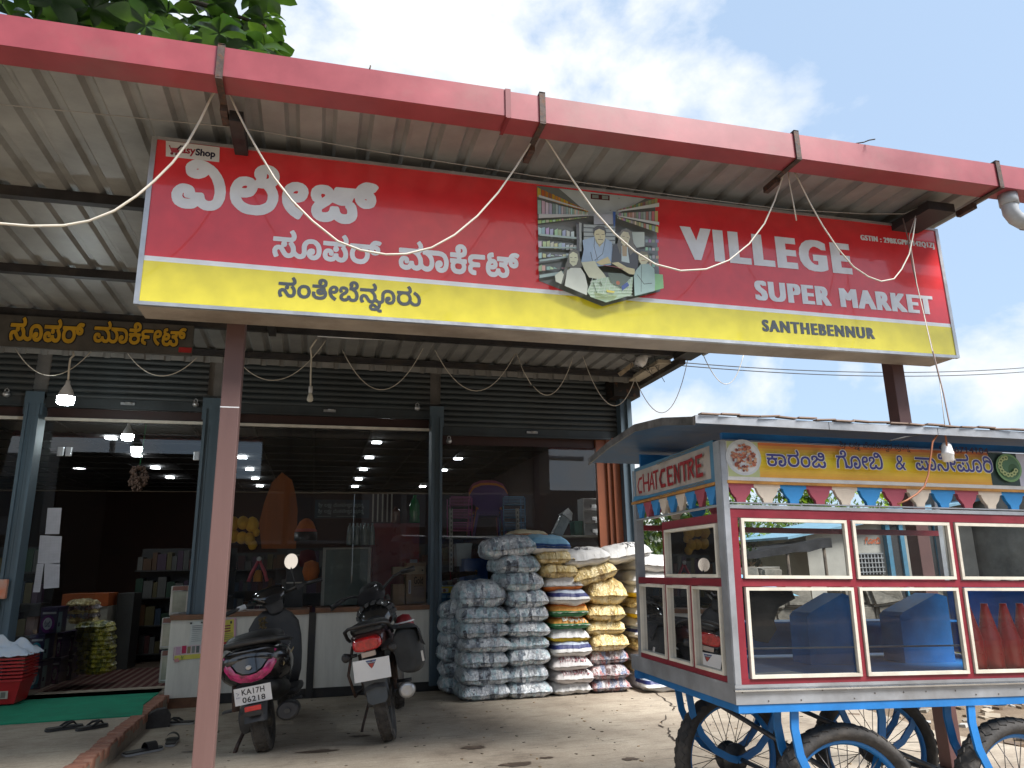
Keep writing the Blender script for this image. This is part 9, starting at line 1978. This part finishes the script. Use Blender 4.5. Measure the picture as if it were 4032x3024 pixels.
# stone rubble wall and blocks
M_stone = mat('grey_field_stone', (.17, .155, .13), .9, var=.25, scale=3, bump=.7, bscale=14, dirt=.4, dcol=(.12, .10, .08))
sw = thing('stone_wall', 'low broken stone block wall seen through the cart windows', 'wall', (7, 10.5, 0)); rr = random.Random(9)
blocks = []
for k in range(4):
    m = MB(); bm = bmesh.new(); bmesh.ops.create_cube(bm, size=1); bmesh.ops.bevel(bm, geom=list(bm.edges), offset=.1, segments=2, affect='EDGES')
    for v_ in bm.verts: v_.co += Vector((noise.noise(v_.co * 2 + Vector((k * 9, 0, 0))), noise.noise(v_.co * 2 + Vector((0, k * 9, 0))), noise.noise(v_.co * 2.3 + Vector((0, 0, k * 9))))) * .13
    bm.verts.index_update(); m.add([v_.co.copy() for v_ in bm.verts], [tuple(q.index for q in f.verts) for f in bm.faces]); bm.free(); blocks.append(m)
bo = [None] * 4
def stone(par, loc, s, rz, k, off=Vector((0, 0, 0)), mt=M_stone, nm='stone'):
    if bo[k] is None: o = blocks[k].build(nm, mt, par); bo[k] = o
    else: o = bo[k].copy(); COL.objects.link(o); o.parent = par; o.name = nm
    o.location = Vector(loc) - off; o.scale = s; o.rotation_euler = (rr.uniform(-.1, .1), rr.uniform(-.1, .1), rz); return o
for row in range(4):
    x = 3.9
    while x < (12.4 if row < 3 else 6.7):
        w = rr.uniform(.35, .7)
        if not (row == 2 and x > 6.7 and rr.random() < .4): stone(sw, (x + w / 2, 10.6 + rr.uniform(-.06, .06), .16 + row * .31), (w * .97, .4, .32), rr.uniform(-.06, .06), rr.randrange(4), Vector((7, 10.5, 0)))
        x += w
for k in range(26):
    x, y = rr.uniform(4.9, 10), rr.uniform(8.6, 10.2); s = rr.uniform(.18, .5); p = thing('boulder', 'x', 'stone', (x, y, s * .3), 0, 'loose stones before the broken wall')
    p['label'] = 'loose grey field stone among the rubble before the broken wall'
    q = blocks[k % 4]; mm = MB(); mm.add([Vector((a * s, b * s * .9, c * s * .7)) for a, b, c in [tuple(v_) for v_ in q.v]], q.f); mm.build('rock', M_stone, p); p.rotation_euler = (rr.uniform(-.3, .3), rr.uniform(-.3, .3), rr.uniform(0, 6))
# litter and dry scrub
m = MB(); rr = random.Random(19)
for k in range(900):
    x, y = rr.uniform(4.6, 12), rr.uniform(3.5, 10); s = rr.uniform(.02, .06); Mx = Matrix.Translation((x, y, -.012)) @ Matrix.Rotation(rr.uniform(0, 6), 4, 'Z') @ Matrix.Rotation(rr.uniform(-.4, .4), 4, 'X')
    m.box(-s, s, -s * .6, s * .6, -.01, rr.uniform(.0, .02), Mx, rr.choice([(.3, .27, .22), (.5, .48, .44), (.22, .16, .1), (.4, .33, .24), (.15, .1, .06)]))
o = m.build('gravel_litter', M_print); tag(o, 'scattered rubble and litter on the dry ground right of the pavement', 'rubble', kind='stuff')
m = MB()
for k in range(1500):
    x, y = rr.uniform(4.7, 16), rr.uniform(7.0, 16); h = rr.uniform(.08, .35); a = rr.uniform(0, 6.3); dx, dy = math.cos(a) * .012, math.sin(a) * .012; ex, ey = rr.uniform(-.12, .12), rr.uniform(-.12, .12)
    m.add([(x - dx, y - dy, -.02), (x + dx, y + dy, -.02), (x + ex, y + ey, h)], [(0, 1, 2)])
o = m.build('scrub', M_lf[1]); tag(o, 'weedy green scrub growing over the waste ground', 'scrub', kind='stuff')
# lean-to of dark tarpaulin, whitewashed shed, grey wall building
lt = thing('tarpaulin_shelter', 'dark tarpaulin lean-to on poles with a tan wall beneath, seen through the cart', 'shelter', (9, 12.4, 0)); L0 = Matrix.Translation((-9, -12.4, 0))
M_tarp = mat('black_tarpaulin', (.018, .018, .02), .95, var=.3, spec=.1)
m = MB(); vs = []; NN = 16
for i in range(NN + 1):
    for j in range(5):
        a, b = i / NN, j / 4; vs.append((7.4 + 2.05 * a, 12.2 + 1.4 * b, 1.46 + .30 * a - .02 * b + .04 * noise.noise(Vector((a * 6, b * 3, 0)))))
        vs.append((7.4 + 2.05 * a, 12.2 + 1.4 * b, 1.36 + .22 * a - .02 * b + .04 * noise.noise(Vector((a * 6, b * 3, 3)))))
m.add(vs, [(10 * i + 2 * j + s, 10 * i + 2 * j + 2 + s, 10 * i + 12 + 2 * j + s, 10 * i + 10 + 2 * j + s) for i in range(NN) for j in range(4) for s in (0, 1)] + [(10 * i, 10 * i + 10, 10 * i + 11, 10 * i + 1) for i in range(NN)], None, True); m.build('tarpaulin', M_tarp, lt, M=L0)
for x in (7.6, 8.5, 9.3):
    m = MB(); m.tube([(x, 12.25, 0), (x, 12.25, 1.4 + .1 * (x - 7.4))], .03, 8); m.build('pole', M_bark, lt, M=L0)
m = MB(); m.box(7.5, 8.7, 13.4, 13.5, 0, 1.35); m.build('wall', mat('tan_mud_wall', (.34, .26, .16), .9, bump=.4), lt, M=L0)
M_wwash = mat('stained_whitewash', (.36, .345, .31), .9, var=.12, scale=1.5, dirt=.7, dcol=(.20, .185, .16), bump=.3, bscale=12)
shd = thing('whitewashed_shed', 'whitewashed shed with a blue edged sloping roof and orange writing on its wall', 'building', (11.3, 13, 0)); S0 = Matrix.Translation((-11.3, -13, 0))
m = MB(); vs = [(9.48, 13, -.02), (13.6, 13, -.02), (13.6, 13, 2.55), (9.48, 13, 1.88), (9.48, 16, -.02), (9.48, 16, 1.88), (13.6, 16, 2.55), (13.6, 16, -.02)]
m.add(vs, [(0, 1, 2, 3), (4, 0, 3, 5), (5, 3, 2, 6), (1, 7, 6, 2), (7, 4, 5, 6)]); m.build('wall', M_wwash, shd, M=S0)
m = MB(); m.prism([(8.9, 1.76), (13.9, 2.56), (13.9, 2.61), (8.9, 1.81)], -12.75, -16.1, Matrix(((1, 0, 0, 0), (0, 0, -1, 0), (0, 1, 0, 0), (0, 0, 0, 1)))); m.build('roof', mat('blue_grey_roof_edge', (.16, .30, .40), .6), shd, M=S0)
Msd = mat('dark_doorway', (.02, .022, .025), .7); Mbw = mat('faded_blue_paint', (.05, .19, .30), .6, dirt=.4)
for xa, xb, z1 in ((11.42, 11.62, 2.1), (12.05, 12.5, 2.2)): m = MB(); m.box(xa, xb, 12.92, 12.995, 0, z1); m.build('door', Msd, shd, M=S0)
for xa in (11.30, 11.63, 12.51): m = MB(); m.box(xa, xa + .10, 12.88, 12.99, 0, 2.15); m.build('door_post', Mbw, shd, M=S0)
wgo = MB().box(10.55, 11.18, 12.94, 12.995, 1.05, 1.48).build('window', Msd, shd, M=S0); m = MB()
for k in range(8): m.box(10.57 + .08 * k, 10.59 + .08 * k, 12.915, 12.925, 1.06, 1.47)
for k in range(5): m.box(10.55, 11.18, 12.90, 12.914, 1.1 + .09 * k, 1.115 + .09 * k)
m.build('grille', M_alu, wgo, M=S0)
P = Sheet(lambda x, z, h: (x, 12.985 - h, z), .001); P.glyphs(word('gobi'), 10.85, 1.66, 11.22, 1.80, (.55, .10, .015)); P.build('wall_writing', M_print, shd, M=S0)
gb = thing('block_building', 'grey unplastered block wall building filling the cart right window', 'building', (16, 11, 0)); G0 = Matrix.Translation((-16, -11, 0))
m = MB(); m.box(13.75, 24, 10.8, 15, -.02, 3.0); m.build('wall', mat('rough_grey_wall', (.17, .168, .155), .95, var=.2, scale=2.5, bump=.9, bscale=9, dirt=.5), gb, M=G0)
m = MB(); m.box(13.6, 24.2, 10.6, 15.2, 3.0, 3.08); m.build('roof', mat('slab_roof', (.2, .19, .18), .9), gb, M=G0)
m = MB(); m.box(15.6, 16.1, 10.75, 10.798, .2, 2.1); m.build('door', Mbw, gb, M=G0)
# tan pole wall behind shop's corner
t = thing('tan_wall', 'tan wall just beyond the right corner of the shop', 'wall', (5.4, 16, 0)); m = MB(); m.box(-1.2, .3, 0, .3, -.02, 2.35); m.build('wall_face', mat('tan_plaster', (.42, .34, .22), .9, var=.15, bump=.4), t)  # plain tan plaster, tone varied at random
t = thing('blue_sheet', 'torn pale blue plastic sheet lying on the rubble', 'sheet', (6.3, 9.9, .95)); m = MB(); m.add([(-.5, 0, .1), (.1, -.3, -.05), (.7, 0, -.12), (.3, .4, .12), (-.2, .3, .25)], [(0, 1, 2, 3, 4)]); m.build('plastic', mat('pale_blue_plastic', (.18, .40, .52), .5), t)
# far tree line
m = MB(); rr = random.Random(77)
for k in range(9000):
    a = R_(rr.uniform(-75, 75)); d = rr.uniform(55, 75); x, y = math.sin(a) * d, math.cos(a) * d; z = rr.random() ** .7 * (3.2 + 1.2 * noise.noise(Vector((a * 9, 0, 0)))); s = rr.uniform(.3, .7)
    Mx = Matrix.Translation((x, y, z)) @ Matrix.Rotation(rr.uniform(0, 6.3), 4, 'Z') @ Matrix.Rotation(rr.uniform(-1.2, 1.2), 4, 'X')
    m.add([Mx @ Vector(v_) for v_ in ((-s, 0, 0), (0, -s, s * .2), (s, 0, 0), (0, s, s * .2))], [(0, 1, 2, 3)])
o = m.build('distant_treeline', M_lf[0]); tag(o, 'distant line of trees along the horizon', 'trees', kind='stuff')
# ------------------------------------------------------------------ street opposite, behind the camera, mirrored in the shop glass
M_op = [mat('opposite_grey_plaster', (.22, .22, .22), .9, var=.15, scale=1, dirt=.5), mat('opposite_dark_shutter', (.04, .045, .05), .6), mat('opposite_brown_wall', (.12, .08, .06), .9, dirt=.4)]
def opp(x0, x1, y, h, mi, label):
    t = thing('opposite_building', label, 'building', ((x0 + x1) / 2, y, 0)); w = x1 - x0
    m = MB(); m.box(-w / 2, w / 2, -6, 0, -.02, h); m.build('wall', M_op[mi], t)
    m = MB(); m.box(-w / 2 - .2, w / 2 + .2, -.01, .9, h * .48, h * .48 + .12); m.build('sunshade', M_op[0], t)
    n = max(1, int(w / 3))
    for k in range(n):
        xa = -w / 2 + w * (k + .2) / n; m = MB(); m.box(xa, xa + w * .6 / n, .005, .05, .1, h * .44); m.build('shutter', M_op[1], t)
        m = MB(); m.box(xa + .2, xa + w * .4 / n, .005, .04, h * .6, h * .85); m.build('window', M_op[1], t)
opp(-16, -5.5, -13, 5.8, 0, 'grey two storey building across the road, leftmost'); opp(-5.2, 1.5, -13.5, 5.0, 2, 'brown building across the road facing the shop door'); opp(1.8, 9, -13, 6.2, 0, 'grey building across the road facing the middle window'); opp(9.3, 20, -14, 4.7, 2, 'low brown building across the road, rightmost')
for x in (-7, 3.2, 12):
    t = thing('utility_pole', 'concrete utility pole on the far side of the road, %s' % {-7: 'leftmost', 3.2: 'middle one', 12: 'rightmost'}[x], 'pole', (x, -10.5, 0)); m = MB(); m.tube([(0, 0, -.05), (0, 0, 8)], [.13, .08], 8); m.build('shaft', M_op[0], t); m = MB(); m.box(-.8, .8, -.04, .04, 7.2, 7.3); m.build('cross_arm', M_op[1], t)
for k, z in enumerate((7.35, 7.35, 6.6)):
    o = MB().tube([(-30 + 3 * i, -10.5 + (.6 if k == 1 else 0), z - .35 * math.sin(PI * ((i * 3 + 7) % 10) / 10)) for i in range(21)], .012, 5).build('power_line', M_darkcable); tag(o, ['front', 'rear', 'lower'][k] + ' power line strung along the far side of the road', 'power line')

# grit, dead leaves and scraps on the concrete
m = MB(); rr = random.Random(41)
for k in range(420):
    x, y = rr.uniform(-1.2, 4.6), rr.uniform(4.3, 8.6); s = rr.uniform(.004, .014); Mx = Matrix.Translation((x, y, .001)) @ Matrix.Rotation(rr.uniform(0, 6), 4, 'Z')
    m.box(-s, s, -s * .5, s * .5, 0, s * .35, Mx, rr.choice([(.2, .16, .11), (.12, .09, .06), (.45, .42, .38), (.3, .2, .1), (.08, .06, .05)]))
o = m.build('grit', M_print); tag(o, 'grit and small dry scraps scattered over the concrete', 'grit', kind='stuff')
